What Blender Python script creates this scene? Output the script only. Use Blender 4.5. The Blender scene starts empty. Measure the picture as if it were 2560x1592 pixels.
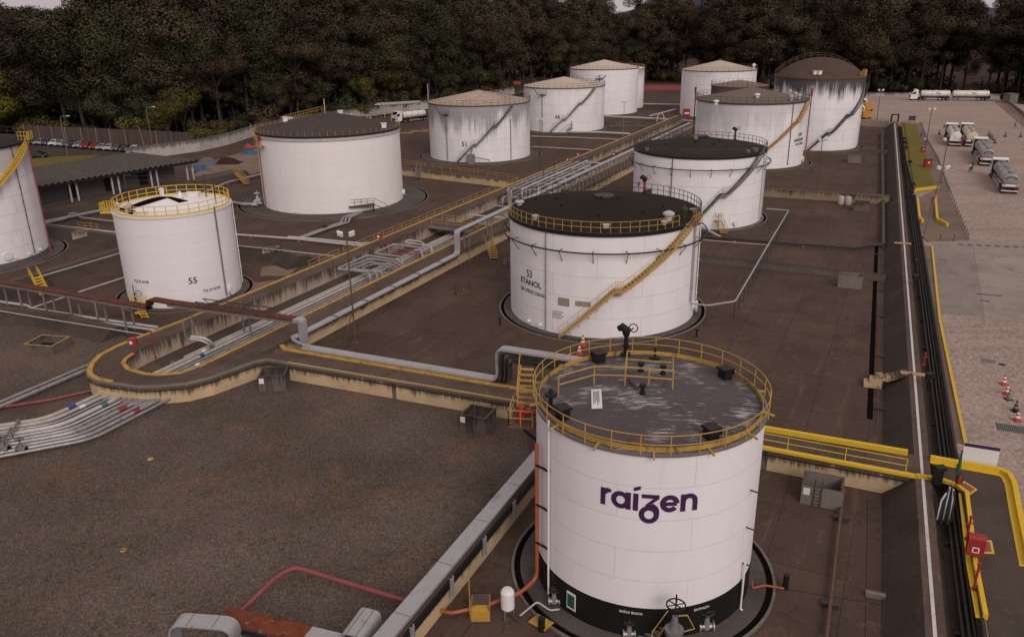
import bpy, bmesh, math, random
from mathutils import Vector, Matrix, geometry
random.seed(7)
PI = math.pi
R_ = math.radians
scene = bpy.context.scene
col = scene.collection
# ---------------------------------------------------------------- camera
FPX, PITCH, ROLL, HC = 2040.0, R_(20.34), R_(-0.83), 29.9
cam = bpy.data.cameras.new('camera'); cam_o = bpy.data.objects.new('camera', cam); col.objects.link(cam_o)
cam.sensor_width = 36.0; cam.sensor_fit = 'HORIZONTAL'; cam.lens = 36.0 * FPX / 2560
cam.clip_start = 0.5; cam.clip_end = 6000
_f = Vector((0, math.cos(PITCH), -math.sin(PITCH))); _u = Vector((0, math.sin(PITCH), math.cos(PITCH))); _r = Vector((1, 0, 0))
_cr, _sr = math.cos(ROLL), math.sin(ROLL)
X_ = _r * _cr + _u * _sr; Y_ = -_r * _sr + _u * _cr
cam_o.matrix_world = Matrix(((X_.x, Y_.x, -_f.x, 0), (X_.y, Y_.y, -_f.y, 0), (X_.z, Y_.z, -_f.z, HC), (0, 0, 0, 1)))
scene.camera = cam_o
CAM = Vector((0, 0, HC))

def ray(px, py):
    return _f + X_ * ((px - 1280) / FPX) - Y_ * ((py - 796) / FPX)
def G(px, py, z=0.0):                      # survey of the site: photo point -> point on the level z
    d = ray(px, py); t = (z - HC) / d.z
    return CAM + d * t
def GL(pts, z=0.0):
    return [G(p[0], p[1], z) for p in pts]
def pix(P):
    d = P - CAM; zc = d.dot(_f)
    return 1280 + FPX * d.dot(X_) / zc, 796 - FPX * d.dot(Y_) / zc
def up_to(P, py):                          # height above P at which its vertical reaches row py
    lo, hi = -5.0, 60.0
    for _ in range(50):
        m = (lo + hi) / 2
        if pix(Vector((P.x, P.y, m)))[1] > py: lo = m
        else: hi = m
    return lo
def on_cyl(px, py, c, R):                  # photo point on the near side of an upright cylinder -> angle, height
    d = ray(px, py); ox, oy = -c[0], -c[1]
    a = d.x**2 + d.y**2; b = 2 * (ox * d.x + oy * d.y); k = ox**2 + oy**2 - R * R
    D = b * b - 4 * a * k
    t = (-b - math.sqrt(max(D, 0))) / (2 * a)
    P = CAM + d * t
    return math.atan2(P.y - c[1], P.x - c[0]), P.z
def lerp(a, b, t): return a + (b - a) * t
def V(*a): return Vector(a)

# ---------------------------------------------------------------- mesh builder
ROOT = {}
class MB:
    def __init__(s): s.v = []; s.f = []; s.uv = {}; s.mi = {}
    def add(s, vs, fs, mi=0):
        o = len(s.v); s.v += [tuple(p) for p in vs]
        for f in fs:
            if mi: s.mi[len(s.f)] = mi
            s.f.append(tuple(i + o for i in f))
        return s
    def quad(s, *p, mi=0): return s.add(p, [tuple(range(len(p)))], mi)
    def box(s, c, size, rz=0.0, mi=0):
        hx, hy, hz = size[0] / 2, size[1] / 2, size[2] / 2; co, si = math.cos(rz), math.sin(rz)
        vs = [(c[0] + x * co - y * si, c[1] + x * si + y * co, c[2] + z) for z in (-hz, hz) for x, y in ((-hx, -hy), (hx, -hy), (hx, hy), (-hx, hy))]
        return s.add(vs, [(3, 2, 1, 0), (4, 5, 6, 7), (0, 1, 5, 4), (1, 2, 6, 5), (2, 3, 7, 6), (3, 0, 4, 7)], mi)
    def obox(s, c, ex, ey, ez, mi=0):      # oriented box: half-extent vectors
        c = Vector(c)
        vs = [c + ex * a + ey * b + ez * d for d in (-1, 1) for a, b in ((-1, -1), (1, -1), (1, 1), (-1, 1))]
        return s.add(vs, [(3, 2, 1, 0), (4, 5, 6, 7), (0, 1, 5, 4), (1, 2, 6, 5), (2, 3, 7, 6), (3, 0, 4, 7)], mi)
    def beam(s, a, b, w, h=None, mi=0, up=None):
        a = Vector(a); b = Vector(b); h = w if h is None else h; d = b - a; L = d.length
        if L < 1e-6: return s
        d /= L; u = Vector(up) if up else Vector((0, 0, 1))
        if abs(d.dot(u)) > 0.98: u = Vector((1, 0, 0)) if abs(d.x) < 0.9 else Vector((0, 1, 0))
        x = d.cross(u).normalized(); y = x.cross(d)
        return s.obox((a + b) / 2, x * w / 2, d * L / 2, y * h / 2, mi)
    def tube(s, pts, r, n=8, closed=False, mi=0):
        P = [Vector(p) for p in pts]; m = len(P)
        if m < 2: return s
        ds = []
        for i in range(m):
            if closed: d = P[(i + 1) % m] - P[i - 1]
            elif i == 0: d = P[1] - P[0]
            elif i == m - 1: d = P[-1] - P[-2]
            else: d = (P[i + 1] - P[i]).normalized() + (P[i] - P[i - 1]).normalized()
            ds.append(d.normalized() if d.length > 1e-9 else Vector((0, 0, 1)))
        u = Vector((0, 0, 1)) if abs(ds[0].z) < 0.9 else Vector((1, 0, 0))
        x = ds[0].cross(u).normalized(); vs = []
        for i in range(m):
            d = ds[i]; x = x - d * x.dot(d)
            x = x.normalized() if x.length > 1e-6 else d.orthogonal().normalized()
            y = d.cross(x); k = 1.0
            if 0 < i < m - 1 or closed:
                e = (P[i] - P[i - 1]).normalized(); c = max(0.5, e.dot(d)); k = 1 / c if c < 0.99 else 1.0
            rr = r[i] if isinstance(r, (list, tuple)) else r
            for j in range(n):
                t = 2 * PI * (j + .5) / n; vs.append(P[i] + (x * math.cos(t) + y * math.sin(t)) * rr)
        fs = []
        for i in range(m if closed else m - 1):
            a = i * n; b = ((i + 1) % m) * n
            for j in range(n): fs.append((a + j, a + (j + 1) % n, b + (j + 1) % n, b + j))
        if not closed: fs += [tuple(range(n - 1, -1, -1)), tuple((m - 1) * n + j for j in range(n))]
        return s.add(vs, fs, mi)
    def lathe(s, prof, n=48, c=(0, 0, 0), a0=0.0, a1=2 * PI, uvR=None, mi=0):
        full = abs(a1 - a0 - 2 * PI) < 1e-6; cols = n if full else n + 1; o = len(s.v); vs = []; fs = []
        for i in range(cols):
            t = a0 + (a1 - a0) * i / n
            for r, z in prof: vs.append((c[0] + r * math.cos(t), c[1] + r * math.sin(t), c[2] + z))
        k = len(prof); f0 = len(s.f)
        for i in range(n):
            a = i * k; b = ((i + 1) % cols) * k
            for j in range(k - 1):
                q = [a + j, b + j, b + j + 1, a + j + 1]
                if prof[j][0] < 1e-6: q = [a + j, b + j + 1, a + j + 1]
                elif prof[j + 1][0] < 1e-6: q = [a + j, b + j, a + j + 1]
                if uvR:
                    L = lambda ii, jj: (uvR * (a0 + (a1 - a0) * ii / n), prof[jj][1])
                    m = {a + j: L(i, j), b + j: L(i + 1, j), b + j + 1: L(i + 1, j + 1), a + j + 1: L(i, j + 1)}
                    s.uv[f0 + len(fs)] = [m[x] for x in q]
                fs.append(tuple(q))
        return s.add(vs, fs, mi)
    def cyl(s, c, r, h, n=12, mi=0, r2=None):
        return s.lathe([(0, 0), (r, 0), (r if r2 is None else r2, h), (0, h)], n, c, mi=mi)
    def prism(s, outline, z0, z1, mi=0, bottom=False, top=True, sides=True, mi_side=None):
        pts = [Vector((p[0], p[1], 0)) for p in outline]
        area = sum(pts[i - 1].x * pts[i].y - pts[i].x * pts[i - 1].y for i in range(len(pts)))
        if area < 0: pts.reverse()
        n = len(pts); tri = geometry.tessellate_polygon([pts])
        if top:
            fs = []
            for t in tri:
                a, b, c = (pts[i] for i in t)
                fs.append(tuple(t) if (b - a).cross(c - a).z > 0 else tuple(reversed(t)))
            s.add([(p.x, p.y, z1) for p in pts], fs, mi)
        if bottom:
            fs = []
            for t in tri:
                a, b, c = (pts[i] for i in t)
                fs.append(tuple(t) if (b - a).cross(c - a).z < 0 else tuple(reversed(t)))
            s.add([(p.x, p.y, z0) for p in pts], fs, mi)
        if sides:
            L = 0.0
            for i in range(n):
                a, b = pts[i], pts[(i + 1) % n]; l = (b - a).length
                s.uv[len(s.f)] = [(L, 0), (L + l, 0), (L + l, z1 - z0), (L, z1 - z0)]; L += l
                s.add([(a.x, a.y, z0), (b.x, b.y, z0), (b.x, b.y, z1), (a.x, a.y, z1)], [(0, 1, 2, 3)], mi if mi_side is None else mi_side)
        return s
    def ribbon(s, pts, w0, w1, z0, z1, mi=0):  # kerb along a polyline, from offset w0 to w1 (left positive)
        P = [Vector((p[0], p[1], 0)) for p in pts]; A = []; B = []
        for i in range(len(P)):
            d1 = (P[i] - P[i - 1]).normalized() if i else (P[1] - P[0]).normalized()
            d2 = (P[i + 1] - P[i]).normalized() if i < len(P) - 1 else d1
            d = (d1 + d2).normalized(); nrm = Vector((-d.y, d.x, 0)); k = 1 / max(0.4, d.dot(d1))
            A.append(P[i] + nrm * w0 * k); B.append(P[i] + nrm * w1 * k)
        for i in range(len(P) - 1):
            a, b, c, d = A[i], A[i + 1], B[i + 1], B[i]
            vs = [(q.x, q.y, z) for z in (z0, z1) for q in (a, b, c, d)]
            fs = [(4, 5, 6, 7), (0, 1, 5, 4), (2, 3, 7, 6)]
            if i == 0: fs.append((3, 0, 4, 7))
            if i == len(P) - 2: fs.append((1, 2, 6, 5))
            if w1 < w0: fs = [tuple(reversed(f)) for f in fs]
            s.add(vs, fs, mi)
        return s
    def build(s, name, mats, parent=None, smooth=35, local=False, origin=None):
        me = bpy.data.meshes.new(name)
        vs = s.v
        if parent is not None and not local:
            M = ROOT[parent.name]; vs = [tuple(M @ Vector(p)) for p in vs]
        if parent is None:
            if origin is None and vs and not local:
                xs = [p[0] for p in vs]; ys = [p[1] for p in vs]; zs = [p[2] for p in vs]
                origin = ((min(xs) + max(xs)) / 2, (min(ys) + max(ys)) / 2, min(zs))
            if origin is not None: vs = [(p[0] - origin[0], p[1] - origin[1], p[2] - origin[2]) for p in vs]
        me.from_pydata(vs, [], s.f)
        if s.uv:
            ul = me.uv_layers.new(name='uv')
            for p in me.polygons:
                u = s.uv.get(p.index)
                if u:
                    for k, li in enumerate(p.loop_indices): ul.data[li].uv = u[k]
        for m in (mats if isinstance(mats, (list, tuple)) else [mats]): me.materials.append(m)
        for i, m in s.mi.items(): me.polygons[i].material_index = m
        me.validate(); me.update()
        if smooth:
            for p in me.polygons: p.use_smooth = True
            me.set_sharp_from_angle(angle=R_(smooth))
        o = bpy.data.objects.new(name, me); col.objects.link(o)
        if parent is not None:
            o.parent = parent; ROOT[o.name] = ROOT[parent.name]
        elif origin is not None: o.location = origin
        if parent is None: ROOT[o.name] = Matrix.Translation(o.location).inverted()
        return o

def tag(o, label=None, cat=None, group=None, kind=None):
    if label: o['label'] = label
    if cat: o['category'] = cat
    if group: o['group'] = group
    if kind: o['kind'] = kind
    return o
def thing(name, label, cat, loc=(0, 0, 0), rz=0.0, group=None):
    o = bpy.data.objects.new(name, None); col.objects.link(o); o.empty_display_size = 0.3
    o.location = loc; o.rotation_euler = (0, 0, rz)
    ROOT[o.name] = (Matrix.Translation(Vector(loc)) @ Matrix.Rotation(rz, 4, 'Z')).inverted()
    return tag(o, label, cat, group)
def dup(root, loc, rz=None, label=None, group=None, scale=None):
    r = root.copy(); col.objects.link(r); r.location = loc
    if rz is not None: r.rotation_euler = (0, 0, rz)
    if scale is not None: r.scale = scale
    if label: r['label'] = label
    if group: r['group'] = group
    for ch in list(root.children):
        c = ch.copy(); col.objects.link(c); c.parent = r
        for g in list(ch.children):
            d = g.copy(); col.objects.link(d); d.parent = c
    ROOT[r.name] = (Matrix.Translation(Vector(loc)) @ Matrix.Rotation(r.rotation_euler.z, 4, 'Z')).inverted()
    return r
def fillet(pts, rad, n=4):
    P = [Vector(p) for p in pts]; out = [P[0]]
    for i in range(1, len(P) - 1):
        a = P[i - 1] - P[i]; b = P[i + 1] - P[i]; la, lb = a.length, b.length
        t = min(rad, la * .45, lb * .45)
        if t < 1e-4: out.append(P[i]); continue
        p0 = P[i] + a / la * t; p2 = P[i] + b / lb * t
        for k in range(n + 1):
            q = k / n; out.append(p0 * (1 - q)**2 + P[i] * 2 * q * (1 - q) + p2 * q * q)
    out.append(P[-1]); return out
def text2d(s, size=1.0, bold=0.0, align='CENTER', squash=1.0):
    cu = bpy.data.curves.new('lettering', 'FONT'); cu.body = s; cu.size = size; cu.align_x = align; cu.align_y = 'CENTER'; cu.offset = bold; cu.resolution_u = 3
    o = bpy.data.objects.new('lettering', cu); col.objects.link(o)
    dg = bpy.context.evaluated_depsgraph_get(); dg.update()
    me = bpy.data.meshes.new_from_object(o.evaluated_get(dg))
    vs = [(v.co.x * squash, v.co.y) for v in me.vertices]; fs = [tuple(p.vertices) for p in me.polygons]
    bpy.data.objects.remove(o); bpy.data.curves.remove(cu); bpy.data.meshes.remove(me)
    return vs, fs
def text_on_cyl(mb, s, c, R, th, z, size, bold=0.0, squash=1.0):
    vs, fs = text2d(s, size, bold, squash=squash)
    mb.add([(c[0] + R * math.cos(th + x / R), c[1] + R * math.sin(th + x / R), z + y) for x, y in vs], fs)
def text_on_plane(mb, s, o, ex, ey, size, bold=0.0, squash=1.0, lift=0.0):
    vs, fs = text2d(s, size, bold, squash=squash); o = Vector(o); ex = Vector(ex).normalized(); ey = Vector(ey).normalized(); nn = ex.cross(ey)
    mb.add([o + ex * x + ey * y + nn * lift for x, y in vs], fs)
# ---------------------------------------------------------------- materials
def srgb(r, g, b):
    f = lambda c: (c / 255 / 12.92) if c / 255 <= .04045 else ((c / 255 + .055) / 1.055) ** 2.4
    return (f(r), f(g), f(b), 1)
class NT:
    def __init__(s, name):
        s.m = bpy.data.materials.new(name); s.m.use_nodes = True; s.t = s.m.node_tree; s.b = s.t.nodes['Principled BSDF']
    def n(s, typ, **kw):
        x = s.t.nodes.new(typ)
        for k, v in kw.items(): setattr(x, k, v)
        return x
    def L(s, a, b): s.t.links.new(a, b)
    def co(s, kind='Object', scale=(1, 1, 1)):
        tc = s.n('ShaderNodeTexCoord'); mp = s.n('ShaderNodeMapping'); mp.inputs['Scale'].default_value = scale
        s.L(tc.outputs[kind], mp.inputs[0]); return mp.outputs[0]
    def pos(s, scale=(1, 1, 1)):
        g = s.n('ShaderNodeNewGeometry'); mp = s.n('ShaderNodeMapping'); mp.inputs['Scale'].default_value = scale
        s.L(g.outputs['Position'], mp.inputs[0]); return mp.outputs[0]
    def noise(s, vec, scale, detail=4, rough=.6, dist=0.0):
        x = s.n('ShaderNodeTexNoise'); x.inputs['Scale'].default_value = scale; x.inputs['Detail'].default_value = detail
        x.inputs['Roughness'].default_value = rough; x.inputs['Distortion'].default_value = dist; s.L(vec, x.inputs['Vector']); return x.outputs['Fac']
    def ramp(s, fac, stops):
        x = s.n('ShaderNodeValToRGB'); e = x.color_ramp.elements
        while len(e) < len(stops): e.new(.5)
        for i, (p, c) in enumerate(stops): e[i].position = p; e[i].color = c if len(c) == 4 else (*c, 1)
        s.L(fac, x.inputs[0]); return x.outputs[0]
    def mix(s, fac, a, b, mode='MIX'):
        x = s.n('ShaderNodeMix', data_type='RGBA', blend_type=mode)
        for sock, val in ((x.inputs[0], fac), (x.inputs[6], a), (x.inputs[7], b)):
            if hasattr(val, 'links'): s.L(val, sock)
            else: sock.default_value = val
        return x.outputs[2]
    def math(s, op, a, b=0.0, clamp=False):
        x = s.n('ShaderNodeMath', operation=op, use_clamp=clamp)
        for sock, val in ((x.inputs[0], a), (x.inputs[1], b)):
            if hasattr(val, 'links'): s.L(val, sock)
            else: sock.default_value = val
        return x.outputs[0]
    def bump(s, h, strength=.3, dist=.05):
        x = s.n('ShaderNodeBump'); x.inputs['Strength'].default_value = strength; x.inputs['Distance'].default_value = dist
        s.L(h, x.inputs['Height']); s.L(x.outputs[0], s.b.inputs['Normal'])
    def done(s, colr, rough=.7, metal=0.0, spec=.3):
        if hasattr(colr, 'links'): s.L(colr, s.b.inputs['Base Color'])
        else: s.b.inputs['Base Color'].default_value = colr
        if hasattr(rough, 'links'): s.L(rough, s.b.inputs['Roughness'])
        else: s.b.inputs['Roughness'].default_value = rough
        s.b.inputs['Metallic'].default_value = metal; s.b.inputs['Specular IOR Level'].default_value = spec
        return s.m
def c4(r, g, b): return (r, g, b, 1)
def mul(c, k): return (c[0] * k, c[1] * k, c[2] * k, 1)

def simple(name, c, rough=.6, metal=0.0, var=.25, scale=3.0, spec=.3, dirt=None, dirt_amt=.55):
    t = NT(name); v = t.pos()
    f = t.noise(v, scale, 5, .65)
    cc = t.ramp(f, [(.25, mul(c, 1 - var)), (.75, mul(c, 1 + var * .6))])
    if dirt:
        g = t.noise(t.pos((1, 1, .6)), scale * 1.7, 6, .7)
        m = t.ramp(g, [(dirt_amt, (0, 0, 0)), (dirt_amt + .12, (1, 1, 1))])
        cc = t.mix(m, cc, dirt)
    return t.done(cc, rough, metal, spec)

MAT = {}
ANG = R_(63.9)                          # bearing of the site grid
MAT['yellow'] = simple('yellow_paint', c4(.46, .27, .05), .6, var=.25, scale=1.2, dirt=c4(.14, .085, .05), dirt_amt=.54)
MAT['yellow_new'] = simple('fresh_yellow_paint', c4(.60, .38, .02), .5, var=.12, scale=1.0, dirt=c4(.25, .16, .05), dirt_amt=.68)
MAT['yellow_rail'] = simple('yellow_rail_paint', c4(.44, .265, .065), .6, var=.25, scale=2.5, dirt=c4(.20, .10, .05), dirt_amt=.60)
MAT['yellow_bright'] = simple('bright_yellow_paint', c4(.66, .42, .02), .5, var=.1)
MAT['dark_steel'] = simple('dark_steel', c4(.05, .042, .038), .6, var=.3)
MAT['grey_steel'] = simple('grey_steel', c4(.22, .205, .20), .5, var=.3, metal=.3)
MAT['void'] = simple('dark_channel', c4(.008, .007, .006), 1.0, var=.3, spec=0.0)
MAT['black'] = simple('black_paint', c4(.012, .011, .011), .5, var=.3)
MAT['black_band'] = simple('black_bitumen', c4(.010, .010, .010), .55, var=.4)
MAT['rubber'] = simple('rubber', c4(.016, .015, .014), .8, var=.2)
MAT['galv'] = simple('galvanised_sheet', c4(.40, .385, .39), .42, metal=.35, var=.12, scale=.8, dirt=c4(.26, .24, .235), dirt_amt=.58)
MAT['pipe_silver'] = simple('silver_pipe_paint', c4(.33, .305, .30), .4, metal=.35, var=.3, scale=1.5, dirt=c4(.14, .125, .12), dirt_amt=.56)
MAT['pipe_white'] = simple('white_pipe_paint', c4(.47, .435, .425), .5, var=.2, scale=1.5, dirt=c4(.22, .2, .19), dirt_amt=.60)
MAT['pipe_cream'] = simple('cream_pipe_paint', c4(.41, .365, .325), .5, var=.2, scale=1.5, dirt=c4(.2, .17, .15), dirt_amt=.6)
MAT['pipe_dark'] = simple('dark_pipe_paint', c4(.045, .038, .035), .5, var=.4, scale=2, dirt=c4(.2, .19, .19), dirt_amt=.66)
MAT['red'] = simple('red_paint', c4(.30, .03, .03), .45, var=.2)
MAT['red_pipe'] = simple('faded_red_pipe_paint', c4(.26, .065, .065), .55, var=.3, scale=1.2)
MAT['orange_pipe'] = simple('orange_pipe_paint', c4(.38, .10, .05), .55, var=.25, scale=1.5)
MAT['rust'] = simple('rusty_sheet', c4(.125, .036, .022), .8, var=.45, scale=.9, dirt=c4(.05, .022, .018), dirt_amt=.52)
MAT['rust_peel'] = simple('rusty_peeling_sheet', c4(.17, .042, .016), .85, var=.5, scale=1.8, dirt=c4(.33, .29, .26), dirt_amt=.60)
MAT['rust_pole'] = simple('rusty_pole', c4(.13, .07, .045), .8, var=.4, scale=3, dirt=c4(.06, .04, .03))
MAT['blue'] = simple('blue_marking', c4(.02, .08, .30), .5)
MAT['teal'] = simple('teal_marking', c4(.05, .2, .2), .5)
MAT['white'] = simple('white_paint', c4(.72, .68, .66), .5, var=.08)
MAT['white_sign'] = simple('white_sheet', c4(.70, .67, .66), .5, var=.06)
MAT['letter'] = simple('lettering_black', c4(.025, .022, .024), .6, var=.1)
MAT['purple'] = simple('lettering_purple', c4(.055, .016, .075), .55, var=.12)
MAT['letter_white'] = simple('lettering_white', c4(.6, .57, .56), .6, var=.1)
MAT['green_sign'] = simple('green_sheet', c4(.02, .13, .06), .5, var=.1)
MAT['glass'] = simple('dark_glass', c4(.015, .016, .018), .08, var=.1, spec=.6)
MAT['orange_cone'] = simple('orange_plastic', c4(.45, .06, .025), .5, var=.1)
MAT['white_worn'] = simple('worn_white_stripe', c4(.56, .52, .50), .8, var=.1, scale=2.5, dirt=c4(.2, .16, .14), dirt_amt=.57)
MAT['brown_light'] = simple('pale_plank', c4(.42, .24, .15), .7, var=.2)
MAT['tarp_blue'] = simple('blue_tarpaulin', c4(.03, .085, .19), .45, var=.3)
MAT['tarp_grey'] = simple('grey_tarpaulin', c4(.10, .10, .11), .5, var=.3)
MAT['tarp_red'] = simple('orange_tarpaulin', c4(.28, .05, .03), .5, var=.3)

# -- tank paint: weld seams from the shell's own plate grid, faint grime, optional mould streaks near the rim
def tank_paint(name, c=c4(.80, .755, .765), streak=0.0, z_top=10.0, depth=4.0, seam_dark=.66, row=1.9, width=7.0, tone=c4(.10, .095, .10), grime=.12):
    t = NT(name)
    uv = t.co('UV'); br = t.n('ShaderNodeTexBrick'); t.L(uv, br.inputs['Vector'])
    br.inputs['Scale'].default_value = 1.0; br.inputs['Mortar Size'].default_value = .032; br.inputs['Mortar Smooth'].default_value = .3
    br.inputs['Brick Width'].default_value = width; br.inputs['Row Height'].default_value = row; br.inputs['Bias'].default_value = 0
    br.inputs['Color1'].default_value = c; br.inputs['Color2'].default_value = mul(c, .972); br.inputs['Mortar'].default_value = mul(c, seam_dark)
    o = t.co('Object')
    wash = t.noise(t.co('Object', (1, 1, .35)), .55, 6, .62)
    cc = t.mix(t.ramp(wash, [(.46, (0, 0, 0)), (.76, (grime * 3.2,) * 3)]), br.outputs['Color'], mul(c, .62))
    fine = t.noise(t.co('Object', (1, 1, .12)), 2.2, 5, .6)
    cc = t.mix(t.ramp(fine, [(.58, (0, 0, 0)), (.78, (grime * 2,) * 3)]), cc, c4(.36, .33, .31))
    sp = t.noise(t.co('Object', (1, 1, .22)), 3.4, 4, .8, .3)
    cc = t.mix(t.ramp(sp, [(.69, (0, 0, 0)), (.76, (.45,) * 3)]), cc, c4(.20, .15, .12))
    if streak > 0:
        sx = t.n('ShaderNodeSeparateXYZ'); t.L(o, sx.inputs[0])
        mr = t.n('ShaderNodeMapRange'); mr.inputs['From Min'].default_value = z_top - depth; mr.inputs['From Max'].default_value = z_top; mr.interpolation_type = 'LINEAR'
        t.L(sx.outputs['Z'], mr.inputs['Value'])
        s1 = t.noise(t.co('Object', (1, 1, .05)), .75, 6, .78)
        s2 = t.noise(t.co('Object', (1, 1, .02)), 3.0, 4, .6)
        s3 = t.noise(t.co('Object', (1, 1, .6)), .22, 3, .5)
        m = t.math('ADD', t.math('SUBTRACT', t.math('MULTIPLY', s1, 1.7), .44), t.math('MULTIPLY', s2, .55))
        m = t.math('ADD', m, t.math('MULTIPLY', t.math('SUBTRACT', s3, .5), 1.1))
        m = t.math('ADD', m, t.math('SUBTRACT', t.math('MULTIPLY', mr.outputs[0], 1.15), .92))
        msk = t.ramp(m, [(.16, (0, 0, 0)), (.58, (streak,) * 3)])
        cc = t.mix(msk, cc, tone)
    t.bump(t.noise(o, .8, 2), .05, .05)
    return t.done(cc, .5, 0, .35)
def roof_paint(name, c1, c2, c3, amt=.56, scale=.5, rough=.75):
    t = NT(name); o = t.co('Object')
    a = t.noise(o, scale, 6, .7); cc = t.ramp(a, [(.3, c1), (.7, c2)])
    b = t.noise(o, scale * 2.5, 6, .75, 1.2); cc = t.mix(t.ramp(b, [(amt, (0, 0, 0)), (amt + .16, (.85,) * 3)]), cc, c3)
    g = t.noise(o, scale * 14, 3, .6); cc = t.mix(.22, cc, t.ramp(g, [(.3, mul(c1, .6)), (.7, mul(c2, 1.4))]))
    return t.done(cc, rough, 0, .06)

# -- ground surfaces
def concrete(name, c1, c2, stain, light, joint=None, jw=6.0, angle=0.0, rough=.85, jcol=.5, fine=.25):
    t = NT(name); g = t.n('ShaderNodeNewGeometry'); mp = t.n('ShaderNodeMapping'); mp.inputs['Rotation'].default_value = (0, 0, angle)
    t.L(g.outputs['Position'], mp.inputs[0]); v = mp.outputs[0]
    a = t.noise(v, .06, 5, .6); cc = t.ramp(a, [(.3, c1), (.7, c2)])
    b = t.noise(v, .22, 7, .7, .6); cc = t.mix(t.ramp(b, [(.47, (0, 0, 0)), (.68, (.8,) * 3)]), cc, stain)
    d = t.noise(v, .55, 8, .75, 1.5); cc = t.mix(t.ramp(d, [(.57, (0, 0, 0)), (.72, (.75,) * 3)]), cc, light)
    if joint:
        br = t.n('ShaderNodeTexBrick'); t.L(v, br.inputs['Vector']); br.offset = 0.0 if joint == 'grid' else .5
        br.inputs['Scale'].default_value = 1; br.inputs['Mortar Size'].default_value = .045; br.inputs['Brick Width'].default_value = jw; br.inputs['Row Height'].default_value = jw * .62
        br.inputs['Color1'].default_value = (1, 1, 1, 1); br.inputs['Color2'].default_value = (.76, .77, .78, 1); br.inputs['Mortar'].default_value = (jcol,) * 3 + (1,)
        cc = t.mix(1.0, cc, br.outputs['Color'], 'MULTIPLY')
    if joint:
        wv = t.n('ShaderNodeVectorMath', operation='ADD'); nz = t.n('ShaderNodeTexNoise'); nz.inputs['Scale'].default_value = .5; t.L(v, nz.inputs['Vector']); t.L(v, wv.inputs[0])
        sc = t.n('ShaderNodeVectorMath', operation='SCALE'); sc.inputs['Scale'].default_value = 3.0; t.L(nz.outputs['Color'], sc.inputs[0]); t.L(sc.outputs[0], wv.inputs[1])
        ck = t.n('ShaderNodeTexVoronoi', feature='DISTANCE_TO_EDGE'); ck.inputs['Scale'].default_value = .10; t.L(wv.outputs[0], ck.inputs['Vector'])
        cc = t.mix(t.ramp(ck.outputs['Distance'], [(.0, (.6,) * 3), (.006, (0, 0, 0))]), cc, mul(c1, .35))
        mp2 = t.n('ShaderNodeMapping'); mp2.inputs['Scale'].default_value = (.12, 1.3, 1); t.L(v, mp2.inputs[0])
        sw = t.noise(mp2.outputs[0], .9, 6, .7, .8); cc = t.mix(t.ramp(sw, [(.58, (0, 0, 0)), (.76, (.55,) * 3)]), cc, light)
    e = t.noise(v, 9.0, 4, .7); cc = t.mix(fine, cc, t.ramp(e, [(.3, mul(c1, .4)), (.7, mul(c2, 1.9))]))
    t.bump(e, .15, .02)
    return t.done(cc, rough, 0, .05)
def gravel_mat(name, c1, c2, warm, green):
    t = NT(name); v = t.pos()
    a = t.noise(v, .09, 4, .55); cc = t.ramp(a, [(.35, c1), (.65, c2)])
    b = t.noise(v, .13, 5, .6, .5); cc = t.mix(t.ramp(b, [(.54, (0, 0, 0)), (.68, (.6,) * 3)]), cc, warm)
    d = t.noise(v, .2, 8, .78, .8); cc = t.mix(t.ramp(d, [(.60, (0, 0, 0)), (.70, (.55,) * 3)]), cc, green)
    vo = t.n('ShaderNodeTexVoronoi'); vo.inputs['Scale'].default_value = 13.0; t.L(v, vo.inputs['Vector'])
    st = t.ramp(vo.outputs['Color'], [(.0, (.4, .4, .4)), (.55, (.9, .9, .9)), (1.0, (1.75, 1.7, 1.65))])
    cc = t.mix(.8, cc, st, 'MULTIPLY')
    e = t.noise(v, 2.2, 6, .8); cc = t.mix(t.ramp(e, [(.66, (0, 0, 0)), (.72, (.6,) * 3)]), cc, mul(c1, .35))
    t.bump(vo.outputs['Distance'], .25, .03)
    return t.done(cc, 1.0, 0, .04)
def cobble_mat(name, c1, c2, dark):
    t = NT(name); v = t.pos()
    a = t.noise(v, .05, 5, .6); cc = t.ramp(a, [(.3, c1), (.7, c2)])
    vo = t.n('ShaderNodeTexVoronoi'); vo.inputs['Scale'].default_value = 4.6; vo.inputs['Randomness'].default_value = .8; t.L(v, vo.inputs['Vector'])
    st = t.ramp(vo.outputs['Color'], [(0, (.62, .61, .61)), (.5, (.95, .94, .94)), (1, (1.35, 1.33, 1.3))])
    cc = t.mix(.85, cc, st, 'MULTIPLY')
    f = t.n('ShaderNodeTexVoronoi', feature='DISTANCE_TO_EDGE'); f.inputs['Scale'].default_value = 4.6; f.inputs['Randomness'].default_value = .8; t.L(v, f.inputs['Vector'])
    cc = t.mix(t.ramp(f.outputs['Distance'], [(.02, (.55, .55, .55)), (.08, (0, 0, 0))]), cc, dark)
    mp = t.n('ShaderNodeMapping'); mp.inputs['Rotation'].default_value = (0, 0, -ANG); mp.inputs['Scale'].default_value = (.05, .42, 1); t.L(v, mp.inputs[0])
    wr = t.noise(mp.outputs[0], 1.0, 6, .7, .6); cc = t.mix(t.ramp(wr, [(.5, (0, 0, 0)), (.72, (.5,) * 3)]), cc, mul(c2, 1.12)); cc = t.mix(t.ramp(wr, [(.28, (.45,) * 3), (.44, (0, 0, 0))]), cc, mul(dark, 1.3))
    b = t.noise(v, .3, 7, .72, .8); cc = t.mix(t.ramp(b, [(.56, (0, 0, 0)), (.72, (.4,) * 3)]), cc, mul(dark, 1.9))
    return t.done(cc, .95, 0, .05)
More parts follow.
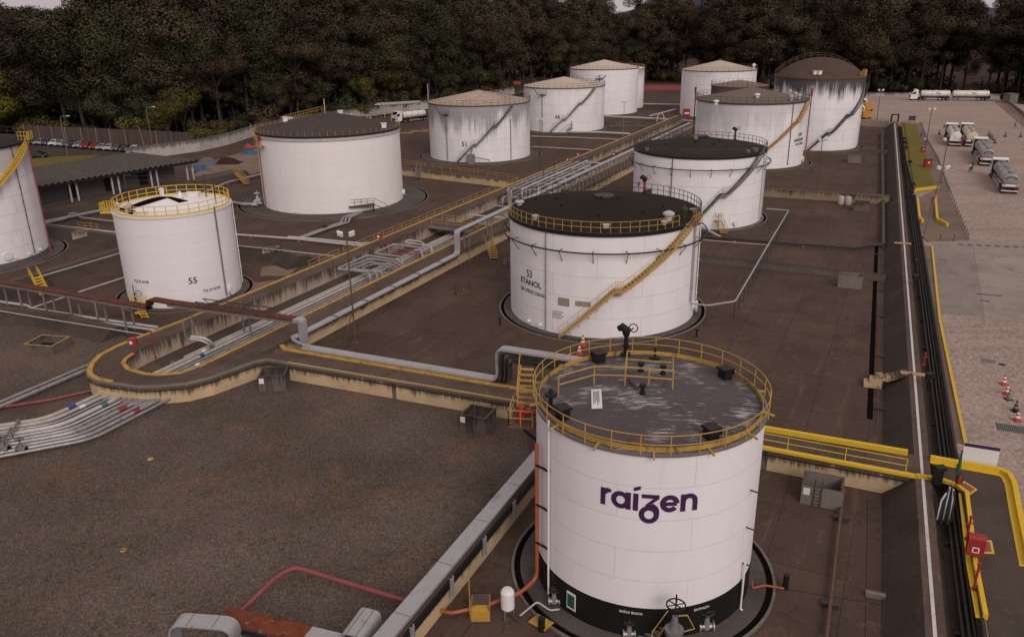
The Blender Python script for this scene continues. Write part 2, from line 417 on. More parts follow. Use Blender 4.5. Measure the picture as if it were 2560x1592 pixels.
MAT['bund'] = concrete('bund_concrete', c4(.076, .050, .039), c4(.112, .075, .059), c4(.042, .030, .025), c4(.21, .140, .11), 'grid', 7.0, -ANG)
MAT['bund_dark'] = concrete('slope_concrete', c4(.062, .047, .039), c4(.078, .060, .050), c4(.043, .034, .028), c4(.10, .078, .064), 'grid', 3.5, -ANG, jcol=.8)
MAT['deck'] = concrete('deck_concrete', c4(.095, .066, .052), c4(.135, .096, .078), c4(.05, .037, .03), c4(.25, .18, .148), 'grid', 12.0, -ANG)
MAT['pad'] = concrete('pad_concrete', c4(.085, .070, .062), c4(.115, .098, .087), c4(.04, .033, .029), c4(.18, .15, .135))
MAT['kerb'] = concrete('kerb_concrete', c4(.15, .125, .11), c4(.2, .17, .15), c4(.07, .058, .05), c4(.28, .24, .21))
MAT['apron'] = concrete('apron_concrete', c4(.275, .225, .195), c4(.33, .275, .24), c4(.2, .152, .128), c4(.38, .32, .285), 'grid', 14.0, -ANG, jcol=.7, fine=.12)
MAT['walk'] = concrete('pavement_concrete', c4(.145, .103, .082), c4(.20, .148, .12), c4(.08, .06, .048), c4(.30, .23, .19))
MAT['asphalt'] = concrete('asphalt', c4(.070, .053, .044), c4(.092, .070, .059), c4(.044, .034, .029), c4(.14, .107, .092))
MAT['soil'] = concrete('forest_soil', c4(.035, .018, .013), c4(.05, .028, .02), c4(.022, .015, .012), c4(.06, .035, .024))
MAT['sand'] = concrete('sandy_fill', c4(.18, .12, .085), c4(.23, .16, .12), c4(.10, .065, .048), c4(.33, .27, .23))
MAT['lawn'] = concrete('mown_grass', c4(.12, .096, .022), c4(.155, .125, .03), c4(.10, .082, .025), c4(.20, .145, .055), fine=.4)
MAT['lot'] = concrete('lot_asphalt', c4(.060, .046, .040), c4(.075, .06, .052), c4(.045, .036, .031), c4(.1, .08, .07))
MAT['gravel'] = gravel_mat('gravel', c4(.092, .069, .056), c4(.138, .107, .089), c4(.185, .105, .068), c4(.075, .068, .034))
MAT['cobble'] = cobble_mat('cobbles', c4(.32, .245, .21), c4(.39, .305, .265), c4(.15, .112, .096))
# -- cream retaining wall with dark run-off stains hanging from its coping
def wall_mat(name, c, dark, zt=1.65, reach=.55):
    t = NT(name); g = t.n('ShaderNodeNewGeometry'); sx = t.n('ShaderNodeSeparateXYZ'); t.L(g.outputs['Position'], sx.inputs[0])
    v = t.pos(); a = t.noise(v, .5, 5, .6); cc = t.ramp(a, [(.3, mul(c, .8)), (.7, mul(c, 1.1))])
    s = t.noise(t.pos((1, 1, .04)), 4.5, 5, .75); s2 = t.noise(t.pos((1, 1, .3)), .7, 4, .6)
    m = t.math('ADD', t.math('MULTIPLY', s, 1.0), t.math('MULTIPLY', s2, .7))
    h = t.math('DIVIDE', t.math('SUBTRACT', sx.outputs['Z'], zt - 1.65), 1.65)
    m = t.math('ADD', m, t.math('MULTIPLY', t.math('SUBTRACT', h, .62), reach))
    cc = t.mix(t.ramp(m, [(.72, (0, 0, 0)), (.95, (.9,) * 3)]), cc, dark)
    return t.done(cc, .85, 0, .2)
MAT['cream'] = wall_mat('cream_wall', c4(.52, .375, .225), c4(.055, .042, .033), reach=.85)
MAT['dark_cream'] = wall_mat('dark_cream_wall', c4(.26, .19, .12), c4(.04, .031, .026), reach=.55)
MAT['beige'] = wall_mat('beige_wall', c4(.43, .325, .25), c4(.05, .038, .03), reach=.35)
MAT['white_wall'] = wall_mat('white_wall', c4(.42, .37, .35), c4(.10, .08, .07), zt=2.8, reach=.5)
MAT['old_wall'] = wall_mat('old_wall', c4(.13, .105, .09), c4(.035, .028, .025), reach=.5)
def plank_mat(name, c, dark):
    t = NT(name); v = t.pos((1, 1, .03)); s = t.noise(v, 3.0, 5, .7); cc = t.ramp(s, [(.35, dark), (.65, c)])
    return t.done(cc, .9, 0, .1)
MAT['fence'] = plank_mat('weathered_panels', c4(.12, .085, .075), c4(.05, .036, .033))
MAT['corrugated'] = simple('corrugated_sheet', c4(.072, .060, .053), .75, var=.35, scale=1.2)
MAT['shed_wall'] = simple('grey_render', c4(.13, .118, .115), .85, var=.2, scale=1)
# -- bark and leaves
def leaf_mat(name, c1, c2, c3):
    t = NT(name); v = t.pos(); oi = t.n('ShaderNodeObjectInfo')
    a = t.noise(v, .22, 4, .6); cc = t.ramp(a, [(.3, c1), (.5, c2), (.7, c3)])
    b = t.noise(v, 1.6, 3, .6); cc = t.mix(.22, cc, t.ramp(b, [(.3, mul(c1, .5)), (.7, mul(c3, 1.5))]))
    hs = t.n('ShaderNodeHueSaturation'); t.L(cc, hs.inputs['Color'])
    t.L(t.math('ADD', t.math('MULTIPLY', oi.outputs['Random'], .7), .65), hs.inputs['Value'])
    t.L(t.math('ADD', t.math('MULTIPLY', oi.outputs['Random'], .035), .4825), hs.inputs['Hue'])
    return t.done(hs.outputs[0], .75, 0, .15)
MAT['leaf_a'] = leaf_mat('foliage_dark', c4(.049, .040, .026), c4(.068, .056, .034), c4(.087, .071, .042))
MAT['leaf_b'] = leaf_mat('foliage_brown', c4(.062, .044, .028), c4(.083, .060, .037), c4(.108, .078, .046))
MAT['leaf_c'] = leaf_mat('foliage_green', c4(.047, .046, .024), c4(.064, .063, .031), c4(.086, .083, .040))
MAT['leaf_y'] = leaf_mat('foliage_yellow', c4(.08, .07, .01), c4(.14, .115, .014), c4(.2, .16, .02))
MAT['leaf_o'] = leaf_mat('foliage_olive', c4(.085, .070, .020), c4(.115, .094, .026), c4(.15, .12, .032))
MAT['bark'] = simple('pale_bark', c4(.045, .037, .031), .9, var=.5, scale=1.0)
# ---------------------------------------------------------------- site grid: s runs along the pipe trench, r across it to the right
HW = 1.65
OX = V(-27.1, 65.3, 0); UU = V(math.cos(ANG), math.sin(ANG), 0); RR = V(math.sin(ANG), -math.cos(ANG), 0)
def S(r, s, z=0.0): return V(OX.x + RR.x * r + UU.x * s, OX.y + RR.y * r + UU.y * s, z)
def rs(P): d = V(P.x - OX.x, P.y - OX.y, 0); return d.dot(RR), d.dot(UU)
def flat(name, pts, z, mat, kind='structure', label=None, cat=None):
    mb = MB(); mb.prism(pts, 0, z, sides=False)
    o = mb.build(name, MAT[mat], smooth=0); return tag(o, label, cat, None, kind)

# ground sheet to the horizon
gm = MB(); n = 24
for i in range(n):
    for j in range(n):
        x0, x1 = lerp(-1800, 1800, i / n), lerp(-1800, 1800, (i + 1) / n); y0, y1 = lerp(-400, 3200, j / n), lerp(-400, 3200, (j + 1) / n)
        gm.quad((x0, y0, -.05), (x1, y0, -.05), (x1, y1, -.05), (x0, y1, -.05))
tag(gm.build('ground', MAT['soil'], smooth=0), 'dark reddish soil reaching under the forest', 'ground', None, 'structure')

def HYc(t):                                  # embankment crest line (white stripe): from near to far
    return lerp(V(19.4, 29.5, 0), V(95.6, 205.0, 0), t)
# white stripe on the crest of the eastern embankment, traced on level HW
stripe = GL([(2338, 1592), (2309, 1147), (2272, 800), (2248, 498), (2237, 310)], HW)
e_dir = (stripe[-1] - stripe[0]).normalized(); e_nrm = V(e_dir.y, -e_dir.x, 0)      # towards the yard
E0 = stripe[0]; ELEN = (stripe[-1] - E0).length
def EB(d, s, z=0.0):                         # embankment grid: d across (towards the yard), s along from the near end
    p = E0 + e_dir * s + e_nrm * d; return V(p.x, p.y, z)
def eds(P): q = V(P.x - E0.x, P.y - E0.y, 0); return q.dot(e_nrm), q.dot(e_dir)

far_s = ELEN + 4
bund_poly = [EB(-1.9, -40), EB(-1.9, far_s), S(40, 330), S(-80, 330), S(-110, 120), S(-95, -10), S(-30, -70), S(30, -90)]
flat('bund_floor', bund_poly, 0.0, 'bund', label='brown concrete floor of the tank bunds', cat='floor')
# gravel field in the lower left
gp = [G(0, 760), G(150, 790), G(300, 825), G(330, 870), G(500, 985), G(720, 935), G(1300, 1045), G(1330, 1150), G(960, 1620), G(700, 1900), G(-400, 1900), G(-900, 1100), G(-500, 800)]
flat('gravel_field', gp, 0.012, 'gravel', label='grey brown gravel field with reddish patches and weeds', cat='gravel')

# ---------------------------------------------------------------- raised walkway: U round the trench plus the cross arm
P_ = lambda pts: GL(pts, HW)
nose_out = P_([(455, 800), (344, 842), (291, 863.5), (246, 887), (225, 908.5), (217, 927), (221, 940), (240, 950), (275, 957), (344, 966.7), (397, 965), (466, 958.7), (529, 943), (582, 924), (640, 903), (666, 898), (719, 907)])
nose_in = P_([(503, 916), (450, 934), (397, 939), (357, 936), (317, 924), (304, 910), (310, 898), (330, 884), (370, 863)])
cross_a = S(2.64, -.6); cross_r0 = P_([(717, 872)])[0]; cross_dir = (P_([(2290, 1137)])[0] - cross_r0).normalized()
cross_end_rear = P_([(2300, 1139)])[0]; cross_end_front = P_([(2300, 1194)])[0]
front_mid = P_([(1280, 1002)])[0]
LF = 196.0                                     # far end of the trench
rO, rI, lI, lO = 2.64, 0.0, -8.07, -10.8
def wall_band(mb, pts, z0, z1):
    mb.ribbon(pts, -.0, .0, z0, z1)
wk = thing('raised_walkway', 'raised concrete walkway with cream stained walls and yellow edges curving round the pipe trench', 'walkway', tuple(G(640, 930, 0)))
outline = nose_out + [front_mid, cross_end_front, cross_end_rear, cross_r0, S(rO, 3.5), S(rO, LF), S(rI, LF)] + nose_in + [S(lI, LF), S(lO, LF)]
# order: outer boundary starts at left-dike outer edge, runs round the nose, along the front of the cross arm, back along its rear, up the right dike, down its inner edge, round the nose, up the left dike
mb = MB(); mb.prism(outline, 0, HW, sides=False); mb.build('deck', MAT['deck'], wk, smooth=0)
mb = MB()
def wall_faces(mb, pts, z0, z1, inset=0.0):
    L = 0
    for i in range(len(pts) - 1):
        a, b = pts[i], pts[i + 1]; l = (b - a).length
        mb.add([(a.x, a.y, z0), (b.x, b.y, z0), (b.x, b.y, z1), (a.x, a.y, z1)], [(0, 1, 2, 3)])
wall_faces(mb, nose_out[3:] + [front_mid, cross_end_front, cross_end_rear], 0, HW); mb.build('retaining_wall', MAT['cream'], wk, smooth=30)
mb = MB(); wall_faces(mb, [cross_end_rear, cross_r0, S(rO, 3.5), S(rO, LF), S(rI, LF)], 0, HW); wall_faces(mb, [S(lI, LF), S(lO, LF)] + nose_out[:4], 0, HW); mb.build('outer_wall', MAT['cream'], wk, smooth=30)
mb = MB(); wall_faces(mb, [S(rI, LF)] + nose_in + [S(lI, LF)], 0, HW); mb.build('trench_wall', MAT['beige'], wk, smooth=30)
# coping bead and ledges along the front wall
mb = MB(); mb.ribbon(nose_out[3:] + [front_mid, cross_end_front], -.10, .16, HW - .12, HW + .05); mb.build('coping', MAT['kerb'], wk, smooth=20)
mb = MB()
for zz in (1.18, 1.24): mb.ribbon(nose_out[4:] + [front_mid, cross_end_front], -.06, -.02, zz, zz + .035)
mb.build('conduit', MAT['pipe_dark'], wk)
fr = nose_out[8:] + [front_mid, cross_end_front]
for i in range(len(fr) - 1):
    d = fr[i + 1] - fr[i]; l = d.length; k = int(l / 11)
    for q in range(1, k + 1):
        p = fr[i] + d * (q / (k + 1)); nn = V(d.y, -d.x, 0).normalized(); mb = MB()
        mb.obox(V(p.x, p.y, .76) + nn * .0, d.normalized() * .18, nn * .03, V(0, 0, .74)); mb.build('wall_joint', MAT['old_wall'], wk)
# painted edges: yellow strips, each a few millimetres proud of the deck
mb = MB()
mb.ribbon([S(lO, LF)] + nose_out[:9], .02, .42, HW, HW + .07)
mb.build('yellow_edge', MAT['yellow'], wk, smooth=20)
mb = MB(); mb.ribbon([S(rI, LF), S(rI, 60)] + [S(rI, 4)] + nose_in[:8], -.30, .06, HW, HW + .08); mb.build('yellow_edge', MAT['yellow'], wk, smooth=20)
rear_in = [cross_r0 + V(-.5, .9, 0), cross_r0, lerp(cross_r0, cross_end_rear, .52)]
mb = MB(); mb.ribbon(rear_in, -.42, -.02, HW, HW + .12); mb.build('yellow_edge', MAT['yellow'], wk, smooth=20)
mb = MB(); mb.ribbon([nose_out[-1], front_mid, lerp(front_mid, cross_end_front, .45)], .02, .12, HW + .05, HW + .075); mb.build('yellow_edge', MAT['yellow_new'], wk, smooth=20)
# bright parapet beam on the right half of the cross arm
pa = lerp(cross_r0, cross_end_rear, .50)
mb = MB(); mb.ribbon([pa, lerp(cross_r0, cross_end_rear, .985)], -.30, .0, HW, HW + .34); mb.build('parapet', MAT['yellow_bright'], wk, smooth=20)
fa = lerp(front_mid, cross_end_front, .45)
mb = MB(); mb.ribbon([fa, cross_end_front], -.12, .24, HW - .06, HW + .12); mb.build('yellow_edge', MAT['yellow_bright'], wk, smooth=20)

def railing_line(mb, pts, h=1.05, step=2.0, n=4, r=.03, rails=(1.0, .55), z=None):
    for i in range(len(pts) - 1):
        a, b = Vector(pts[i]), Vector(pts[i + 1]); l = (b - a).length; k = max(1, round(l / step))
        for q in range(k + (1 if i == len(pts) - 2 else 0)):
            p = lerp(a, b, q / k); mb.tube([p, p + V(0, 0, h)], r * 1.1, n)
    for f in rails: mb.tube([Vector(p) + V(0, 0, h * f) for p in pts], r, n)
def railing(label, pts, mat='yellow_rail', h=1.05, step=2.0, name='railing', group=None, r=.03, rails=(1.0, .55)):
    mb = MB(); railing_line(mb, pts, h, step, r=r, rails=rails); return tag(mb.build(name, MAT[mat]), label, 'railing', group)
railing('bright yellow pipe railing along the cross walkway right of the big lettered tank', [lerp(front_mid, cross_end_front, t) + V(-cross_dir.y, cross_dir.x, 0) * .22 for t in (.46, .97)], 'yellow_bright', 1.05, 3.4)
lo_s = lambda px, py: rs(G(px, py, HW))[1]
railing('long faded yellow railing on the far side of the trench beside the dark roofed tank', [S(lO + .5, lo_s(850, 635), HW), S(lO + .5, lo_s(1280, 455), HW)], 'yellow_rail', 1.0, 2.2)
railing('short faded yellow railing above the sandy corner beside tank 55', [S(lO + .5, lo_s(758, 670), HW), S(lO + .5, lo_s(838, 640), HW)], 'yellow_rail', 1.0, 2.2)
# trench floor: one strip in the dark asphalt colour
flat('trench_floor', [S(lI, -2), S(rI, -2), S(rI, LF), S(lI, LF)], .01, 'asphalt', label='dark floor of the pipe trench', cat='floor')
# bridge over the trench
bs = rs(G(1150, 566, HW))[1]
br = thing('trench_bridge', 'low concrete footbridge across the pipe trench', 'bridge', tuple(S(-4, bs)))
mb = MB(); mb.prism([S(lI - .3, bs - 1.6), S(rI + .3, bs - 1.6), S(rI + .3, bs + 1.9), S(lI - .3, bs + 1.9)], HW - .25, HW + .012, bottom=True); mb.build('deck', MAT['deck'], br, smooth=0)
mb = MB(); mb.prism([S(lI - .1, bs - 1.72), S(rI + .1, bs - 1.72), S(rI + .1, bs - 1.6), S(lI - .1, bs - 1.6)], HW - .3, HW + .06, bottom=True); mb.build('kerb', MAT['kerb'], br, smooth=0)
mb = MB(); railing_line(mb, [S(lI + .3, bs - 1.3, HW), S(rI - .3, bs - 1.3, HW)], 1.0, 2.2); railing_line(mb, [S(lI + .3, bs + 1.6, HW), S(rI - .3, bs + 1.6, HW)], 1.0, 2.2); mb.build('railing', MAT['yellow_rail'], br)

# ---------------------------------------------------------------- eastern embankment, ditch and yard
emb = MB(); s0, s1 = -45, far_s
d_foot = -2.2; d_top = -.42; d_crest = .5
prof = [(d_foot, 0.0), (d_top, HW - .02), (d_crest, HW), (d_crest + .3, .8), (d_crest + .55, .5), (d_crest + 1.65, .5)]
def seg(mb, a, b, mi=0):
    N = 30
    for i in range(N):
        t0, t1 = lerp(s0, s1, i / N), lerp(s0, s1, (i + 1) / N)
        mb.quad(EB(a[0], t0, a[1]), EB(b[0], t0, b[1]), EB(b[0], t1, b[1]), EB(a[0], t1, a[1]), mi=mi)
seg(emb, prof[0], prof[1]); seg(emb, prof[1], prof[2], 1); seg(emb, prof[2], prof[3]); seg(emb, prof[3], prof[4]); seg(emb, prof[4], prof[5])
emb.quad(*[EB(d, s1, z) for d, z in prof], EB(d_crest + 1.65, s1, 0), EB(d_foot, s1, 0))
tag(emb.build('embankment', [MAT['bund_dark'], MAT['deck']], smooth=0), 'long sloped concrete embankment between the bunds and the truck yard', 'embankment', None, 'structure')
mb = MB(); mb.ribbon([EB(0, s0), EB(0, s1 - 2)], -.09, .09, HW + .004, HW + .012); tag(mb.build('painted_stripe', MAT['white_worn'], smooth=0), 'long white stripe painted along the embankment crest', 'stripe')
# floor drain at the slope foot
dd = eds(G(2178, 950))[0]
mb = MB(); mb.ribbon([EB(dd, 26.5), EB(dd, eds(G(2190, 610))[1])], -.22, .22, .0, .006); tag(mb.build('floor_drain', MAT['void'], smooth=0), 'straight black drain channel in the bund floor below the slope', 'drain')
# yard
yw = d_crest + 1.65
ye = [EB(yw, -45), EB(yw, eds(G(2330, 800, HW))[1])]
yard_left = [EB(yw, -45), EB(yw, far_s - 1), S(60, rs(G(2100, 302, HW))[1]), S(38, rs(G(2100, 302, HW))[1] + 4)]
back = GL([(1950, 245), (2160, 241), (2400, 243), (2560, 262), (2900, 330)], HW)
yard_poly = yard_left + [back[0], back[1], back[2], back[3], back[4], G(3400, 700, HW), G(3600, 1600, HW), EB(60, -45)]
mb = MB(); mb.prism(yard_poly, -.1, HW); yo = mb.build('truck_yard', [MAT['cobble']], smooth=0); tag(yo, 'pinkish cobbled truck yard', 'yard', None, 'structure')
mb = MB(); mb.ribbon([EB(yw, -45), EB(yw, far_s - 1)], -.12, .04, .44, HW + .12); tag(mb.build('ditch_wall', MAT['old_wall'], smooth=0), 'long dark stained wall between the pipe ditch and the pavement', 'wall')
# pavement strip beside the ditch, yellow kerb, concrete apron
yk = GL([(2330, 617), (2349, 800), (2376, 930), (2414, 1112)], HW)
pv = [EB(yw + .06, eds(yk[0])[1] + .3)] + [yk[0]] + yk[1:] + [EB(yw + .06, eds(yk[-1])[1])]
flat('pavement', pv, HW + .008, 'walk', label='narrow brown pavement beside the ditch', cat='pavement')
mb = MB(); mb.ribbon(yk, -.11, .11, HW, HW + .13); tag(mb.build('yellow_kerb', MAT['yellow_new'], smooth=20), 'long thin yellow kerb along the pavement of the truck yard', 'kerb')
flat('concrete_apron', GL([(2330, 609), (2420, 604), (2560, 612), (2760, 630), (2900, 830), (2560, 798), (2350, 783)], HW), HW + .006, 'apron', label='grey concrete apron in the cobbled yard', cat='apron')
# island with barriers between lawn and apron
isl = GL([(2290, 500), (2350, 470), (2372, 480), (2423, 600), (2320, 606), (2303, 590)], HW)
mb = MB(); mb.prism(isl, HW, HW + .13, mi_side=1); tag(mb.build('traffic_island', [MAT['walk'], MAT['kerb']], smooth=0), 'stained concrete traffic island beside the lawn', 'island', None, 'structure')
lawn = GL([(2253, 308), (2290, 310), (2300, 345), (2318, 400), (2336, 470), (2286, 482), (2266, 400)], HW)
mb = MB(); mb.prism(lawn, HW, HW + .06); tag(mb.build('lawn', MAT['lawn'], smooth=0), 'narrow olive lawn strip beside the truck yard', 'lawn', None, 'structure')
pvm = GL([(2290, 309), (2304, 309), (2316, 345), (2345, 395), (2378, 480), (2336, 471), (2318, 400), (2300, 345)], HW)
flat('footpath', pvm, HW + .010, 'walk', label='narrow pale footpath along the lawn', cat='path')
mb = MB(); mb.ribbon(GL([(2303, 306), (2316, 345), (2345, 395), (2374, 474)], HW), -.1, .1, HW, HW + .14); tag(mb.build('kerb', MAT['kerb'], smooth=0), 'pale kerb between footpath and cobbled yard', 'kerb')
mb = MB()
for i in range(13):
    a = i / 13; b = (i + .55) / 13
    p = lerp(G(2395, 611, HW), G(2700, 625, HW), a); q = lerp(G(2395, 611, HW), G(2700, 625, HW), b)
    mb.ribbon([p, q], -.35, .35, HW + .012, HW + .016)
tag(mb.build('road_marking', MAT['pad'], smooth=0), 'row of pale painted dashes across the apron edge', 'marking')
# lower right corner: raised loading deck with yellow parapets
ly = GL([(2417, 1237), (2440, 1420), (2465, 1549)], HW); ry = GL([(2325, 1149), (2400, 1163), (2500, 1181), (2522, 1192), (2534, 1215), (2548, 1290), (2575, 1420)], HW)
flat('loading_pavement', [ly[0], GL([(2345, 1190)], HW)[0], ry[0]] + ry[1:] + [G(2640, 1700, HW), G(2490, 1700, HW), ly[2], ly[1]], HW + .016, 'asphalt', label='dark worn pavement between the yellow parapets', cat='pavement')
mb = MB(); mb.ribbon(ry, -.15, .15, HW, HW + .32); mb.ribbon(ry, -.5, -.16, HW + .017, HW + .04); tag(mb.build('parapet', MAT['yellow_bright'], smooth=30), 'bright yellow low parapet curving round the right edge', 'parapet')
mb = MB(); mb.ribbon(ly, -.16, .06, HW, HW + .34); mb.ribbon(ly, -.46, -.165, HW + .017, HW + .045)
tag(mb.build('parapet', MAT['yellow_bright'], smooth=30), 'bright yellow low parapet beside the red hose cabinet', 'parapet')
mb = MB(); mb.ribbon(GL([(2290, 1192), (2345, 1200), (2390, 1215), (2417, 1237)], HW), -.14, .14, HW, HW + .22); tag(mb.build('parapet', MAT['yellow_new'], smooth=30), 'short yellow kerb bending from the cross walkway to the parapet', 'parapet')
for (pts, lab) in (([(2395, 1218), (2412, 1207), (2437, 1223), (2420, 1235)], 'red floor marking with yellow border near the stored hoses'), ([(2437, 1352), (2474, 1355), (2479, 1380), (2441, 1378)], 'red floor marking with yellow border beside the hose cabinet')):
    q = GL(pts, HW); c = sum(q, V(0, 0, 0)) / 4
    o = thing('floor_marking', lab, 'marking', (c.x, c.y, HW + .02))
    mb = MB(); mb.prism([c + (p - c) * 1.35 for p in q], 0, HW + .022, sides=False); mb.build('border', MAT['yellow_new'], o, smooth=0)
    mb = MB(); mb.prism(q, 0, HW + .026, sides=False); mb.build('field', MAT['red_pipe'], o, smooth=0)

# ---------------------------------------------------------------- berms (sloped concrete dikes) in the left bunds
def berm(label, crest, h=1.3, w=.5, slope=2.0, name='berm'):
    mb = MB(); P = [V(p.x, p.y, 0) for p in crest]
    for i in range(len(P) - 1):
        a, b = P[i], P[i + 1]; d = (b - a).normalized(); nn = V(-d.y, d.x, 0)
        for sgn in (1, -1):
            q = [a + nn * sgn * (w + slope), b + nn * sgn * (w + slope), b + nn * sgn * w + V(0, 0, h), a + nn * sgn * w + V(0, 0, h)]
            if sgn > 0: q.reverse()
            mb.quad(*q)
        mb.quad(a - nn * w + V(0, 0, h), b - nn * w + V(0, 0, h), b + nn * w + V(0, 0, h), a + nn * w + V(0, 0, h), mi=1)
        for e, f in ((a, 1), (b, -1)):
            q = [e + nn * (w + slope), e + nn * w + V(0, 0, h), e - nn * w + V(0, 0, h), e - nn * (w + slope)]
            mb.quad(*(q if f > 0 else q[::-1]))
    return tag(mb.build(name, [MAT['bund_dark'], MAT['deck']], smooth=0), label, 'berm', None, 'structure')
bz = 1.3
berm('concrete berm running from the left tank to tank 55', [G(-60, 725, bz), G(95, 682, bz), G(300, 620, bz)], bz)
berm('concrete berm behind tank 55 with a culvert', [G(110, 562, bz), G(190, 572, bz), G(300, 588, bz), G(430, 604, bz)], bz)
berm('concrete berm between tank 55 and the dark roofed tank', [G(600, 612, bz), G(700, 621, bz), G(758, 640, bz)], bz)
berm('concrete berm below the shed', [G(60, 535, bz), G(300, 482, bz), G(470, 452, bz), G(600, 425, bz)], bz, 2.0, 1.5)
berm('stained concrete berm along the edge of the gravel field', [G(-120, 765, 1.0), G(60, 772, 1.0), G(170, 788, 1.0), G(290, 818, 1.0)], 1.0, .4, 1.6)
flat('sandy_corner', GL([(650, 690), (720, 690), (745, 668), (700, 662), (655, 668)], .005), .012, 'sand', label='sandy patch in the corner beside tank 55', cat='sand')
flat('sandy_corner', GL([(600, 712), (690, 700), (640, 722), (560, 745), (540, 735)], .005), .012, 'sand', label='sandy strip behind the walkway near tank 55', cat='sand')
flat('work_site', GL([(480, 440), (540, 400), (640, 372), (700, 372), (690, 425), (600, 440), (520, 458)], .005), .014, 'sand', label='pale sandy work site beside the dark roofed tank', cat='ground')
# cross dike between dark-roofed tank and tank 51
def low_wall(label, a, b, h=1.2, w=.8, mat='old_wall', cap='deck', name='bund_wall'):
    a = V(a.x, a.y, 0); b = V(b.x, b.y, 0); d = (b - a).normalized(); nn = V(-d.y, d.x, 0) * w / 2
    o = MB(); o.prism([a - nn, b - nn, b + nn, a + nn], 0, h, mi=1, mi_side=0)
    return tag(o.build(name, [MAT[mat], MAT[cap]], smooth=0), label, 'wall')
low_wall('stained bund wall with yellow railing between the dark roofed tank and tank 51', G(985, 418, 1.3), S(lO + .2, lo_s(1290, 448)), 1.3, 1.6, 'cream')
railing('yellow railing on the bund wall in front of tank 51', [G(1000, 410, 1.3), lerp(G(1000, 410, 1.3), S(lO, lo_s(1290, 448), 1.3), .97)], 'yellow_rail', 1.0, 2.4)
low_wall('dark stained bund wall with cream panels between the ethanol tank bund and tank 104', G(1895, 470, 1.3), EB(-1.5, eds(G(2255, 492, 1.3))[1]), 1.3, 1.5, 'dark_cream')
low_wall('low dark kerb wall behind the ethanol tank', G(1750, 640, .7), EB(-2.0, eds(G(2195, 686, .7))[1]), .7, 1.0, 'old_wall', 'bund_dark')
low_wall('low wall between tank 66 and the dome roofed tank bund', G(1510, 306, 1.2), S(lO, rs(G(1660, 303, HW))[1]), 1.2, 1.4, 'old_wall')
low_wall('bund wall right of the dome roofed tank', G(2150, 372, .9), EB(-1.8, eds(G(2235, 378, .9))[1]), .9, .9, 'old_wall')
# ---------------------------------------------------------------- storage tanks
def polar(c, r, t, z): return V(c[0] + r * math.cos(t), c[1] + r * math.sin(t), z)
def arc_pts(c, r, a0, a1, z, step=.09):
    n = max(2, int(abs(a1 - a0) / step)); return [polar(c, r, lerp(a0, a1, i / n), z if not callable(z) else z(i / n)) for i in range(n + 1)]
def rim_rail(t, c, r, z, mat, n=36, h=1.05, skip=None, rad=.032, toe=False, name='railing', a0=0.0, a1=2 * PI, rails=(1.0, .5)):
    mb = MB(); full = abs(a1 - a0 - 2 * PI) < 1e-6
    for i in range(n + (0 if full else 1)):
        a = a0 + (a1 - a0) * i / n; mb.tube([polar(c, r, a, z), polar(c, r, a, z + h)], rad * 1.15, 4)
    m = 96 if full else max(6, int(96 * (a1 - a0) / (2 * PI)))
    for f in rails:
        mb.tube([polar(c, r, a0 + (a1 - a0) * i / m, z + h * f) for i in range(m + (0 if full else 1))], rad, 4, closed=full)
    if toe: mb.lathe([(r - .02, z + .02), (r + .02, z + .02), (r + .02, z + .17), (r - .02, z + .17), (r - .02, z + .02)], m, (c[0], c[1], 0), a0, a1)
    return mb.build(name, MAT[mat], t)
def stair(t, c, R, nodes, mat, w=.75, treadmat=None, side=1):
    """stair winding up the shell through (angle, height) nodes; flat stretches become landings"""
    def P(f, r):
        i = min(int(f), len(nodes) - 2); q = f - i; a = lerp(nodes[i][0], nodes[i + 1][0], q); z = lerp(nodes[i][1], nodes[i + 1][1], q); return polar(c, r, a, z)
    r0, r1 = R + .12, R + .12 + w
    st = MB(); N = len(nodes) - 1
    for rr in (r0, r1):
        for i in range(N):
            k = 10
            for j in range(k):
                st.beam(P(i + j / k, rr), P(i + (j + 1) / k, rr), .05, .22)
    s = st.build('staircase', MAT[mat], t)
    tr = MB()
    for i in range(N):
        dz = abs(nodes[i + 1][1] - nodes[i][1]); L = abs(nodes[i + 1][0] - nodes[i][0]) * R
        k = max(1, round(dz / .235)) if dz > .3 else max(1, round(L / .5))
        for j in range(k):
            f = i + (j + .5) / k; a = P(f, r0); b = P(f, r1); d = (b - a).normalized(); tg = V(-d.y, d.x, 0)
            tr.obox((a + b) / 2 + V(0, 0, .08), d * w / 2, tg * (.15 if dz > .3 else L / k / 2), V(0, 0, .03))
    tr.build('treads', MAT[treadmat or mat], s)
    hr = MB(); m = max(6, int(sum(math.hypot((nodes[i + 1][0] - nodes[i][0]) * R, nodes[i + 1][1] - nodes[i][1]) for i in range(N)) / 1.0))
    for j in range(m + 1):
        p = P(N * j / m * .9999, r1); hr.tube([p, p + V(0, 0, 1.05)], .025, 4)
    for hh in (1.05, .55):
        hr.tube([P(N * j / (m * 2) * .9999, r1) + V(0, 0, hh) for j in range(m * 2 + 1)], .028, 4)
    hr.build('handrail', MAT[mat], s)
    br = MB()
    for j in range(1, m):
        p = P(N * j / m * .9999, r1); q = P(N * j / m * .9999, R) - V(0, 0, .75); br.tube([p, q], .025, 4)
    br.build('bracket_row', MAT['grey_steel' if mat != 'yellow_rail' else 'yellow_rail'], s)
    return s
def manhole(t, c, R, th, z=.9, r=.38, mat='white', name='manhole'):
    n = polar((0, 0), 1, th, 0); p = polar(c, R, th, z); mb = MB()
    mb.tube([p - n * .05, p + n * .28], r, 20); mb.tube([p + n * .26, p + n * .36], r * 1.28, 20)
    return mb.build(name, MAT[mat], t)
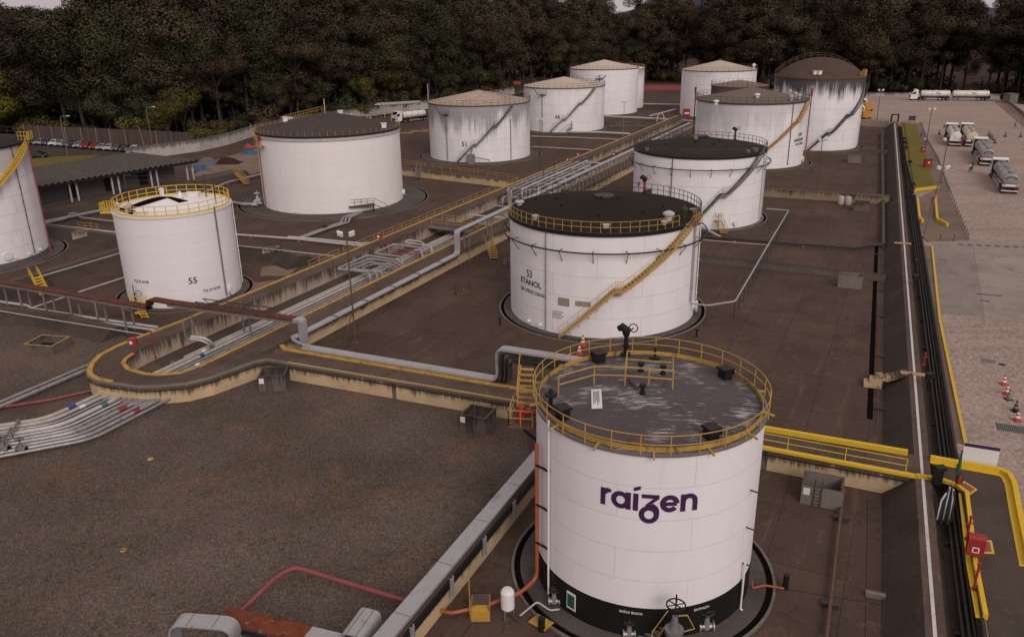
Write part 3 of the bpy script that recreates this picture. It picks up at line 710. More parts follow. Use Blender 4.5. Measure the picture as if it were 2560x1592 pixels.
def vent(t, p, r=.25, h=.6, mat='white', name='vent', k=1.7):
    mb = MB(); mb.lathe([(r, 0), (r, h * .6), (r * k, h * .6), (r * k, h * .8), (r * .5, h), (0, h)], 14, p); return mb.build(name, MAT[mat], t)
def hatchbox(t, p, s=(.5, .5, .5), mat='black', rz=0.0, name='roof_vent'):
    mb = MB(); mb.box((p[0], p[1], p[2] + s[2] / 2), s, rz); mb.box((p[0], p[1], p[2] + s[2] + .04), (s[0] * 1.3, s[1] * 1.25, .08), rz); return mb.build(name, MAT[mat], t)
def downpipe(t, c, R, th, z0, z1, mat='grey_steel', r=.06, name='downpipe', clips=True, kick=0.0):
    mb = MB(); pts = [polar(c, R + .12, th, z1), polar(c, R + .12, th, z0)]
    mb.tube(pts, r, 8)
    if clips:
        k = int((z1 - z0) / 2)
        for i in range(1, k + 1): mb.tube([polar(c, R - .02, th, lerp(z0, z1, i / (k + 1))), polar(c, R + .26, th, lerp(z0, z1, i / (k + 1)))], .03, 5)
    return mb.build(name, MAT[mat], t)
def tank(label, c, R, H, paint, roof, rise=1.2, rim=.10, rimh=.16, rimmat='dark_steel', dome=False, pad=1.12, padmat='pad', gutter=True, band=None, pedestal=0.0, N=96, cat='tank'):
    t = thing('storage_tank', label, cat, (c[0], c[1], 0)); cc = (c[0], c[1], 0)
    mb = MB(); z0 = pedestal
    if band:
        mb.lathe([(R, band), (R, H)], N, cc, uvR=R); mb.build('shell', paint, t)
        mb = MB(); mb.lathe([(R + .004, z0), (R + .004, band)], N, cc); mb.lathe([(R + .02, band - .05), (R + .02, band + .05), (R, band + .05)], N, cc); mb.build('base_band', MAT['black_band'], t)
    else:
        mb.lathe([(R, z0), (R, H)], N, cc, uvR=R); mb.build('shell', paint, t)
    pr = []
    if dome:
        rad = (R * R + rise * rise) / (2 * rise); K = 12
        for i in range(K + 1):
            a = math.asin(R / rad) * (1 - i / K); pr.append((rad * math.sin(a), H + rad * math.cos(a) - (rad - rise)))
    else: pr = [(R + rim * .5, H + .03), (R * .66, H + .03 + rise * .34), (R * .33, H + .03 + rise * .67), (0.35, H + rise), (0, H + rise)]
    mb = MB(); mb.lathe([(max(0, a), b) for a, b in pr], N, cc); mb.build('roof', roof, t, smooth=60)
    mb = MB(); q = R - .02
    mb.lathe([(q, H - rimh), (R + rim, H - rimh), (R + rim, H + .05), (q, H + .05)], N, cc); mb.build('rim', MAT[rimmat], t)
    if pad:
        mb = MB(); RP = R * pad
        mb.lathe([(R * .9, .12 + pedestal * .0), (RP - .36, .10), (RP - .36, .0)], N, cc); mb.build('foundation', MAT[padmat], t)
        if pedestal: 
            mb = MB(); mb.lathe([(R - .1, pedestal), (R + .35, pedestal), (R + .5, .1)], N, cc); mb.build('plinth', MAT[padmat], t)
        if gutter:
            mb = MB(); mb.lathe([(RP - .361, .015), (RP, .015)], N, cc); mb.build('gutter', MAT['void'], t, smooth=0)
            mb = MB(); mb.lathe([(RP, 0), (RP, .10), (RP + .16, .10), (RP + .16, 0)], N, cc); mb.build('gutter_kerb', MAT['kerb'], t)
    return t
def letters(t, lines, c, R, mat='letter', name='lettering', lift=.025):
    mb = MB()
    for s, px, py, size, bold, sq in lines:
        th, z = on_cyl(px, py, c, R); text_on_cyl(mb, s, c, R + lift, th, z, size, bold, sq)
    return mb.build(name, MAT[mat], t, smooth=0)
def monitor(t, p, rz, mats=('black', 'black'), s=1.0, name='foam_monitor'):
    """roof-edge foam monitor: stand pipe, swivel body, nozzle and a hand wheel"""
    d = V(math.cos(rz), math.sin(rz), 0); sd = V(-d.y, d.x, 0); p = Vector(p)
    mb = MB(); mb.tube([p, p + V(0, 0, 1.1 * s)], .11 * s, 10); mb.tube([p + V(0, 0, .1 * s), p + V(0, 0, .18 * s)], .26 * s, 12); mb.tube([p + V(0, 0, .55 * s), p + V(0, 0, .63 * s)], .2 * s, 12)
    o = mb.build(name, MAT[mats[0]], t)
    mb = MB(); q = p + V(0, 0, 1.25 * s); mb.tube([q - V(0, 0, .1 * s), q + V(0, 0, .18 * s), q + d * .22 * s + V(0, 0, .36 * s), q + d * .42 * s + V(0, 0, .22 * s)], [.17 * s, .24 * s, .22 * s, .15 * s], 10); mb.build('nozzle', MAT[mats[1]], o)
    mb = MB(); w = q - d * .35 * s + V(0, 0, .35 * s)
    mb.tube([w + (d * math.cos(a) + V(0, 0, 1) * math.sin(a)) * .22 * s for a in [2 * PI * i / 14 for i in range(14)]], .03 * s, 5, closed=True); mb.tube([w, q], .04 * s, 5); mb.build('hand_wheel', MAT[mats[0]], o)
    return o
front = lambda c: math.atan2(-c[1], -c[0])
white = lambda nm, **k: tank_paint(nm, **k)

# ---- the big lettered tank in the foreground
cA = (7.23, 39.26); RA, HA = 6.0, 10.71
rA = roof_paint('scuffed_grey_roof', c4(.075, .066, .066), c4(.098, .086, .086), c4(.06, .054, .054), .55, .5)
# white scuffs: short brushed dashes lying round the roof
t_ = NT('scuffed_roof_sheet'); o_ = t_.co('Object'); mp = t_.n('ShaderNodeMapping'); mp.inputs['Rotation'].default_value = (0, 0, .12); mp.inputs['Scale'].default_value = (.55, 4.2, 1); t_.L(o_, mp.inputs[0])
s_ = t_.noise(mp.outputs[0], 1.6, 6, .72, .4); p_ = t_.noise(o_, .42, 4, .6)
b_ = t_.n('ShaderNodeTexBrick'); t_.L(o_, b_.inputs['Vector']); b_.inputs['Scale'].default_value = 1; b_.inputs['Brick Width'].default_value = 2.4; b_.inputs['Row Height'].default_value = 1.2; b_.inputs['Mortar Size'].default_value = .012
b_.inputs['Color1'].default_value = c4(.098, .080, .082); b_.inputs['Color2'].default_value = c4(.080, .066, .068); b_.inputs['Mortar'].default_value = c4(.055, .05, .05)
m_ = t_.math('ADD', s_, t_.math('MULTIPLY', t_.math('SUBTRACT', p_, .5), .75))
cc_ = t_.mix(t_.ramp(m_, [(.555, (0, 0, 0)), (.66, (.85,) * 3)]), b_.outputs['Color'], c4(.42, .39, .39))
e_ = t_.noise(o_, .5, 5, .7, .5); cc_ = t_.mix(t_.ramp(e_, [(.55, (0, 0, 0)), (.75, (.5,) * 3)]), cc_, c4(.05, .044, .043))
MAT['scuff_roof'] = t_.done(cc_, .7, 0, .12)
tA = tank('large white foreground tank with purple lettering and scuffed grey roof', cA, RA, HA, white('white_tank_paint_near', seam_dark=.82, row=1.78, width=7.4, grime=.07), MAT['scuff_roof'], .55, .10, .10, 'grey_steel', band=1.9, pad=1.22, N=128)
fA = front(cA)
rim_rail(tA, cA, RA + .16, HA + .02, 'yellow_rail', 28, 1.05, rad=.028, toe=False, rails=(1.0, .55))
mb = MB(); mb.lathe([(RA - .18, HA + .06), (RA - .18, HA + .30), (RA - .14, HA + .30), (RA - .14, HA + .06)], 96, (cA[0], cA[1], 0)); mb.build('toe_board', MAT['yellow'], tA)
for i in range(14):
    a = 2 * PI * i / 14 + .1; mb = MB(); mb.beam(polar(cA, RA - .2, a, HA + .12), polar(cA, RA + .42, a, HA - .02), .09, .09); mb.build('rail_bracket', MAT['yellow_rail'], tA)
# purple lettering, drawn as strokes and wrapped onto the shell
mb = MB(); thL, zL = on_cyl(1613, 1256, cA, RA); lift_k = [0]
def wrap(x, y): x, y = x * .765 - .05, y * .79; k = RA + .022 + .0012 * lift_k[0]; th = thL + x / RA; return (cA[0] + k * math.cos(th), cA[1] + k * math.sin(th), zL + y)
def stroke(pts, w, closed=False):
    lift_k[0] += 1; P = [Vector((a, b, 0)) for a, b in pts]; n = len(P); A = []; B = []
    for i in range(n):
        if closed: d = P[(i + 1) % n] - P[i - 1]
        else: d = P[min(i + 1, n - 1)] - P[max(i - 1, 0)]
        d.normalize(); nn = Vector((-d.y, d.x, 0)) * w / 2; A.append(P[i] + nn); B.append(P[i] - nn)
    for i in range(n if closed else n - 1):
        j = (i + 1) % n; mb.quad(wrap(B[i].x, B[i].y), wrap(B[j].x, B[j].y), wrap(A[j].x, A[j].y), wrap(A[i].x, A[i].y))
def polyface(pts):
    lift_k[0] += 1; mb.quad(*[wrap(*p) for p in pts])
def arc(cx, cy, r, a0, a1, n=28, ry=None): return [(cx + r * math.cos(R_(lerp(a0, a1, i / n))), cy + (ry or r) * math.sin(R_(lerp(a0, a1, i / n)))) for i in range(n + 1)]
def seg_(a, b, n=6): return [(lerp(a[0], b[0], i / n), lerp(a[1], b[1], i / n)) for i in range(n + 1)]
SW = .32; ex = .60                      # stroke width, half x-height
stroke(seg_((-2.62, -ex), (-2.62, ex)), SW); stroke(arc(-2.19, .10, .38, 165, 96, 14, .40), SW * .98)
stroke(seg_((-2.30, .46), (-2.08, .50), 3), SW * .7)
stroke(arc(-1.47, 0, ex - SW / 2, 0, 360, 40)[:-1], SW, True); stroke(seg_((-.98, -ex), (-.98, ex)), SW)
stroke(seg_((-.52, -ex), (-.52, ex)), SW); polyface([(-.66, .74), (-.24, .90), (-.24, 1.16), (-.66, .98)])
stroke(seg_((-.16, ex - SW * .42), (.92, ex - SW * .42), 8), SW * .85)
lift_k[0] += 1
mb.quad(wrap(.62, .38), wrap(.95, .36), wrap(.36, -.14), wrap(.08, -.14)); 
stroke([(.10, -.20), (.32, -.21), (.5, -.24)], SW * .8)
stroke(arc(.33, -.80, .46, 78, -282, 40)[:-1], SW, True); stroke(arc(.30, -.62, .50, 72, -20, 14), SW)
stroke(arc(1.58, 0, ex - SW / 2, 2, 322, 40), SW); stroke(seg_((1.12, -.02), (2.03, -.02), 8), SW * .82)
stroke(seg_((2.42, -ex), (2.42, ex)), SW); stroke(arc(2.81, .07, .39, 180, 0, 24, .40), SW); stroke(seg_((3.20, .07), (3.20, -ex)), SW)
mb.build('lettering', MAT['purple'], tA, smooth=0)
letters(tA, [('SAÍDA BAIXA', 1577, 1530, .2, .006, 1.0), ('ENTRADA', 1754, 1519, .2, .006, 1.0)], cA, RA + .02, 'letter_white', 'base_lettering')
letters(tA, [('A', 1373, 1284, .24, .01, 1), ('A', 1373, 1403, .24, .01, 1), ('A', 1375, 1176, .24, .01, 1)], cA, RA, 'letter', 'mark')
# green notice in a white frame on the black band
th, z = on_cyl(1430, 1500, cA, RA); nn = polar((0, 0), 1, th, 0); tg = V(-nn.y, nn.x, 0); p = polar(cA, RA + .07, th, z)
mb = MB(); mb.obox(p, tg * .30, nn * .02, V(0, 0, .52)); sg = mb.build('notice', MAT['white_sign'], tA)
mb = MB(); mb.obox(p + nn * .025, tg * .245, nn * .006, V(0, 0, .40)); mb.build('green_field', MAT['green_sign'], sg)
mb = MB()
for k in range(7): mb.obox(p + nn * .034 + V(0, 0, .32 - k * .105), tg * (.2 - .03 * (k % 3)), nn * .003, V(0, 0, .018))
mb.build('text_rows', MAT['letter'], sg)
# pipes down the shell
p0 = on_cyl(1341, 1250, cA, RA + .35)
mb = MB(); q = polar(cA, RA + .28, p0[0] - .02, 0); mb.tube(fillet([q + V(0, 0, HA - 1.7), q + V(0, 0, .62), G(1300, 1482, .5), G(1205, 1516, .35), G(1125, 1532, .35), G(1100, 1524, .35)], .5), .105, 10); mb.build('foam_riser', MAT['orange_pipe'], tA)
for zz in (3.0, 5.4, 7.8):
    mb = MB(); a = polar(cA, RA + .36, p0[0] - .02, zz); mb.beam(a, polar(cA, RA - .02, p0[0] + .12, zz), .09, .09); mb.build('pipe_clamp', MAT['black'], tA)
pw = on_cyl(1370, 1300, cA, RA + .15)[0]; downpipe(tA, cA, RA, pw, .35, HA + .2, 'white', .055, 'sample_pipe', False)
pr_ = on_cyl(1862, 1400, cA, RA + .15)[0]
mb = MB(); mb.tube([polar(cA, RA + .18, pr_, 3.2), polar(cA, RA + .18, pr_, .25), polar(cA, RA + .3, pr_, .2)], .06, 8); mb.build('drain_pipe', MAT['white'], tA)
for zz in (3.0, 5.2, 7.4): mb = MB(); mb.beam(polar(cA, RA, pr_ + .02, zz), polar(cA, RA + .42, pr_ + .02, zz), .05, .06); mb.build('bracket', MAT['dark_steel'], tA)
# roof furniture
topA = lambda px, py, dz=0.0: G(px, py, HA + .32 + dz)
def roof_at(px, py, H, R, c, rise):
    z = H + rise * .5
    for _ in range(8):
        P = G(px, py, z); z = H + .03 + rise * (1 - math.hypot(P.x - c[0], P.y - c[1]) / R)
    return V(P.x, P.y, z)
ra = lambda px, py: roof_at(px, py, HA, RA, cA, .55)
for (px, py, s) in ((1497, 905, .75), (1407, 1045, .75), (1777, 1095, .75), (1812, 945, .75)):
    p = ra(px, py); a = math.atan2(p.y - cA[1], p.x - cA[0])
    mb = MB(); d = V(math.cos(a), math.sin(a), 0); sd = V(-d.y, d.x, 0)
    mb.obox(p + V(0, 0, .27), d * .26, sd * .30, V(0, 0, .29)); mb.obox(p + V(0, 0, .60), d * .36, sd * .36, V(0, 0, .06) + d * .0); mb.obox(p + d * .32 + V(0, 0, .44), d * .04, sd * .36, V(0, 0, .14)); mb.build('vent_box', MAT['black'], tA)
mid = ra(1616, 955); mb = MB(); mb.lathe([(0, .17), (.88, .17), (.93, .13), (.93, .0)], 40, tuple(mid)); mb.build('roof_hatch', MAT['scuff_roof'], tA)
for (px, py) in ((1602, 928), (1657, 936), (1606, 984)):
    p = ra(px, py); mb = MB(); mb.lathe([(.17, 0), (.17, .12), (.11, .16), (.11, .42), (.19, .44), (.19, .56), (0, .58)], 14, tuple(p)); mb.build('breather', MAT['black'], tA)
p = ra(1637, 897); mb = MB(); mb.lathe([(.3, 0), (.3, .14), (.06, .16), (.06, .75), (0, .76)], 16, tuple(p)); mb.build('gauge_well', MAT['black'], tA)
p = ra(1595, 1108); mb = MB(); mb.lathe([(0, .1), (.38, .1), (.42, .02), (.42, 0)], 24, tuple(p)); mb.build('manhole_cover', MAT['rust_pole'], tA)
p = ra(1377, 1020); mb = MB(); mb.lathe([(.22, 0), (.22, .1), (.1, .12), (.1, .7), (.34, .74), (.34, .84), (.12, .9), (.08, 1.1), (0, 1.12)], 18, tuple(p)); mb.build('breather_valve', MAT['black'], tA)
monitor(tA, polar(cA, RA - .35, math.atan2(ra(1568, 895).y - cA[1], ra(1568, 895).x - cA[0]), HA + .05), PI * .9, s=1.15)
g0, g1, g2 = ra(1397, 985), ra(1567, 965), ra(1680, 972)
mb = MB()
def rpost(p, h=1.1): mb.tube([p, p + V(0, 0, h)], .04, 5)
gA, gB, gC, gD = ra(1562, 964), ra(1681, 974), ra(1680, 931), ra(1566, 922)
for p in (gA, gB, gC, gD, lerp(gA, gB, .5), ra(1396, 987), ra(1485, 962)): rpost(p)
for hh in (1.1, .6): 
    mb.tube([ra(1396, 987) + V(0, 0, hh), ra(1485, 962) + V(0, 0, hh), gA + V(0, 0, hh), gB + V(0, 0, hh), gC + V(0, 0, hh), gD + V(0, 0, hh), gA + V(0, 0, hh)], .04, 5)
mb.build('hatch_railing', MAT['yellow_rail'], tA)
q = [ra(1478, 976), ra(1503, 975), ra(1506, 1022), ra(1479, 1023)]
mb = MB(); mb.add([v + V(0, 0, .03) for v in q] + [v + V(0, 0, .06) for v in q], [(7, 6, 5, 4), (0, 1, 5, 4), (1, 2, 6, 5), (2, 3, 7, 6), (3, 0, 4, 7)]); sh = mb.build('roof_notice', MAT['white_sign'], tA)
mb = MB(); ce = sum(q, V(0, 0, 0)) / 4; exv = (q[1] - q[0]); eyv = (q[3] - q[0]); nz = V(0, 0, .066)
for k in range(5):
    b0 = q[0] + exv * (.22 + .13 * k) + eyv * (.08 + .03 * (k % 2)); mb.beam(b0 + nz, b0 + eyv * (.72 - .1 * (k % 3)) + nz, .03, .006)
mb.build('text_rows', MAT['letter'], sh)
# side platform with steps, at the left of the shell
pl = polar(cA, RA + .75, on_cyl(1345, 1100, cA, RA)[0] - .30, HA - 1.75); a = math.atan2(pl.y - cA[1], pl.x - cA[0]); d = V(math.cos(a), math.sin(a), 0); sd = V(-d.y, d.x, 0)
mb = MB(); mb.obox(pl, d * .72, sd * .95, V(0, 0, .07)); plat = mb.build('side_platform', MAT['rust_pole'], tA)
mb = MB(); railing_line(mb, [pl + d * .7 + sd * .9, pl + d * .7 - sd * .9], 1.0, .9); railing_line(mb, [pl - d * .6 + sd * .9, pl + d * .7 + sd * .9], 1.0, .7); mb.build('railing', MAT['yellow_rail'], plat)
mb = MB(); mb.beam(pl + d * .6 - V(0, 0, .05), polar(cA, RA, a, HA - 3.0), .12, .12); mb.build('strut', MAT['black'], plat)
st0 = pl - sd * 1.0
mb = MB()
for k in range(8): mb.obox(st0 - sd * (.12 + .2 * k) + V(0, 0, .12 + .26 * k) + d * .15, d * .38, sd * .12, V(0, 0, .025))
mb.build('steps', MAT['yellow'], plat)
mb = MB(); mb.tube([st0 + d * .55 + V(0, 0, 1), st0 - sd * 1.7 + d * .55 + V(0, 0, 3.1)], .035, 5); mb.tube([st0 + d * .55, st0 - sd * 1.7 + d * .55 + V(0, 0, 2.1)], .05, 5); mb.build('step_rail', MAT['yellow_rail'], plat)
mb = MB(); mb.lathe([(.0, 0), (.3, 0), (.3, .7), (.22, .9), (0, .92)], 16, tuple(pl + d * .1 + sd * .2 + V(0, 0, .08))); mb.tube([pl + sd * .2 + V(0, 0, .6) - d * .8, pl + sd * .2 + V(0, 0, .6) + d * .2], .18, 12); mb.build('foam_chamber', MAT['red'], tA)

# ---- tank 53, ethanol
cB = (9.82, 84.25); RB, HB = 9.90, 10.66
dark_roof = roof_paint('black_brown_roof', c4(.020, .015, .010), c4(.028, .021, .014), c4(.015, .012, .009), .6, .35, .8)
tB = tank('white ethanol tank with black roof, yellow winding stair and black ring pipe', cB, RB, HB, white('white_tank_paint_mid', row=2.1, width=9.0, seam_dark=.72, grime=.09), dark_roof, 1.55, .16, .34, 'black', pad=1.115)
aS = on_cyl(1716, 545, cB, RB)[0]
rim_rail(tB, cB, RB + .05, HB + .05, 'yellow_rail', 27, 1.05, rad=.03, a0=on_cyl(1274, 545, cB, RB)[0] - .25, a1=on_cyl(1697, 560, cB, RB)[0])
rim_rail(tB, cB, RB + .05, HB + .05, 'dark_steel', 44, 1.05, rad=.034, a0=aS + .12, a1=on_cyl(1274, 545, cB, RB)[0] - .25 + 2 * PI)  # same yellow rail; its dark silhouette at the back is put into the colour
nB = [on_cyl(1401, 838, cB, RB + .5), on_cyl(1537, 729, cB, RB + .7), on_cyl(1558, 729, cB, RB + .7), (aS, HB + .05)]
nB = [(nB[0][0], .1), nB[1], (nB[2][0], nB[1][1]), nB[3]]
stair(tB, cB, RB, nB, 'yellow_rail', .8)
pp = polar(cB, RB + .5, aS + .05, HB + .02); d = V(math.cos(aS), math.sin(aS), 0); sd = V(-d.y, d.x, 0)
mb = MB(); mb.obox(pp, d * .55, sd * .75, V(0, 0, .05)); pl = mb.build('stair_platform', MAT['dark_steel'], tB)
mb = MB(); railing_line(mb, [pp + d * .55 - sd * .7, pp + d * .55 + sd * .7, pp - d * .5 + sd * .7], 1.1, .35); mb.build('railing', MAT['yellow_rail'], pl)
def ring_pipe(t, c, R, z, off, n=20, mat='black', r=.075):
    mb = MB(); mb.tube([polar(c, R + off, 2 * PI * i / 96, z) for i in range(96)], r, 8, closed=True); o = mb.build('ring_pipe', MAT[mat], t)
    for i in range(n):
        a = 2 * PI * (i + .35) / n; mb = MB(); mb.tube([polar(c, R + off, a, z), polar(c, R, a, z + .05)], .04, 5); mb.tube([polar(c, R + off, a, z), polar(c, R, a, z - 1.15)], .04, 5); mb.build('ring_bracket', MAT[mat], o)
zr = up_to(polar(cB, RB + .8, front(cB), 0), 636)
ring_pipe(tB, cB, RB, zr, .8)
letters(tB, [('53', 1323.5, 685, 1.08, .014, .86), ('ETANOL', 1325, 707, .82, .016, 1.06), ('CAP. LITROS: 3.324.651', 1329, 730, .54, .010, .73), ('53', 1731, 720, .55, .01, .8)], cB, RB)
downpipe(tB, cB, RB, on_cyl(1366, 700, cB, RB)[0], .2, HB - .2, 'grey_steel', .045)
downpipe(tB, cB, RB, on_cyl(1727, 700, cB, RB)[0], 2.2, HB - .2, 'galv', .13)
downpipe(tB, cB, RB, on_cyl(1744, 690, cB, RB)[0], .4, HB + .6, 'white', .05)
manhole(tB, cB, RB, on_cyl(1733, 785, cB, RB)[0], 1.0, .5); 
for px in (1324, 1351): manhole(tB, cB, RB, on_cyl(px, 812, cB, RB)[0], .55, .16, name='nozzle')
mb = MB()
for (px, py, w_, h_) in ((1409, 755, .62, .42), (1457, 760, .78, .27)):
    th, z = on_cyl(px, py, cB, RB); mb.lathe([(RB + .012, z - h_), (RB + .012, z + h_)], 8, (cB[0], cB[1], 0), th - w_ / RB, th + w_ / RB)
mb.build('patch', MAT['apron'], tB)
mb = MB(); th, z = on_cyl(1395, 789, cB, RB)
for k in range(4): mb.lathe([(RB + .014, z + .38 - .22 * k), (RB + .014, z + .46 - .22 * k)], 6, (cB[0], cB[1], 0), th - .65 / RB, th + (.6 - .2 * (k % 2)) / RB)
mb.build('small_print', MAT['grey_steel'], tB)
rb = lambda px, py: roof_at(px, py, HB, RB, cB, 1.55)
mb = MB(); mb.lathe([(1.05, -.05), (1.05, .10), (0, .12)], 30, (cB[0], cB[1], HB + 1.5)); mb.build('roof_hub', MAT['dark_steel'], tB)
for (px, py) in ((1391, 497), (1403, 514), (1504, 497), (1545, 497), (1659, 518), (1608, 531), (1495, 540), (1340, 499)):
    p = rb(px, py); mb = MB(); mb.cyl(tuple(p), .12, .25, 8); mb.build('roof_stub', MAT['black'], tB)
vent(tB, rb(1671, 552), .34, 1.0, 'pipe_white', 'breather_valve'); vent(tB, rb(1660, 562), .2, .45, 'pipe_white', 'breather'); vent(tB, rb(1710, 545), .16, 1.2, 'dark_steel', 'gauge_head', 2.2)
vent(tB, rb(1299, 513), .3, .55, 'pipe_white', 'breather'); vent(tB, rb(1338, 548), .22, .5, 'pipe_cream', 'breather'); vent(tB, rb(1735, 532), .3, .5, 'grey_steel', 'breather')
hatchbox(tB, rb(1515, 571), (.5, .4, .3), 'pipe_white', .0, 'sign_box'); hatchbox(tB, rb(1619, 486), (.7, .6, .45), 'dark_steel', .3)
hatchbox(tB, rb(1413, 484), (.7, .6, .4), 'dark_steel', .3)
monitor(tB, polar(cB, RB - .3, math.atan2(G(1602, 488, HB).y - cB[1], G(1602, 488, HB).x - cB[0]), HB), 2.6, ('red', 'black'), 1.2)

# ---- tank 67
cC = (29.21, 126.55); RC, HC_ = 9.88, 10.58
tC = tank('white tank with dirty black roof and grey winding stair behind the ethanol tank', cC, RC, HC_, white('white_tank_paint_67', row=2.1, width=9.0, grime=.07), roof_paint('black_mottled_roof', c4(.026, .021, .016), c4(.042, .035, .027), c4(.06, .05, .042), .58, .4, .85), 1.7, .16, .30, 'black', pad=1.09, padmat='kerb')
rim_rail(tC, cC, RC + .05, HC_ + .05, 'dark_steel', 64, 1.05, rad=.036)
z1 = on_cyl(1808, 487, cC, RC + .6); top = on_cyl(1903, 376, cC, RC + .4)
m0 = on_cyl(1765, 530, cC, RC + .5); k = (z1[0] - m0[0]) / (z1[1] - m0[1])
stair(tC, cC, RC, [(m0[0] - k * (m0[1] - .1), .1), (z1[0] - .03, z1[1]), (z1[0] + .07, z1[1]), (top[0], HC_)], 'grey_steel', .8, 'dark_steel')
ring_pipe(tC, cC, RC, up_to(polar(cC, RC + .8, front(cC), 0), 427), .8, 22)
letters(tC, [('67', 1597, 461, 1.0, .012, .8)], cC, RC)
downpipe(tC, cC, RC, on_cyl(1680, 450, cC, RC)[0], .2, HC_ - .2, 'dark_steel', .05)
for px in (1908, 1903): downpipe(tC, cC, RC, on_cyl(px, 460, cC, RC)[0], .4, HC_ - .1, 'pipe_white', .07)
manhole(tC, cC, RC, on_cyl(1836, 560, cC, RC)[0], .9, .3)
rc = lambda px, py: roof_at(px, py, HC_, RC, cC, 1.7)
mb = MB(); mb.lathe([(1.2, -.05), (1.2, .10), (0, .14)], 30, (cC[0], cC[1], HC_ + 1.65)); mb.build('roof_hub', MAT['black'], tC)
for (px, py) in ((1664, 362), (1736, 371), (1697, 346), (1739, 350), (1784, 372), (1817, 368), (1798, 352)):
    mb = MB(); mb.cyl(tuple(rc(px, py)), .12, .28, 8); mb.build('roof_stub', MAT['black'], tC)
for (px, py, s) in ((1617, 377, .3), (1736, 386, .35), (1888, 379, .4), (1870, 383, .3)): hatchbox(tC, rc(px, py), (s * 1.6, s * 1.4, s), 'grey_steel', .2)
vent(tC, rc(1893, 374), .3, .9, 'dark_steel', 'breather')
monitor(tC, polar(cC, RC - .5, math.atan2(G(1832, 353, HC_).y - cC[1], G(1832, 353, HC_).x - cC[0]), HC_ + .05), 2.7, ('black', 'black'), 1.2)

# ---- tank 55 with the white roof
cD = (-38.31, 91.42); RD, HD = 6.28, 10.29
MAT['white_roof'] = simple('white_roof_paint', c4(.80, .76, .755), .5, var=.06)
tD = tank('clean white tank with white roof and bright yellow roof railing left of the pipe trench', cD, RD, HD, white('white_tank_paint_55', c=c4(.76, .72, .735), row=1.72, width=11, seam_dark=1.12, grime=.03), MAT['white_roof'], 1.0, .12, .14, 'white', pad=1.2)
rim_rail(tD, cD, RD - .1, HD + .05, 'yellow_bright', 34, 1.1, rad=.04, toe=True)
mb = MB(); rd = lambda px, py: roof_at(px, py, HD, RD, cD, 1.0)
for quad in ([(403, 495), (430, 493), (472, 503), (448, 507)], [(322, 517), (400, 492), (420, 496), (330, 523)], [(300, 520), (340, 528), (330, 538), (296, 528)]):
    q = [rd(*p) for p in quad]; M_ = 8
    cp = lambda i, j: (lambda P: V(P.x, P.y, HD + .075 + 1.0 * (1 - math.hypot(P.x - cD[0], P.y - cD[1]) / RD)))(lerp(lerp(q[0], q[1], i / M_), lerp(q[3], q[2], i / M_), j / M_))
    for i in range(M_):
        for j in range(M_): mb.quad(cp(i, j + 1), cp(i + 1, j + 1), cp(i + 1, j), cp(i, j))
mb.build('roof_mat', MAT['void'], tD, smooth=0)
mb = MB(); mb.lathe([(.26, 0), (.26, .75), (.32, .78), (.32, .98), (0, .99)], 14, tuple(rd(406, 492))); mb.build('vent_stack', MAT['white'], tD)
mb = MB(); mb.lathe([(.42, .02), (.06, .75), (0, .76)], 14, tuple(rd(451, 494))); mb.build('vent_cone', MAT['white'], tD)
hatchbox(tD, rd(485, 490), (1.1, .6, .4), 'white', 0, 'roof_hatch'); hatchbox(tD, rd(355, 538), (.9, .4, .25), 'white', .3, 'roof_box')
for (px, py) in ((296, 527), (318, 533), (325, 527)): vent(tD, rd(px, py), .17, .95, 'pipe_white', 'breather_valve', 1.9)
letters(tD, [('55', 482, 702, .98, .016, 1.0), ('TQ 55 B100', 352, 704, .42, .008, 1.0), ('TQ 55 B100', 530, 723, .42, .008, 1.0)], cD, RD)
downpipe(tD, cD, RD, on_cyl(548, 620, cD, RD)[0], .4, HD + .4, 'grey_steel', .085)
downpipe(tD, cD, RD, on_cyl(590, 600, cD, RD)[0], .4, HD - .1, 'white', .06)
manhole(tD, cD, RD, on_cyl(577, 734, cD, RD)[0], .85, .45)
p = polar(cD, RD + .35, on_cyl(290, 520, cD, RD)[0] - .45, HD - .1); 
mb = MB(); mb.box(tuple(p), (1.3, 1.2, .08)); pl = mb.build('side_platform', MAT['yellow_bright'], tD)
mb = MB(); railing_line(mb, [p + V(.6, -.55, 0), p + V(-.6, -.55, 0), p + V(-.6, .55, 0), p + V(.6, .55, 0)], 1.1, .3, rails=(1, .5)); mb.build('railing', MAT['yellow_bright'], pl)
for (px, py, top_) in ((324, 520, 436), (516, 492, 436), (540, 508, 446)):
    b = rd(px, py); h_ = up_to(b, top_); mb = MB(); mb.tube([b, V(b.x, b.y, h_)], .07, 6); mb.tube([V(b.x, b.y, h_ - .1), V(b.x + .8, b.y, h_ - .1)], .04, 5); mb.build('rope_mast', MAT['dark_steel'], tD)
b1, b2 = rd(324, 520), rd(516, 492); mb = MB()
for k in (0, .5): mb.tube([V(b1.x, b1.y, up_to(b1, 440) - k), V(b2.x, b2.y, up_to(b2, 440) - k)], .02, 4)
mb.build('safety_rope', MAT['dark_steel'], tD)
p = polar(cD, RD + .8, on_cyl(352, 740, cD, RD)[0], 0); mb = MB()
mb.tube([p, p + V(0, 0, 1.4)], .16, 10); mb.tube([p + V(0, 0, .5), p + V(0, 0, 2.9)], .05, 6); o = mb.build('valve', MAT['black'], tD)
mb = MB(); mb.tube([p + V(.45 + .34 * math.cos(a), 0, 1.9 + .34 * math.sin(a)) for a in [2 * PI * i / 14 for i in range(14)]], .035, 5, closed=True); mb.tube([p + V(0, 0, 1.9), p + V(.45, 0, 1.9)], .04, 5); mb.build('hand_wheel', MAT['dark_steel'], o)
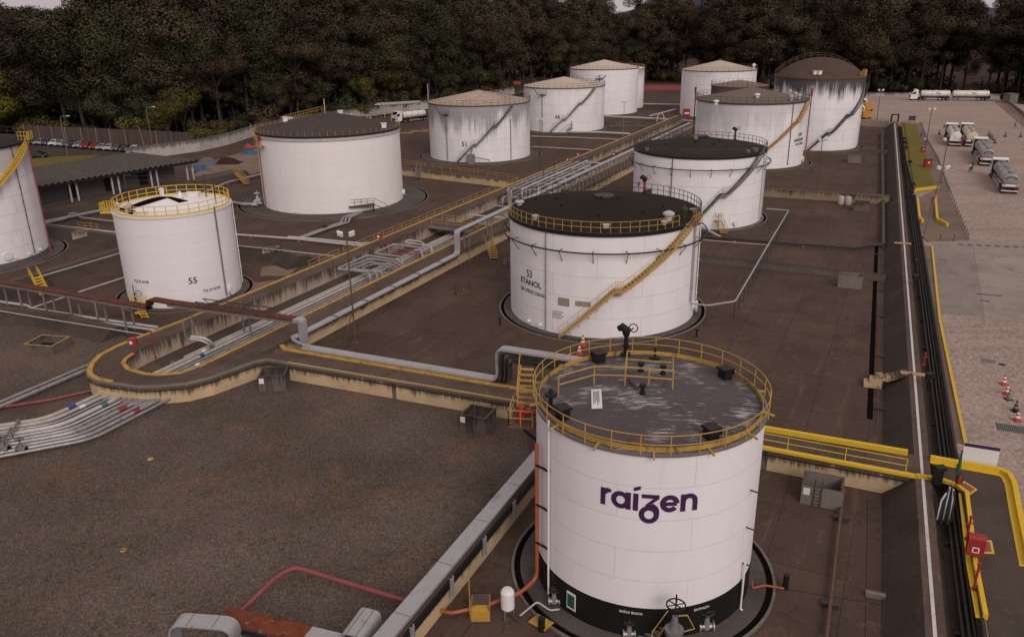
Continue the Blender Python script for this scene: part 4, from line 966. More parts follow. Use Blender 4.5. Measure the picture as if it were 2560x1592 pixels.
pq = polar(cD, RD + 1.1, on_cyl(370, 755, cD, RD)[0], 0); mb = MB(); mb.box((pq.x, pq.y, 1.0), (2.0, 1.2, .08)); mb.box((pq.x + .3, pq.y - 1.2, .35), (.9, .7, .12)); railing_line(mb, [pq + V(-.95, -.6, 1), pq + V(.95, -.6, 1)], 1, .6); railing_line(mb, [pq + V(-.95, .6, 1), pq + V(-.95, -.6, 1)], 1, .6); mb.tube([pq + V(.5, -.7, 1), pq + V(1.6, -2.2, .1)], .05, 5); mb.tube([pq + V(-.2, -.7, 1), pq + V(.9, -2.2, .1)], .05, 5)
for k in range(5): mb.box((pq.x + .25 + .24 * k, pq.y - .85 - .3 * k, .9 - .18 * k), (.8, .25, .05))
mb.build('valve_platform', MAT['yellow_bright'], tD)

# ---- big dark-roofed tank
cE = (-30.92, 142.28); RE, HE = 12.0, 12.47
tE = tank('wide cream white tank with dark brown conical roof and red pipe down its left side', cE, RE, HE, white('cream_tank_paint', c=c4(.80, .745, .73), row=2.0, width=10, seam_dark=.85, grime=.05), roof_paint('dark_brown_roof', c4(.060, .046, .039), c4(.082, .064, .055), c4(.045, .036, .031), .6, .3, .9), 2.6, .30, .22, 'black', pad=1.36)
re_ = lambda px, py: roof_at(px, py, HE, RE, cE, 2.6)
mb = MB()
for i in range(64): a = 2 * PI * i / 64; mb.tube([polar(cE, RE + .1, a, HE), polar(cE, RE + .1, a, HE + .75)], .03, 4)
mb.build('rim_post', MAT['yellow'], tE)
rim_rail(tE, cE, RE + .1, HE, 'rust_pole', 44, 1.0, a0=front(cE) + 1.7, a1=front(cE) + 2 * PI - 1.7)
mb = MB(); mb.lathe([(RE + .03, HE - .75), (RE + .20, HE - .72), (RE + .20, HE - .25)], 96, (cE[0], cE[1], 0)); mb.build('wind_girder', MAT['pipe_white'], tE)
for (px, py) in ((717, 336), (855, 336), (960, 325)): hatchbox(tE, re_(px, py) , (.75, .75, .7), 'white', .3)
for (px, py) in ((725, 299), (758, 293)): vent(tE, re_(px, py), .3, 1.0, 'white')
mb = MB(); b = polar(cE, .9, PI * 1.45, HE + 2.35); mb.tube([b, V(b.x, b.y, up_to(b, 247))], .09, 6); mb.build('lightning_mast', MAT['pipe_cream'], tE)
mb = MB(); railing_line(mb, [polar(cE, RE * .9, front(cE) - 2.3, HE + .35), polar(cE, 1.2, front(cE) - 2.3, HE + 2.4)], 1.0, 1.2); railing_line(mb, [polar(cE, RE * .9, front(cE) - 2.38, HE + .35), polar(cE, 1.2, front(cE) - 2.6, HE + 2.4)], 1.0, 1.2); mb.build('roof_walk_railing', MAT['yellow'], tE)
downpipe(tE, cE, RE, on_cyl(657, 440, cE, RE)[0], .3, HE - .2, 'red', .07, 'foam_pipe', False)
th, z = on_cyl(650, 365, cE, RE + .4); p = polar(cE, RE + .5, th, z); tg = V(-math.sin(th), math.cos(th), 0)
mb = MB(); mb.obox(p, tg * .9, V(math.cos(th), math.sin(th), 0) * .5, V(0, 0, .1))
for k in range(9): mb.obox(polar(cE, RE + .5, th - .05 - .018 * k, z + .3 * k), tg * .13, V(math.cos(th), math.sin(th), 0) * .42, V(0, 0, .03))
mb.tube([polar(cE, RE + .9, th, z + 1), polar(cE, RE + .9, th - .2, z + 3.4)], .04, 5); mb.build('side_steps', MAT['yellow'], tE)
vent(tE, polar(cE, RE + .2, on_cyl(652, 345, cE, RE)[0], HE - 1.1), .25, .9, 'red', 'foam_chamber')
manhole(tE, cE, RE, on_cyl(1006, 480, cE, RE)[0] + .05, 1.0, .45)
for px in (697, 740, 785, 985): mb = MB(); a = on_cyl(px, 528, cE, RE)[0]; mb.tube([polar(cE, RE, a, .45), polar(cE, RE + .3, a, .45)], .08, 6); mb.build('nozzle', MAT['white'], tE)
# pipe platform at its foot
b = G(905, 530, 0); mb = MB(); mb.box((b.x, b.y, 1.1), (4.2, 1.6, .12), .35); o = mb.build('valve_platform', MAT['dark_steel'], tE)
mb = MB(); railing_line(mb, [b + V(-2, -.8, 1.15), b + V(2, .6, 1.15)], 1.0, 1.0); railing_line(mb, [b + V(-2.1, .4, 1.15), b + V(-2, -.8, 1.15)], 1.0, 1.0); mb.tube([b + V(2, .6, 2.1), b + V(4.2, .4, 1.0)], .04, 4); mb.tube([b + V(2, .6, 1.1), b + V(4.2, .4, .1)], .06, 4)
for x in (-1.9, 2.0): mb.tube([b + V(x, -.2, 0), b + V(x, -.2, 1.1)], .12, 6)
mb.build('railing', MAT['dark_steel'], o)

# ---- tank 51
cF = (-6.73, 189.49); RF, HF = 11.45, 12.05
cream_roof = roof_paint('stained_cream_roof', c4(.33, .245, .19), c4(.50, .40, .32), c4(.12, .07, .045), .50, .45, .8)
tF = tank('white tank with mould stained grey streaks, patchy cream roof and grey stair', cF, RF, HF, white('mouldy_tank_paint', streak=.80, z_top=HF + 1.0, depth=10.0, row=2.4, width=12, tone=c4(.22, .21, .225)), cream_roof, 2.3, .14, .18, 'rust_pole', pad=1.22)
rim_rail(tF, cF, RF + .05, HF + .03, 'dark_steel', 48, 1.05)
def stairpx(c, R, H, px, base=None, tophere=True):
    n = []
    for i, p in enumerate(px):
        a, z = on_cyl(p[0], p[1], c, R + .5); n.append((a, z))
    if base is None: n[0] = (n[0][0], .1)
    n[-1] = (n[-1][0], H)
    for i in range(1, len(n) - 1, 2):
        if i + 1 < len(n) - 1: n[i + 1] = (n[i + 1][0], n[i][1])
    return n
stair(tF, cF, RF, stairpx(cF, RF, HF, [(1142, 404), (1184, 362), (1192, 362), (1236, 314), (1243, 314), (1283, 263)]), 'grey_steel', .8, 'dark_steel')
letters(tF, [('51', 1161.5, 361.5, 1.35, .03, 1.0)], cF, RF)
for px in (1117, 1276): downpipe(tF, cF, RF, on_cyl(px, 330, cF, RF)[0], .3, HF - 1.5 if px < 1200 else HF - 3, 'grey_steel', .09)
p = polar(cF, RF + .4, on_cyl(1114, 281, cF, RF)[0], HF - 1.9); mb = MB(); mb.box(tuple(p), (1.8, 1.0, .1)); railing_line(mb, [p + V(-.9, -.5, 0), p + V(.9, -.5, 0)], 1, .6); mb.tube([p + V(-.9, 0, 0), p + V(-2.0, .3, 1.9)], .08, 5); mb.build('foam_platform', MAT['dark_steel'], tF)
mb = MB(); railing_line(mb, [polar(cF, .8, -.2, HF + 2.2), polar(cF, RF * .92, -.75, HF + .25)], 1.0, 1.3, r=.04); mb.build('roof_walk_railing', MAT['rust_pole'], tF)
b = polar(cF, RF + .1, on_cyl(1075, 258, cF, RF)[0] - .1, HF); mb = MB(); mb.tube([b, V(b.x, b.y, up_to(b, 210))], .09, 6); mb.build('lightning_mast', MAT['pipe_cream'], tF)
b = polar(cF, RF + 1.0, on_cyl(1180, 402, cF, RF)[0], 0); mb = MB(); mb.box((b.x, b.y, 1.0), (1.6, 1.2, 2.0)); mb.tube([b + V(0, 0, 2), b + V(.3, 0, 3.4)], .12, 6); mb.tube([b + V(.5, -.2, 1.5), b + V(4, -.6, .8), b + V(4, -3, .4)], .1, 6); mb.build('valve_station', MAT['grey_steel'], tF)

# ---- tank 66
cG = (15.45, 235.63); RG, HG = 11.25, 11.61
tG = tank('white tank with clean pale cream roof behind the mould stained tank', cG, RG, HG, white('white_tank_paint_66', streak=.12, z_top=HG, depth=2.5, row=2.4, width=12), roof_paint('cream_roof', c4(.44, .35, .285), c4(.55, .45, .37), c4(.26, .19, .145), .55, .4, .8), 2.2, .14, .18, 'rust_pole', pad=1.15)
rim_rail(tG, cG, RG + .05, HG + .03, 'dark_steel', 44, 1.05)
stair(tG, cG, RG, stairpx(cG, RG, HG, [(1374, 331), (1408, 298), (1415, 298), (1450, 258), (1456, 258), (1489, 219)]), 'grey_steel', .8)
letters(tG, [('66', 1394, 293, 1.35, .03, 1.0)], cG, RG)
downpipe(tG, cG, RG, on_cyl(1356, 280, cG, RG)[0], .3, HG - 1.6, 'grey_steel', .09)
p = polar(cG, RG + .4, on_cyl(1357, 233, cG, RG)[0], HG - 1.7); mb = MB(); mb.box(tuple(p), (2.2, 1.0, .1)); railing_line(mb, [p + V(-1.1, -.5, 0), p + V(1.1, -.5, 0)], 1, .7); mb.tube([p + V(-1.1, 0, 0), p + V(-2.3, .4, 1.6)], .1, 5); mb.build('foam_platform', MAT['dark_steel'], tG)
mb = MB(); railing_line(mb, [polar(cG, 2.4, -.3, HG + 1.8), polar(cG, RG * .92, -.65, HG + .25)], 1.0, 1.8, r=.045); mb.build('roof_walk_railing', MAT['rust_pole'], tG)
b = polar(cG, RG + 1.2, on_cyl(1424, 334, cG, RG)[0], 0); mb = MB(); mb.box((b.x, b.y, 1.3), (1.4, 1.2, .15)); railing_line(mb, [b + V(-.7, -.6, 1.3), b + V(.7, -.6, 1.3)], 1.1, .7); mb.tube([b + V(-.7, 0, 2.3), b + V(-3.4, -.6, .2)], .06, 4); mb.tube([b + V(.3, 0, 1.3), b + V(.3, 0, 3.2)], .12, 6); mb.build('valve_platform', MAT['grey_steel'], tG)

# ---- far tank A with a small slim tank beside it
cH = (30.91, 274.91); RH, HH = 11.0, 13.81
tH = tank('tall white tank with cream roof furthest to the left before the forest', cH, RH, HH, white('white_tank_paint_far', row=2.4, width=12, grime=.06), roof_paint('cream_roof_far', c4(.47, .38, .31), c4(.58, .48, .40), c4(.3, .22, .17), .56, .4, .8), 2.4, .14, .16, 'rust_pole', pad=1.1, gutter=False)
rim_rail(tH, cH, RH + .05, HH + .03, 'rust_pole', 44, 1.1)
downpipe(tH, cH, RH, on_cyl(1499, 200, cH, RH)[0], 9.2, HH - 1.6, 'grey_steel', .1)
p = polar(cH, RH + .4, on_cyl(1500, 187, cH, RH)[0], HH - 2.6); mb = MB(); mb.box(tuple(p), (2.4, 1.0, .1)); railing_line(mb, [p + V(-1.2, -.5, 0), p + V(1.2, -.5, 0)], 1.1, .8); mb.tube([p + V(1.1, 0, 0), p + V(2.9, .4, 1.8)], .14, 5); mb.build('foam_platform', MAT['rust_pole'], tH)
cH2 = (42.6, 290.0); pw = G(1600, 262, 0); 
tH2 = tank('slim white tank peeping out behind the tall cream roofed tank', (39.8, 288.5), 6.3, 12.8, white('white_tank_paint_slim', streak=.5, z_top=12.8, depth=6, row=2.4, width=9), MAT['white_roof'], 1.2, .12, .2, 'yellow', pad=0, gutter=False)
rim_rail(tH2, (39.8, 288.5), 6.3, 12.85, 'yellow', 20, 1.0, rad=.05)
# ---- far tank B
cI = (65.28, 263.34); RI, HI = 11.3, 13.54
tI = tank('tall white tank with peaked cream roof at the back right, before the forest', cI, RI, HI, white('white_tank_paint_back', streak=.10, z_top=HI, depth=3, row=2.4, width=12), roof_paint('cream_roof_back', c4(.42, .33, .27), c4(.5, .41, .34), c4(.2, .14, .1), .62, .35, .8), 2.6, .14, .16, 'rust_pole', pad=1.1, gutter=False)
rim_rail(tI, cI, RI + .05, HI + .03, 'rust_pole', 44, 1.1)
mb = MB(); mb.lathe([(.5, 0), (.5, .5), (0, .55)], 10, (cI[0], cI[1], HI + 2.5)); mb.build('vent', MAT['rust_pole'], tI)
vent(tI, polar(cI, RI - .8, -.5, HI + .2), .35, 1.6, 'white')
# ---- tank 104 gasoline
cJ = (51.05, 176.37); RJ, HJ = 11.3, 12.94
tJ = tank('white gasoline tank with taupe roof, dark railing and yellow stair on its right side', cJ, RJ, HJ, white('white_tank_paint_104', streak=.38, z_top=HJ + .5, depth=9, row=2.2, width=11, tone=c4(.3, .28, .285)), roof_paint('taupe_roof', c4(.14, .108, .09), c4(.175, .137, .115), c4(.10, .078, .065), .58, .4, .85), 2.3, .2, .2, 'dark_steel', pad=1.16)
rim_rail(tJ, cJ, RJ + .08, HJ + .03, 'dark_steel', 52, 1.1, rad=.04)
n1 = on_cyl(1989, 307, cJ, RJ + .5); n0 = on_cyl(1925, 368, cJ, RJ + .5); aT = n1[0] + .34
kk = (n1[0] - n0[0]) / (n1[1] - n0[1])
stair(tJ, cJ, RJ, [(n0[0] - kk * (n0[1] - .1), .1), n1, (n1[0] + .05, n1[1]), (aT, HJ)], 'yellow_rail', .85, 'yellow')
letters(tJ, [('104', 2000, 337, 1.1, .03, 1.0), ('GASOLINA', 1998, 350, .8, .03, 1.0), ('CAP. LITROS', 1998, 360, .62, .02, 1.0)], cJ, RJ)
downpipe(tJ, cJ, RJ, on_cyl(1975, 340, cJ, RJ)[0], .6, HJ - .2, 'grey_steel', .09)
pj = on_cyl(2015, 380, cJ, RJ + .3)[0]; mb = MB(); q = polar(cJ, RJ + .7, pj + .22, 0); mb.tube([q, q + V(0, 0, HJ + 1.2)], .12, 8); mb.build('foam_riser', MAT['red_pipe'], tJ)
vent(tJ, q + V(0, 0, HJ + .4), .24, 1.7, 'red_pipe', 'foam_chamber', 1.2)
ql = polar(cJ, RJ + .35, on_cyl(1742, 290, cJ, RJ)[0] - .12, 0); mb = MB(); mb.tube([ql, ql + V(0, 0, HJ + .3), ql + V(-.1, -.1, HJ + 2.3)], [.12, .12, .22], 8); mb.build('foam_riser', MAT['dark_steel'], tJ)
for (px, py) in ((1791, 248), (1786, 232), (1892, 257)): vent(tJ, roof_at(px, py, HJ, RJ, cJ, 2.3), .35, .95, 'white')
for (px, py) in ((1979, 247), (1989, 244), (1998, 249), (1975, 238), (2010, 240)): vent(tJ, roof_at(px, py, HJ, RJ, cJ, 2.3), .24, 1.1, 'pipe_white', 'breather_valve')
mb = MB(); mb.tube([polar(cJ, 1.2, 2.6, HJ + 2.0), polar(cJ, 1.2, 2.6, HJ + 3.2), polar(cJ, 1.2, -.5, HJ + 3.2), polar(cJ, 1.2, -.5, HJ + 2.0)], .06, 5); mb.build('roof_hoop', MAT['dark_steel'], tJ)
manhole(tJ, cJ, RJ, on_cyl(2004, 405, cJ, RJ)[0], 1.0, .5)
# ---- dome-roofed tank
cK = (72.26, 196.97); RK, HK = 9.9, 16.0
tK = tank('tall white tank with dark brown domed roof and black mould streaks under its rim', cK, RK, HK, white('streaked_tank_paint', streak=.97, z_top=HK + .1, depth=6.8, row=2.3, width=10, tone=c4(.05, .045, .045)), roof_paint('dome_roof', c4(.062, .043, .034), c4(.100, .072, .058), c4(.22, .18, .155), .66, .45, .9), 4.0, .22, .34, 'rust_pole', dome=True, pad=1.15)
n0, n1, n2, n3, n4 = [on_cyl(*p, cK, RK + .5) for p in ((2019, 377), (2068, 333), (2079, 333), (2120, 288), (2129, 287))]
kk = (n3[0] - n2[0]) / (n3[1] - n2[1])
stair(tK, cK, RK, [(n0[0], .1), n1, (n2[0], n1[1]), n3, (n4[0], n3[1]), (n4[0] + kk * (HK - n3[1]) + .1, HK)], 'dark_steel', .85)
mb = MB(); rad = (RK * RK + 16) / 8.0
for off in (-1.1, ):
    pts = []
    for i in range(25):
        x = lerp(-RK * .97, RK * .97, i / 24); zz = HK + math.sqrt(max(0, rad * rad - x * x - 6)) - (rad - 4.0); pts.append(V(cK[0] + x, cK[1] + 2.4, zz))
    railing_line(mb, pts[::2], 1.15, 1.3, r=.06)
mb.build('roof_walk_railing', MAT['rust_pole'], tK)
rim_rail(tK, cK, RK + .15, HK + .05, 'yellow', 10, 1.2, a0=on_cyl(2150, 192, cK, RK)[0], a1=on_cyl(2150, 192, cK, RK)[0] + .9, rad=.06)
for (px, py) in ((2034, 190), (2047, 188)): hatchbox(tK, polar(cK, RK - 1, on_cyl(px, 200, cK, RK)[0], HK + .7), (.8, .7, .7), 'white', .2)
downpipe(tK, cK, RK, on_cyl(2152, 300, cK, RK)[0] + .1, .3, HK, 'pipe_white', .14)
# ---- small red-banded tank between them
cL = (60.5, 221.0); RL, HL = 7.3, 12.1
tL = tank('rusty tank with red painted band half hidden behind the gasoline tank', cL, RL, HL, MAT['red_pipe'], roof_paint('rust_cream_roof', c4(.18, .135, .11), c4(.25, .19, .155), c4(.22, .075, .05), .56, .4, .85), 1.3, .14, .2, 'rust_pole', pad=0, gutter=False)
mb = MB(); mb.lathe([(RL + .012, HL - 2.0), (RL + .012, HL - .1)], 64, (cL[0], cL[1], 0)); mb.build('upper_band', MAT['deck'], tL)
rim_rail(tL, cL, RL + .05, HL + .03, 'dark_steel', 36, 1.1)
# ---- leftmost tank, cut by the frame
RM = 9.0; cM = (-73.2, 107.8)
eg = on_cyl(64, 349, cM, RM); HM = up_to(V(-64.6, 110.0, 0), 352)
tM = tank('tall white tank with yellow stair cut off by the left edge of the photo', cM, RM, HM, white('white_tank_paint_left', streak=.6, z_top=HM + .3, depth=8, row=2.2, width=9, tone=c4(.26, .25, .255)), roof_paint('dark_roof_left', c4(.02, .017, .015), c4(.035, .03, .027), c4(.05, .045, .04), .6, .4), 1.2, .25, .3, 'black', pad=1.25, pedestal=.55)
rim_rail(tM, cM, RM + .05, HM + .05, 'dark_steel', 36, 1.05)
n0, n1 = on_cyl(2, 455, cM, RM + .5), on_cyl(58, 335, cM, RM + .4); kk = (n1[0] - n0[0]) / (n1[1] - n0[1])
stair(tM, cM, RM, [(n0[0] - kk * (n0[1] - .6), .6), n0, (n1[0], HM + .1)], 'yellow_bright', .85)
downpipe(tM, cM, RM, on_cyl(60, 520, cM, RM)[0], .7, HM - .2, 'dark_steel', .05)
q = polar(cM, RM + .7, on_cyl(118, 600, cM, RM)[0] + .55, 0); q = G(129, 636, 0); mb = MB(); mb.tube([q, V(q.x, q.y, up_to(q, 352))], .10, 8); mb.build('foam_riser', MAT['red_pipe'], tM)
manhole(tM, cM, RM, on_cyl(20, 650, cM, RM)[0], 1.5, .42)
for px in (38, 75, 103): manhole(tM, cM, RM, on_cyl(px, 645, cM, RM)[0], .95, .14, name='nozzle')
mb = MB(); p = polar(cM, RM + .45, n1[0] + .03, HM + .1); mb.box(tuple(p), (1.4, 1.3, .1)); o = mb.build('stair_platform', MAT['dark_steel'], tM)
mb = MB(); railing_line(mb, [p + V(-.6, -.6, 0), p + V(.65, -.6, 0), p + V(.65, .6, 0)], 1.15, .4); mb.build('railing', MAT['yellow_bright'], o)
# ---------------------------------------------------------------- forest
def leaf_cloud(mb, rng, blobs, n, s0, s1, squash=1.0, droop=0.0, nrm=None):
    """small leaf sprays scattered through overlapping clumps; more near each clump's skin"""
    tot = sum(b[3] ** 2 for b in blobs)
    for (x, y, z, r) in blobs:
        for _ in range(max(6, int(n * r * r / tot))):
            while True:
                a, b, c = rng.uniform(-1, 1), rng.uniform(-1, 1), rng.uniform(-1, 1); q = a * a + b * b + c * c
                if 0.05 < q < 1: break
            q = math.sqrt(q); k = r * (rng.random() ** .38) / q * (1 + .18 * rng.random())
            p = V(x + a * k, y + b * k, z + c * k * squash)
            s = rng.uniform(s0, s1); u = V(rng.gauss(0, 1), rng.gauss(0, 1), rng.gauss(0, .55)).normalized(); w = u.cross(V(rng.gauss(0, .6), rng.gauss(0, .6), 1)).normalized()
            q4 = [p - u * s, p - w * s * .55 - V(0, 0, droop * s), p + u * s, p + w * s * .55 + V(0, 0, .2 * s)]
            if (q4[2] - q4[0]).cross(q4[3] - q4[1]).dot(V(a, b, c + .25)) < 0: q4.reverse()
            mb.quad(*q4)
            if nrm is not None:
                nn = (V(a, b, c + .25).normalized() + V(rng.gauss(0, .16), rng.gauss(0, .16), rng.gauss(0, .16))).normalized(); nrm += [nn] * 4
def tree_proto(kind, seed, H, leaf, nleaf):
    rng = random.Random(seed); t = thing('forest_tree', 'x', 'tree', (0, 0, -500))
    M0 = ROOT[t.name]; ROOT[t.name] = Matrix.Identity(4)
    mb = MB(); blobs = []; lean = V(rng.uniform(-.04, .04), rng.uniform(-.04, .04), 0)
    trunkR = H * .011 + .05
    if kind == 'tall':
        zs = [0, H * .25, H * .5, H * .75, H * .93]; bend = [V(rng.uniform(-.3, .3), rng.uniform(-.3, .3), 0) for _ in zs]
        tp = [lean * z + b + V(0, 0, z) for z, b in zip(zs, bend)]
        mb.tube(tp, [trunkR * k for k in (1.15, .9, .7, .4, .12)], 7)
        z = H * rng.uniform(.20, .32)
        while z < H * .98:
            f = (z - H * .3) / (H * .7); rr = H * (.055 + .085 * math.sin(PI * min(1, .18 + f * .85))) * rng.uniform(.75, 1.25)
            for _ in range(rng.choice((2, 3))):
                a = rng.uniform(0, 2 * PI); L = rr * rng.uniform(.5, 1.35) * (1.05 - .45 * f)
                i = min(3, int(z / H * 4)); c0 = lerp(tp[i], tp[i + 1], min(1, max(0, (z - zs[i]) / (zs[i + 1] - zs[i]))))
                e = c0 + V(math.cos(a) * L, math.sin(a) * L, L * rng.uniform(.25, .7))
                mb.tube([c0, lerp(c0, e, .55) + V(0, 0, .2), e], [trunkR * .32, trunkR * .2, .04], 5)
                blobs.append((e.x, e.y, e.z, rr * rng.uniform(.55, .95)))
            z += H * rng.uniform(.045, .075)
    elif kind == 'round':
        fork = H * .3; mb.tube([V(0, 0, 0), V(0, 0, fork * .5) + lean, V(0, 0, fork)], [trunkR * 1.6, trunkR * 1.2, trunkR], 7)
        for k in range(9):
            a = rng.uniform(0, 2 * PI); f = rng.random(); e = V(math.cos(a) * H * .30 * (.4 + .6 * f), math.sin(a) * H * .30 * (.4 + .6 * f), H * (.86 - .38 * f * rng.random()))
            mb.tube([V(0, 0, fork * .9), lerp(V(0, 0, fork), e, .5) + V(0, 0, H * .06), e], [trunkR * .7, trunkR * .4, .05], 5)
            blobs.append((e.x, e.y, e.z, H * rng.uniform(.13, .19)))
            blobs.append((e.x * .6, e.y * .6, e.z - H * .12, H * rng.uniform(.1, .16)))
    elif kind == 'umbrella':
        mb.tube([V(0, 0, 0), V(.3, 0, H * .35), V(0, .2, H * .62)], [trunkR * 1.2, trunkR, trunkR * .8], 7)
        for k in range(12):
            a = 2 * PI * k / 12 + rng.uniform(-.2, .2); r = H * rng.uniform(.12, .36); e = V(math.cos(a) * r, math.sin(a) * r, H * (.97 - .35 * (r / H) - rng.uniform(0, .08)))
            mb.tube([V(0, .2, H * .58), lerp(V(0, 0, H * .6), e, .5) + V(0, 0, H * .03), e], [trunkR * .5, trunkR * .3, .05], 5)
            blobs.append((e.x, e.y, e.z, H * rng.uniform(.09, .14)))
        for k in range(4):
            a = rng.uniform(0, 2 * PI); blobs.append((math.cos(a) * H * .12, math.sin(a) * H * .12, H * rng.uniform(.45, .6), H * .08))
    else:                                    # shrub
        for k in range(7):
            a = rng.uniform(0, 2 * PI); r = H * rng.uniform(.05, .55); e = V(math.cos(a) * r, math.sin(a) * r, H * rng.uniform(.35, .75))
            mb.tube([V(0, 0, 0), lerp(V(0, 0, 0), e, .6), e], [.10, .07, .03], 5); blobs.append((e.x, e.y, e.z, H * rng.uniform(.26, .40)))
    mb.build('trunk', MAT['bark'], t)
    nr = []; lb = MB(); s = {'tall': (.14, .30), 'round': (.12, .27), 'umbrella': (.12, .27), 'shrub': (.09, .20)}[kind]
    leaf_cloud(lb, rng, blobs, nleaf, s[0], s[1], .75 if kind != 'shrub' else .9, .3, nr)
    o = lb.build('crown', MAT[leaf], t, smooth=180)
    if len(o.data.vertices) == len(nr): o.data.normals_split_custom_set_from_vertices([tuple(q) for q in nr])
    return t
protos = {'tall': [tree_proto('tall', 11 + i, 31, ('leaf_a', 'leaf_a', 'leaf_b', 'leaf_a', 'leaf_c', 'leaf_b')[i], 23000) for i in range(6)],
          'round': [tree_proto('round', 31 + i, 15, ('leaf_a', 'leaf_c', 'leaf_o')[i], 13000) for i in range(3)],
          'umbrella': [tree_proto('umbrella', 51, 24, 'leaf_b', 15000)],
          'shrub': [tree_proto('shrub', 61 + i, 4, ('leaf_o', 'leaf_c', 'leaf_b')[i], 4500) for i in range(3)],
          'yellow': [tree_proto('round', 71, 13, 'leaf_y', 11000)]}
used_protos = set()
def plant(kind, i, P, H0, label, group, rng, h=None, name=None):
    p = protos[kind][i % len(protos[kind])]; base = {'tall': 31, 'round': 15, 'umbrella': 24, 'shrub': 4, 'yellow': 13}[kind]
    k = (h or H0) / base; sc = (k * rng.uniform(.9, 1.15), k * rng.uniform(.9, 1.15), k)
    o = dup(p, (P.x, P.y, 0), rng.uniform(0, 2 * PI), label, group, sc); used_protos.add(p.name)
    o.name = name or ('shrub' if kind == 'shrub' else 'forest_tree'); o['category'] = 'shrub' if kind == 'shrub' else 'tree'
    return o
rngT = random.Random(99)
edge = GL([(-260, 335), (0, 346), (330, 356), (470, 352), (640, 326), (820, 300), (1068, 270), (1280, 234), (1420, 214), (1560, 205), (1700, 205), (1900, 222), (2160, 232), (2400, 234), (2560, 246), (2760, 275)], 0)
cum = [0]
for i in range(len(edge) - 1): cum.append(cum[-1] + (edge[i + 1] - edge[i]).length)
def along(d):
    for i in range(len(edge) - 1):
        if d <= cum[i + 1] or i == len(edge) - 2:
            q = (d - cum[i]) / (cum[i + 1] - cum[i]); t = (edge[i + 1] - edge[i]).normalized(); nn = V(-t.y, t.x, 0)
            if nn.y < 0: nn = -nn
            return lerp(edge[i], edge[i + 1], q), nn, t
TL = cum[-1]; count = 0
FL = {0: 'tall dark eucalyptus in the front rank of the forest behind the tank farm', 1: 'tall dark eucalyptus deeper in the forest behind the tank farm'}
for row, (off, step, hm) in enumerate(((5, 6.0, 33), (11, 7.0, 37), (19, 8.6, 40), (30, 10.5, 42))):
    d = rngT.uniform(0, step)
    while d < TL:
        P, nn, t = along(d); q = P + nn * (off + rngT.uniform(-2.5, 2.5)) + t * rngT.uniform(-1.5, 1.5)
        left = d / TL
        hh = hm * rngT.uniform(.82, 1.12)
        px_ = pix(V(q.x, q.y, 15))[0]; lim = up_to(q, 0)
        if px_ < 190: hh = up_to(q, rngT.uniform(6, 46))
        elif row > 0: hh = max(hh, lim * rngT.uniform(.99, 1.10))
        kind = 'tall' if rngT.random() > .1 else 'umbrella'
        if kind == 'umbrella': hh *= .85
        idx = rngT.choice((0, 1, 3, 4, 4, 2, 3, 4) if d < TL * .45 else (0, 1, 2, 3, 5, 5, 0, 3))
        plant(kind, idx, q, 31, 'tall dark eucalyptus in the dense forest wall behind the tank farm' if kind == 'tall' else 'broad topped brownish tree standing in the forest wall', 'eucalyptus trees of the forest wall' if kind == 'tall' else 'broad topped trees in the forest wall', rngT, hh); count += 1
        d += step * rngT.uniform(.75, 1.25)
# understorey in front of the left part of the forest
d = 0
while d < TL * .45:
    P, nn, t = along(d); q = P + nn * rngT.uniform(0, 4)
    r = rngT.random()
    if r < .5: plant('round', rngT.choice((0, 1, 1, 2)), q, 15, 'round dark green tree at the foot of the forest behind the car park', 'round trees along the forest foot', rngT, rngT.uniform(8, 15))
    else: plant('shrub', rngT.randrange(3), q - nn * 2, 4, 'bushy shrub at the foot of the forest behind the panel fence', 'shrubs along the forest foot', rngT, rngT.uniform(3.2, 7))
    d += rngT.uniform(2.4, 4.6)
d = TL * .45
while d < TL:
    P, nn, t = along(d); plant('shrub', rngT.randrange(3), P + nn * rngT.uniform(2, 8), 4, 'low dark shrub between the pale trunks at the far forest edge', 'low shrubs at the far forest edge', rngT, rngT.uniform(2.5, 6)); d += rngT.uniform(3, 7)
# trees that stand out
plant('umbrella', 0, G(548, 345, 0) + V(0, 3, 0), 24, 'ochre broad crowned tree rising above the wall left of the dark roofed tank', None, rngT, 22, 'ochre_tree')
plant('umbrella', 0, G(735, 318, 0) + V(0, 6, 0), 24, 'large brown crowned tree directly behind the dark roofed tank', None, rngT, 25, 'brown_tree')
plant('yellow', 0, G(14, 352, 0) + V(0, -3, 0), 13, 'yellow flowering tree at the left edge of the photo', None, rngT, 18, 'yellow_tree')
plant('round', 2, G(425, 362, 0), 15, 'olive round tree behind the panel fence near the street lamp', None, rngT, 11, 'olive_tree')
plant('round', 1, G(690, 318, 0), 15, 'bright green tree behind the white wall left of the dark roofed tank', None, rngT, 11, 'green_tree')
plant('round', 1, G(230, 345, 0) + V(0, 2, 0), 15, 'dark green rounded tree behind the middle of the panel fence', None, rngT, 13, 'green_tree')
plant('round', 0, G(110, 345, 0) + V(0, 2, 0), 15, 'dark green tree behind the left end of the panel fence', None, rngT, 14, 'green_tree')
for (px, py, h, lab) in ((490, 365, 4.5, 'yellow green bush at the right end of the panel fence'), (540, 358, 3.8, 'green bush behind the start of the white wall'), (285, 352, 3.2, 'dry grassy bush above the panel fence')):
    plant('shrub', 0, G(px, py, 0), 4, lab, None, rngT, h, 'bush')
for ps in protos.values():
    for p in ps:
        for c in list(p.children): bpy.data.objects.remove(c)
        bpy.data.objects.remove(p)
print('trees', count)
